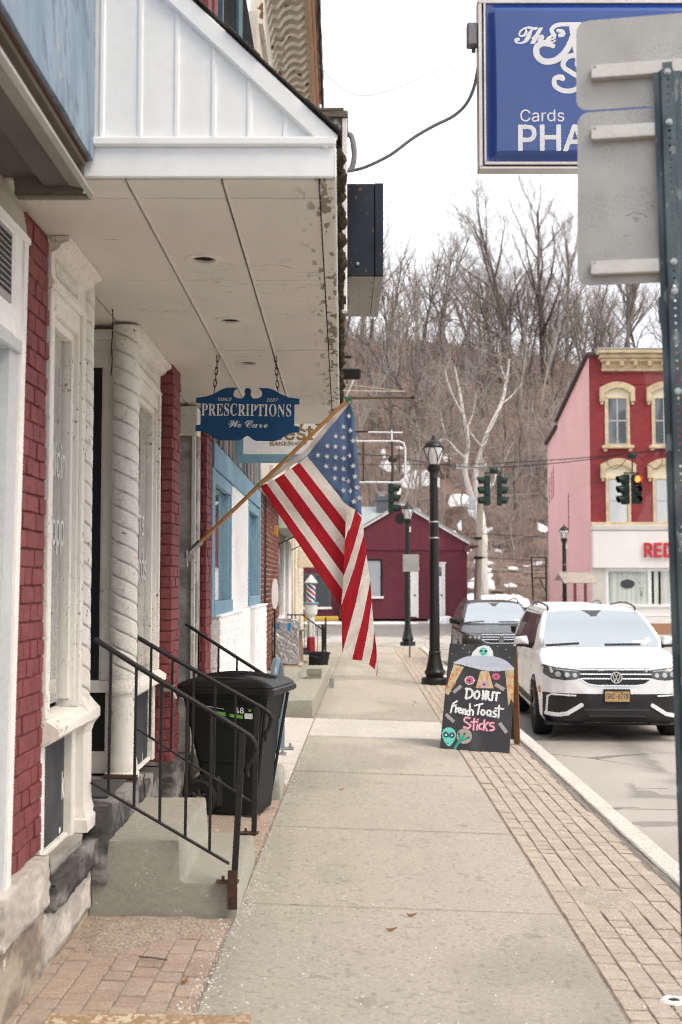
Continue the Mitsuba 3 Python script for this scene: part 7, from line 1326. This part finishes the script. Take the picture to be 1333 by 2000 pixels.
XX, YY = np.meshgrid(np.linspace(-40, 40, 30), np.linspace(57.5, 66, 12), indexing='ij'); obj('yard', grid(np.stack([XX, YY, .02 + .3 * np.clip((YY - 57) / 9, 0, 1) + .05 * np.sin(XX)], -1)), 'yard_dirt', smooth=True); tag('yard', kind='structure')
# melting snow
r = np.random.default_rng(31); q = []
def snow(cx, cy, rx, ry, h, zf):
    n = 16; a = np.linspace(0, 2 * math.pi, n, endpoint=False); rr = 1 + .35 * (r.random(n) - .5); P = []
    for k, s in enumerate((1.0, .85, .55, .0)):
        x = cx + rx * s * rr * np.cos(a); y = cy + ry * s * rr * np.sin(a); P.append(np.stack([x, y, zf(x, y) + h * (0, .6, .9, 1)[k] - (.05 if k == 0 else 0)], -1))
    q.append(grid(np.array(P), closev=True))
for _ in range(46):
    x = r.uniform(3, 11.5) if r.random() < .75 else r.uniform(-8, 16); y = 72 + 26 * r.random() ** 1.7; snow(x, y, .25 + .7 * r.random() ** 2, .2 + .5 * r.random(), .07, hz)
for x, y, rx in ((5.8, 93, 1.6), (9.0, 90, 1.5), (8.8, 76, 1.2), (6.6, 84, 1.2), (9.5, 80.5, .9), (5.2, 88, 1.0)): snow(x, y, rx * .8, .8, .2, hz)
_x = np.linspace(5.6, 10.6, 70); _y = np.linspace(67.6, 70.2, 16); XX, YY = np.meshgrid(_x, _y, indexing='ij'); _k = meshkit.fbm(np.stack([XX * 1.7, YY * 1.7, XX * 0], -1), 4, 4)
q.append(grid(np.stack([XX, YY, .28 + np.clip(1 - ((YY - 68.9) / 1.2) ** 2, -.3, 1) * .62 * (.45 + _k)], -1)))
flat0 = lambda a, b: R(b) + .195 + .02
for x in np.arange(-3, 3.2, .5): snow(x, 54.6 + .3 * r.random(), .5, .5, .05, lambda a, b: R(b) + 0 * a)
for k in range(26): snow(r.uniform(4.0, 6.2), r.uniform(54.6, 55.6), .12 + .2 * r.random(), .15 + .2 * r.random(), .12 + .22 * r.random(), lambda a, b: R(b) + 0 * a)
for x, y in ((2.02, 23.4), (2.0, 24.0)): snow(x, y, .18, .5, .06, G)
tag(obj('snow', mj(q), 'snow', smooth=True), 'patches of old melting snow on the hillside and by the garage', kind='stuff')
# ------------------------------------------------------------------ bare trees
def grow(seed, H, r0, up=.55, limbs=9, spread=.75, base=.28, levels=4, crook=.10, kids=(6, 5, 4), lenf=.46, twig=.012):
    R_ = np.random.default_rng(seed); segs = [[], []]
    def branch(p, d, L, r, lev):
        n = max(2, int(6 - lev)); pts, rs = [p], [r]; tap = .25 if lev == 0 else .3
        for i in range(n):
            d = d + R_.normal(size=3) * crook * (1 + .4 * lev) + V3(0, 0, up * .16 * (lev > 0)); d = d / np.linalg.norm(d)
            p = p + d * L / n; pts.append(p); rs.append(max(r * (1 - (1 - tap) * (i + 1) / n), twig * .5))
        segs[0 if lev <= 1 else 1].append((np.array(pts), np.array(rs), 7 if lev == 0 else (5 if lev == 1 else 3)))
        if lev >= levels: return
        k = limbs if lev == 0 else kids[min(lev - 1, len(kids) - 1)]
        for j in range(k):
            t = (base + (1 - base) * ((j + R_.random()) / k)) if lev == 0 else (.18 + .82 * (j + R_.random()) / k)
            q = t * n; i = min(int(q), n - 1); pp = pts[i] + (pts[i + 1] - pts[i]) * (q - i); dd = pts[i + 1] - pts[i]; dd = dd / np.linalg.norm(dd)
            az = j * 2.4 + R_.random() * 1.2; a = np.cross(dd, V3(.31, .77, .2)); a /= np.linalg.norm(a); b = np.cross(dd, a); sp = spread * (.75 + .5 * R_.random())
            nd = dd * math.cos(sp) + (a * math.cos(az) + b * math.sin(az)) * math.sin(sp)
            rl = (rs[i] * (.55 if lev == 0 else .6)); branch(pp, nd, L * lenf * (1.15 - .55 * t if lev == 0 else 1 - .4 * t) * (.8 + .4 * R_.random()), max(rl, twig), lev + 1)
    branch(V3(0, 0, -.3), V3(0, 0, 1), H, r0, 0)
    out = []
    for g in segs:
        out.append(mj([tube(p, rr, n, False) for p, rr, n in g]))
    return out
def species(key, m, bark, twg, sm=False):
    scene[key] = {'type': 'shapegroup', 'trunk': mikit.ply(m[0], 'm_' + bark, sm), 'crown': mikit.ply(m[1], 'm_' + twg, sm)}
    return key
BIG = [grow(1, 13, .25, .6, 13, .60, .28, 4, .10, (6, 5, 4), .48, .013), grow(2, 14, .22, .7, 13, .66, .30, 4, .10, (6, 5, 4), .48, .013), grow(3, 11, .22, .45, 11, .80, .25, 4, .12, (6, 5, 4), .5, .013), grow(4, 15, .26, .75, 13, .44, .34, 4, .09, (6, 5, 4), .46, .013)]
SMALL = [grow(5, 9, .14, .7, 9, .6, .25, 3, .13, (5, 4), .42, .016), grow(6, 11, .15, .9, 10, .42, .4, 3, .07, (5, 4), .34, .016), grow(7, 8, .13, .9, 8, .38, .3, 3, .09, (4, 4), .36, .016), grow(8, 7, .10, .4, 10, .85, .2, 3, .17, (5, 4), .5, .014)]
def white_tree():
    k = 74.5 / 2350; W_ = lambda pts: np.array([((u - 945) * k, (u - 945) * .004 + dy, (1110 - v) * k - .4) for u, v, dy in pts])
    A = [([(945, 1110, 0), (943, 1040, 0), (944, 980, 0), (938, 930, 0)], .25, .19), ([(938, 935, 0), (931, 880, .1), (934, 845, .2), (945, 805, .3), (958, 770, .4), (985, 715, .6), (996, 670, .7), (1003, 625, .8)], .17, .05), ([(940, 960, 0), (920, 900, -.2), (908, 850, -.3), (915, 800, -.3), (908, 755, -.4), (898, 700, -.5), (888, 650, -.6)], .15, .04),
         ([(985, 715, .6), (1005, 700, .9), (1022, 680, 1.1), (1035, 665, 1.2)], .05, .02), ([(945, 805, .3), (930, 790, 0), (915, 770, -.3)], .07, .03), ([(912, 830, -.3), (890, 815, -.8), (870, 795, -1.1), (845, 800, -1.3), (825, 790, -1.4)], .07, .02), ([(905, 822, -.3), (880, 820, -.2), (850, 825, 0), (832, 828, .1)], .05, .02), ([(940, 900, .2), (965, 880, .5), (975, 850, .7), (988, 835, .9), (1004, 800, 1.0)], .06, .02), ([(903, 740, -.4), (880, 700, -.8), (868, 660, -1)], .05, .02), ([(996, 670, .7), (985, 640, .6), (982, 615, .5)], .04, .02), ([(910, 775, -.3), (925, 740, -.1), (932, 700, 0)], .045, .02), ([(870, 795, -1.1), (862, 765, -1.2), (858, 740, -1.2)], .035, .015)]
    R_ = np.random.default_rng(3); big = [tube(smoothpts(W_(p), 4), 1.35 * np.linspace(a, b, (len(p) - 1) * 4 + 1), 8, False) for p, a, b in A]; tw = []
    for p, a, b in A[1:]:
        q = smoothpts(W_(p), 6)
        for i in range(3, len(q)):
            for _ in range(2):
                d = R_.normal(size=3) * V3(.8, .8, .5) + V3(0, 0, .55); L = .5 + 1.1 * R_.random(); m = q[i] + d * L * .5; e = m + (d + R_.normal(size=3) * .4) * L * .5; tw.append(tube([q[i], m, e], [.024, .018, .010], 3, False))
                for _ in range(2): g = (d + R_.normal(size=3) * .8) * L * .45; tw.append(tube([m, m + g], [.014, .008], 3, False))
    return [mj(big), mj(tw)]
WT = grow(21, 13.5, .27, .35, 8, .62, .33, 4, .20, (4, 4, 3), .50, .024)
TALL = [species('big_species_%d' % k, m, ('bark_dark', 'bark_grey')[k % 2], ('twig_grey', 'twig_brown')[(k // 2) % 2]) for k, m in enumerate(BIG)]
LOW = [species('low_species_%d' % (k * 3 + c), m, b, t) for k, m in enumerate(SMALL) for c, (b, t) in enumerate([('bark_dark', 'twig_brown'), ('bark_grey', 'twig_grey'), ('bark_pale', 'twig_grey')])]
WH = [species('white_species', white_tree(), 'bark_white', 'bark_pale', True), species('pale_species', WT, 'bark_white', 'bark_pale', True)]
def plant(sp, x, y, s, rz, label, group=None, lean=0.0):
    k = uniq('bare_tree'); tag(k, label, 'tree', group)
    scene[k] = {'type': 'instance', 'shapegroup': {'type': 'ref', 'id': sp}, 'to_world': T().translate([x, y, float(hz(x, y))]).rotate([0, 0, 1], rz).rotate([1, 0, 0], lean).scale(s)}
r = np.random.default_rng(5)
plant(TALL[0], 16.0, 112, 1.38, 20, 'tall wide-crowned bare tree standing highest on the ridge')
plant(TALL[0], 19.6, 115, 1.28, 130, 'tall narrow bare tree on the ridge right of the widest one')
plant(TALL[2], 6.3, 96, 1.0, 200, 'crooked spreading dark tree on the upper slope left of the near lamp')
plant(WH[0], 8.78, 74.5, 1.0, 0, 'white barked forked tree behind the utility pole')
plant(WH[1], 1.3, 86, .95, 160, 'pale barked leaning tree at the left above the garage roof', lean=8)
for k in range(52):   # along the hilltop
    x = -14 + 46 * ((k + r.random()) / 52); y = 106 + 44 * r.random(); s = .62 + .34 * r.random()
    if 12.0 < x * 113 / y < 23 and y < 120: y += 14; s *= .8
    plant(TALL[int(r.integers(4))], x, y, s, r.random() * 360, 'slim bare grey tree in the row along the hilltop', 'trees on the hilltop', r.normal() * 3)
for k in range(26):
    x = 15 + 20 * r.random(); y = 112 + 34 * r.random()
    plant(TALL[int(r.integers(4))], x, y, .5 + .28 * r.random(), r.random() * 360, 'slim bare grey tree in the row along the hilltop', 'trees on the hilltop', r.normal() * 3)
for k in range(150):  # on the slope
    x = -8 + (26 if k < 112 else 38) * r.random(); y = 75 + 46 * r.random() ** .8; s = .5 + .55 * r.random()
    if abs(x - 9) < 1.2 and y < 80: y += 12
    plant(LOW[int(r.integers(12))], x, y, s, r.random() * 360, 'bare young tree growing on the leafy slope', 'trees on the slope', r.normal() * 6)
# brush, saplings and fallen wood
q = {'twig_brown': [], 'twig_grey': [], 'bark_pale': []}
for k in range(5200):
    x = -9 + 36 * r.random(); y = 71.5 + 70 * r.random() ** 1.1; 
    if y < 92 and 3.5 < x < 11.5 and r.random() < .45: continue
    z = float(hz(x, y)); h = (.8 + 2.4 * r.random() ** 2) * (1 if r.random() < .7 else 2.2)
    d = V3(r.normal() * .22, r.normal() * .22, 1); m = list(q)[int(r.choice(3, p=[.5, .3, .2]))]; p1 = V3(x, y, z - .1); p2 = p1 + d * h * .5; p3 = p2 + (d + r.normal(size=3) * .25) * h * .5; w0 = .012 + .022 * r.random()
    q[m].append(tube([p1, p2, p3], [w0, w0 * .7, w0 * .35], 3, False))
    for _ in range(2):
        e = r.normal(size=3) * .5 + V3(0, 0, .6); q[m].append(tube([p2, p2 + e * h * .35], [w0 * .5, w0 * .25], 3, False))
for m, k in (('twig_brown', 'brush'), ('twig_grey', 'brush'), ('bark_pale', 'brush')): tag(obj(k, mj(q[m]), m), 'bare brush and saplings covering the slope', kind='stuff')
for k in range(26):
    x = r.uniform(-6, 13); y = r.uniform(74, 100); a = r.uniform(-.4, .4); L = 1 + 2.5 * r.random(); p = V3(x, y, float(hz(x, y)) + .12); e = p + V3(L * math.cos(a), L * math.sin(a) * .4, 0); e[2] = float(hz(e[0], e[1])) + .2
    tag(obj('fallen_log', tube([p, (p + e) / 2 + V3(0, 0, .05), e], [.10, .09, .06], 6), 'bark_pale'), 'pale fallen log lying on the slope', 'log', 'fallen logs on the slope')

# ------------------------------------------------------------------ small things on the pavement
for k, (x, y, a, lb) in enumerate([(.245, 6.02, 20, 'curled orange leaf on the sidewalk slab in the middle foreground'), (-.66, 5.15, 70, 'small brown leaf on the red pavers beside the door mat'), (.36, 6.3, 10, 'thin dry leaf on the sidewalk just past the dark joint'), (.0, 10.2, 40, 'small dark leaf lying halfway up the sidewalk')]):
    P = np.array([[[u * .028, v * .016 * (1 - abs(u)) , .004 + .010 * u * u + .006 * abs(v)] for v in np.linspace(-1, 1, 5)] for u in np.linspace(-1, 1, 9)])
    tag(obj('fallen_leaf', mv(rot(grid(P), a), x, y, float(G(x, y))), 'dead_leaf', smooth=True), lb, 'leaf')
tag(obj('twig', tube([(-.90, 5.45, .022), (-.84, 5.42, .028), (-.77, 5.41, .02)], .004, 5), 'bark_dark'), 'dark twig lying on the red pavers by the foundation', 'twig')
uc = thing('valve_cap', 'white ringed utility cap set in the brick pavers at lower right', 'utility cap')
obj('ring', lathe([(.018, -.003), (.03, .006), (.05, .004), (.058, -.004)], 24, (1.385, 5.13, float(G(1.385, 5.13)))), 'salt', uc, smooth=40); obj('hole', lathe([(0, .001), (.03, .001)], 16, (1.385, 5.13, float(G(1.385, 5.13)))), 'black', uc)
